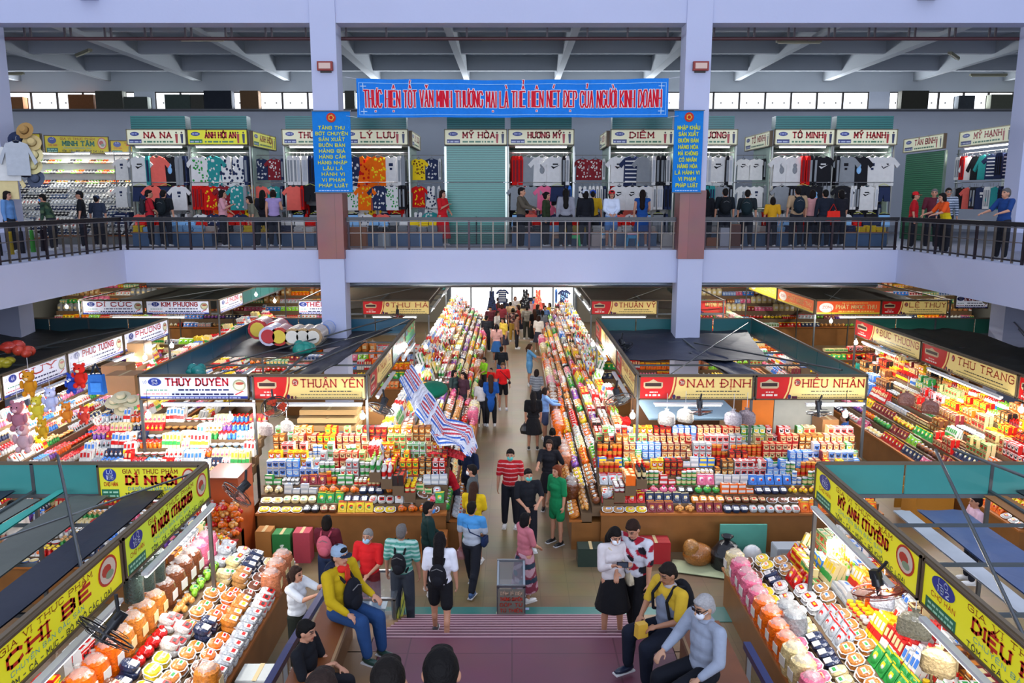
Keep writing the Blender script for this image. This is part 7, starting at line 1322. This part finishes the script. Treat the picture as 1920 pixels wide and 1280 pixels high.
for i, (px, py, Y, lab) in enumerate(((250, 1095, 9.0, 'leftmost'), (272, 1075, 9.5, 'middle'), (292, 1060, 9.9, 'rightmost'))):
    p = at(px, py, Y); t = thing('hanging_bag', 'black clear-wrapped roll hanging under the lime sign, '+lab+' of three', 'bag', p); obj('filled_bag', MB().cyl((0, 0, -.2), (0, 0, .2), .115, .12, 12, '26302c'), 'bag', t); obj('tied_top', MB().lathe([(.12, .2), (.03, .3), (.06, .36)], 'a0a8a4', 10), 'film', t)
# orange dried food display by the green shirted stallholder
t = thing('dried_food_tray', 'red box tray heaped with orange dried food left of the front counter', 'food tray', (-5.45, 13.0, 0)); obj('tray', MB().box((0, 0, .8), (1.0, .9, .1), 'a82c20', top=1.08), 'paint', t); obj('stand', MB().box((0, 0, .37), (.9, .8, .74), '6a3c20'), 'wood', t)
for i in range(60): item('candy_bag', [4, 8, 0][i % 3], Matrix.Translation((-5.85+.13*(i % 7), 12.66+.11*(i//7 % 8), .86+.02*(i % 3))) @ Matrix.Scale(.8, 4), 'in red box tray by lime sign')
tag(obj('shelf_unit', MB().box((-5.35, 14.4, .9), (.6, .8, 1.8), 'a8481c').box((-5.35, 14.35, 1.82), (.64, .84, .04), '8a3c18'), 'wood'), 'orange lit shelf unit packed with dried food beside the white sign post', 'shelf')
for i in range(40): item('dried_fruit_mound', [0, 2, 0, 6][i % 4], Matrix.Translation((-5.9+.2*(i % 5), 13.75+.12*(i//5 % 3), .78+.16*(i//10))), 'on orange shelf by white sign post')
tag(obj('table', MB().box((-5.6, 13.85, .39), (1.1, .6, .78), '7a4420'), 'wood'), 'brown chest under the orange dried food heap', 'table')
# under the front counters
for i, (x, y, w_, d_, h_, c, lab) in enumerate(((-4.75, 14.45, .3, .3, .62, 'b0763c', 'tall tan carton under the left end of the left front counter'), (-4.4, 14.42, .34, .3, .58, '2c7c40', 'green stacked cartons under the left front counter'), (-4.02, 14.44, .32, .3, .6, 'b84454', 'pink and green cartons under the left front counter'), (2.75, 14.42, .55, .35, .42, 'a01c24', 'red plastic crate under the right front counter'), (5.3, 13.7, 1.0, .35, .62, '9ca4ac', 'grey cabinet below the counter right of the teal boards'), (6.4, 13.7, 1.0, .35, .62, 'a4acb4', 'second grey cabinet at the right end'), (1.5, 14.3, .5, .35, .35, '22342c', 'dark green crate at the corner of the right aisle counter'), (2.0, 14.35, .3, .3, .4, 'a8682c', 'small brown carton beside the dark green crate'), (-1.5, 14.5, .5, .4, .5, 'a8642c', 'orange brown carton at the corner of the left aisle counter'))):
    t = crate(960, 900, y, w_, d_, h_, c, lab, 'storage_crate'); t.location = (x, y, 0)
booth_wall(4.0, 4.9, 14.45, .05, .72, '4c9484', 'teal board leaning under the right front counter'); 
p = (4.05, 14.1, 0); m = MB(); m.lathe([(0, 0), (.28, .02), (.3, .3), (.16, .5), (.05, .56), (.12, .64)], '17181c', 12, c=p); tag(obj('rubbish_bag', m, 'foil'), 'black rubbish bag standing under the right front counter', 'bag'); m = MB(); m.lathe([(0, 0), (.16, 0), (.2, .22), (.18, .22)], 'b82c20', 12, c=(4.5, 14.0, 0)); m.ell((4.5, 14.0, .32), (.18, .16, .18), 'd0d0d0', 10, 7); tag(obj('waste_bucket', m, 'gloss'), 'red bucket stuffed with white bags under the right counter', 'bucket')
m = MB(); m.ell((3.55, 14.25, .2), (.3, .25, .22), 'a8682c', 12, 8); m.ell((3.4, 14.2, .35), (.16, .16, .18), 'b07838', 10, 7); tag(obj('storage_sack', m, 'bag'), 'brown plastic sack slumped under the right front counter', 'sack')
sheet('pale yellow green cardboard sheet on the floor under the right counter', [(2.95, 13.9), (3.9, 13.6), (4.2, 14.1), (3.1, 14.4)], .03, 'b0b890', 0, 'carton', 'cardboard_sheet', 'cardboard', .01, 2, 2, wr=0)
booth_wall(8.6, 9.4, 17.0, .05, .78, '9c6c1c', 'ochre yellow board below the right wing counter'); t = crate(960, 900, 15.6, .8, .6, .75, 'b87c28', 'ochre wooden cabinet at the end of the right wing counter', 'wooden_cabinet', 'cabinet'); t.location = (8.9, 16.2, 0)
t = thing('plastic_stool', 'yellow plastic stool beside the left near table', 'stool', (-3.05, 8.6, 0)); obj('seat', MB().box((0, 0, .45), (.34, .34, .06), 'b8860c', top=.95), 'gloss', t)
for a in (-1, 1):
    for b in (-1, 1): obj('leg', MB().cyl((a*.2, b*.2, 0), (a*.14, b*.14, .44), .025, .025, 6, '6c5c1c'), 'gloss', t)
t = crate(960, 900, 8.9, .5, .4, .7, 'b8bcb8', 'pale plastic drum stored under the left near table', 'storage_crate'); t.location = (-3.35, 9.6, 0)
t = crate(960, 900, 6.9, .5, .4, .35, '2c44a8', 'blue plastic crate at the lower right beside the handrail', 'storage_crate'); t.location = (3.15, 7.7, 1.0)
tag(obj('step_block', MB().box((3.15, 7.7, .5), (.5, .6, 1.0), '5a5048'), 'wood'), 'dark block under the blue crate at lower right', 'block')
# soft toys and hats at left
def toy(p, c, c2, lab, s=1.0):
    t = thing('soft_toy', lab, 'toy', p); t.scale = (s,)*3; obj('toy_body', MB().ell((0, 0, -.12), (.13, .1, .15), c, 12, 8), 'cloth', t); m = MB(); m.ell((0, -.02, .1), (.12, .1, .11), c, 12, 8)
    for a in (-1, 1): m.ell((a*.09, -.01, .2), (.04, .03, .04), c, 8, 6)
    obj('toy_head', m, 'cloth', t); m = MB()
    for a in (-1, 1): m.ell((a*.14, -.04, -.06), (.04, .04, .09), c, 8, 6); m.ell((a*.08, -.07, -.25), (.05, .06, .06), c, 8, 6)
    obj('toy_limbs', m, 'cloth', t); m = MB(); m.ell((0, -.11, .07), (.045, .03, .035), c2, 8, 6)
    for a in (-1, 1): m.ell((a*.045, -.105, .13), (.012, .01, .014), '141414', 6, 4)
    obj('toy_face', m, 'cloth', t); obj('hanging_cord', MB().cyl((0, 0, .2), (0, 0, .5), .006, n=4, col='d0d0d0'), 'gloss', t)
for px, py, c, c2, s, lab in ((55, 715, 'd89020', 'e8c890', 1.25, 'golden yellow soft toy hanging below the short red name sign'), (35, 775, 'b87888', 'e0b0b8', 1.5, 'large dusty pink soft toy at the left edge'), (70, 760, 'e0cc40', 'f0e8c0', 1.2, 'pale yellow soft toy right of the pink one'), (95, 745, 'c4c8e8', 'e8e8f0', 1.2, 'white and blue soft toy in the bright hanging group'), (150, 700, 'd82c20', 'e8d0a0', 1.2, 'red soft toy beside the blue bag'), (135, 715, '2c4cb0', 'c8d0e8', 1.0, 'royal blue soft toy beside the red one'), (125, 770, 'e88c30', 'f0d8b0', 1.0, 'orange soft toy low in the hanging group'), (80, 800, 'd8a828', 'f0e0a0', 1.0, 'amber soft toy among the trinkets'), (45, 815, 'd8b4bc', 'f0e0e4', 1.5, 'pale pink soft toy bottom of the hanging group'), (158, 775, 'd84838', 'f0c8c0', .9, 'scarlet soft toy right of the orange one')):
    toy(at(px, py, 15.6), c, c2, lab, s*.78)
t = thing('shoulder_bag', 'bright blue satchel hanging below the white side signs', 'bag', at(182, 720, 16.6)); obj('bag_body', MB().box((0, 0, 0), (.34, .16, .42), '2c6cc0', top=.85), 'cloth', t); obj('pocket', MB().box((.02, -.09, -.05), (.22, .03, .2), '3c84d8'), 'cloth', t); obj('strap', MB().tube([(-.12, 0, .2), (0, 0, .45), (.12, 0, .2)], .015, 5, '16243c'), 'cloth', t)
for i, (px, py, nm) in enumerate(((215, 755, 'left one'), (232, 768, 'front one'), (228, 745, 'rear one'), (248, 752, 'right one'))): hat(at(px, py, 16.8), 'c4bc9c', '7c8c70', 'pale brimmed sun hat among cartons at left, '+nm, (.5, .1, 0), 1.0)
# dresses in the far doorway
for px, py, k, lab in ((922, 545, ('dress', 'navy', 'black'), 'left of doorway'), (985, 542, ('dress', 'black', 'grey'), 'in middle of doorway'), (1009, 543, ('dress', 'coral', 'cream'), 'right of middle doorway'), (942, 542, ('tee', 'navy', 'white', 'stripes'), 'beside left doorway dress'), (1058, 543, ('tee', 'navy', 'sky', 'floral'), 'at right of doorway'), (1043, 542, ('edge', 'blue', 'navy'), 'at right of doorway, edge on')):
    garment(k, at(px, py, 40.5), 'hanging '+lab, 0, 1.0)
tag(obj('clothes_rail', MB().cyl((-2.9, 40.5, 4.72), (2.9, 40.5, 4.72), .02, n=6, col='a0a0a0').cyl((-1.2, 40.5, 4.72), (-1.2, 40.5, 4.75), .01, n=4, col='a0a0a0'), 'metal'), 'long rail under the ceiling carrying clothes before the doorway', 'rail')
flush()
flush_garments()
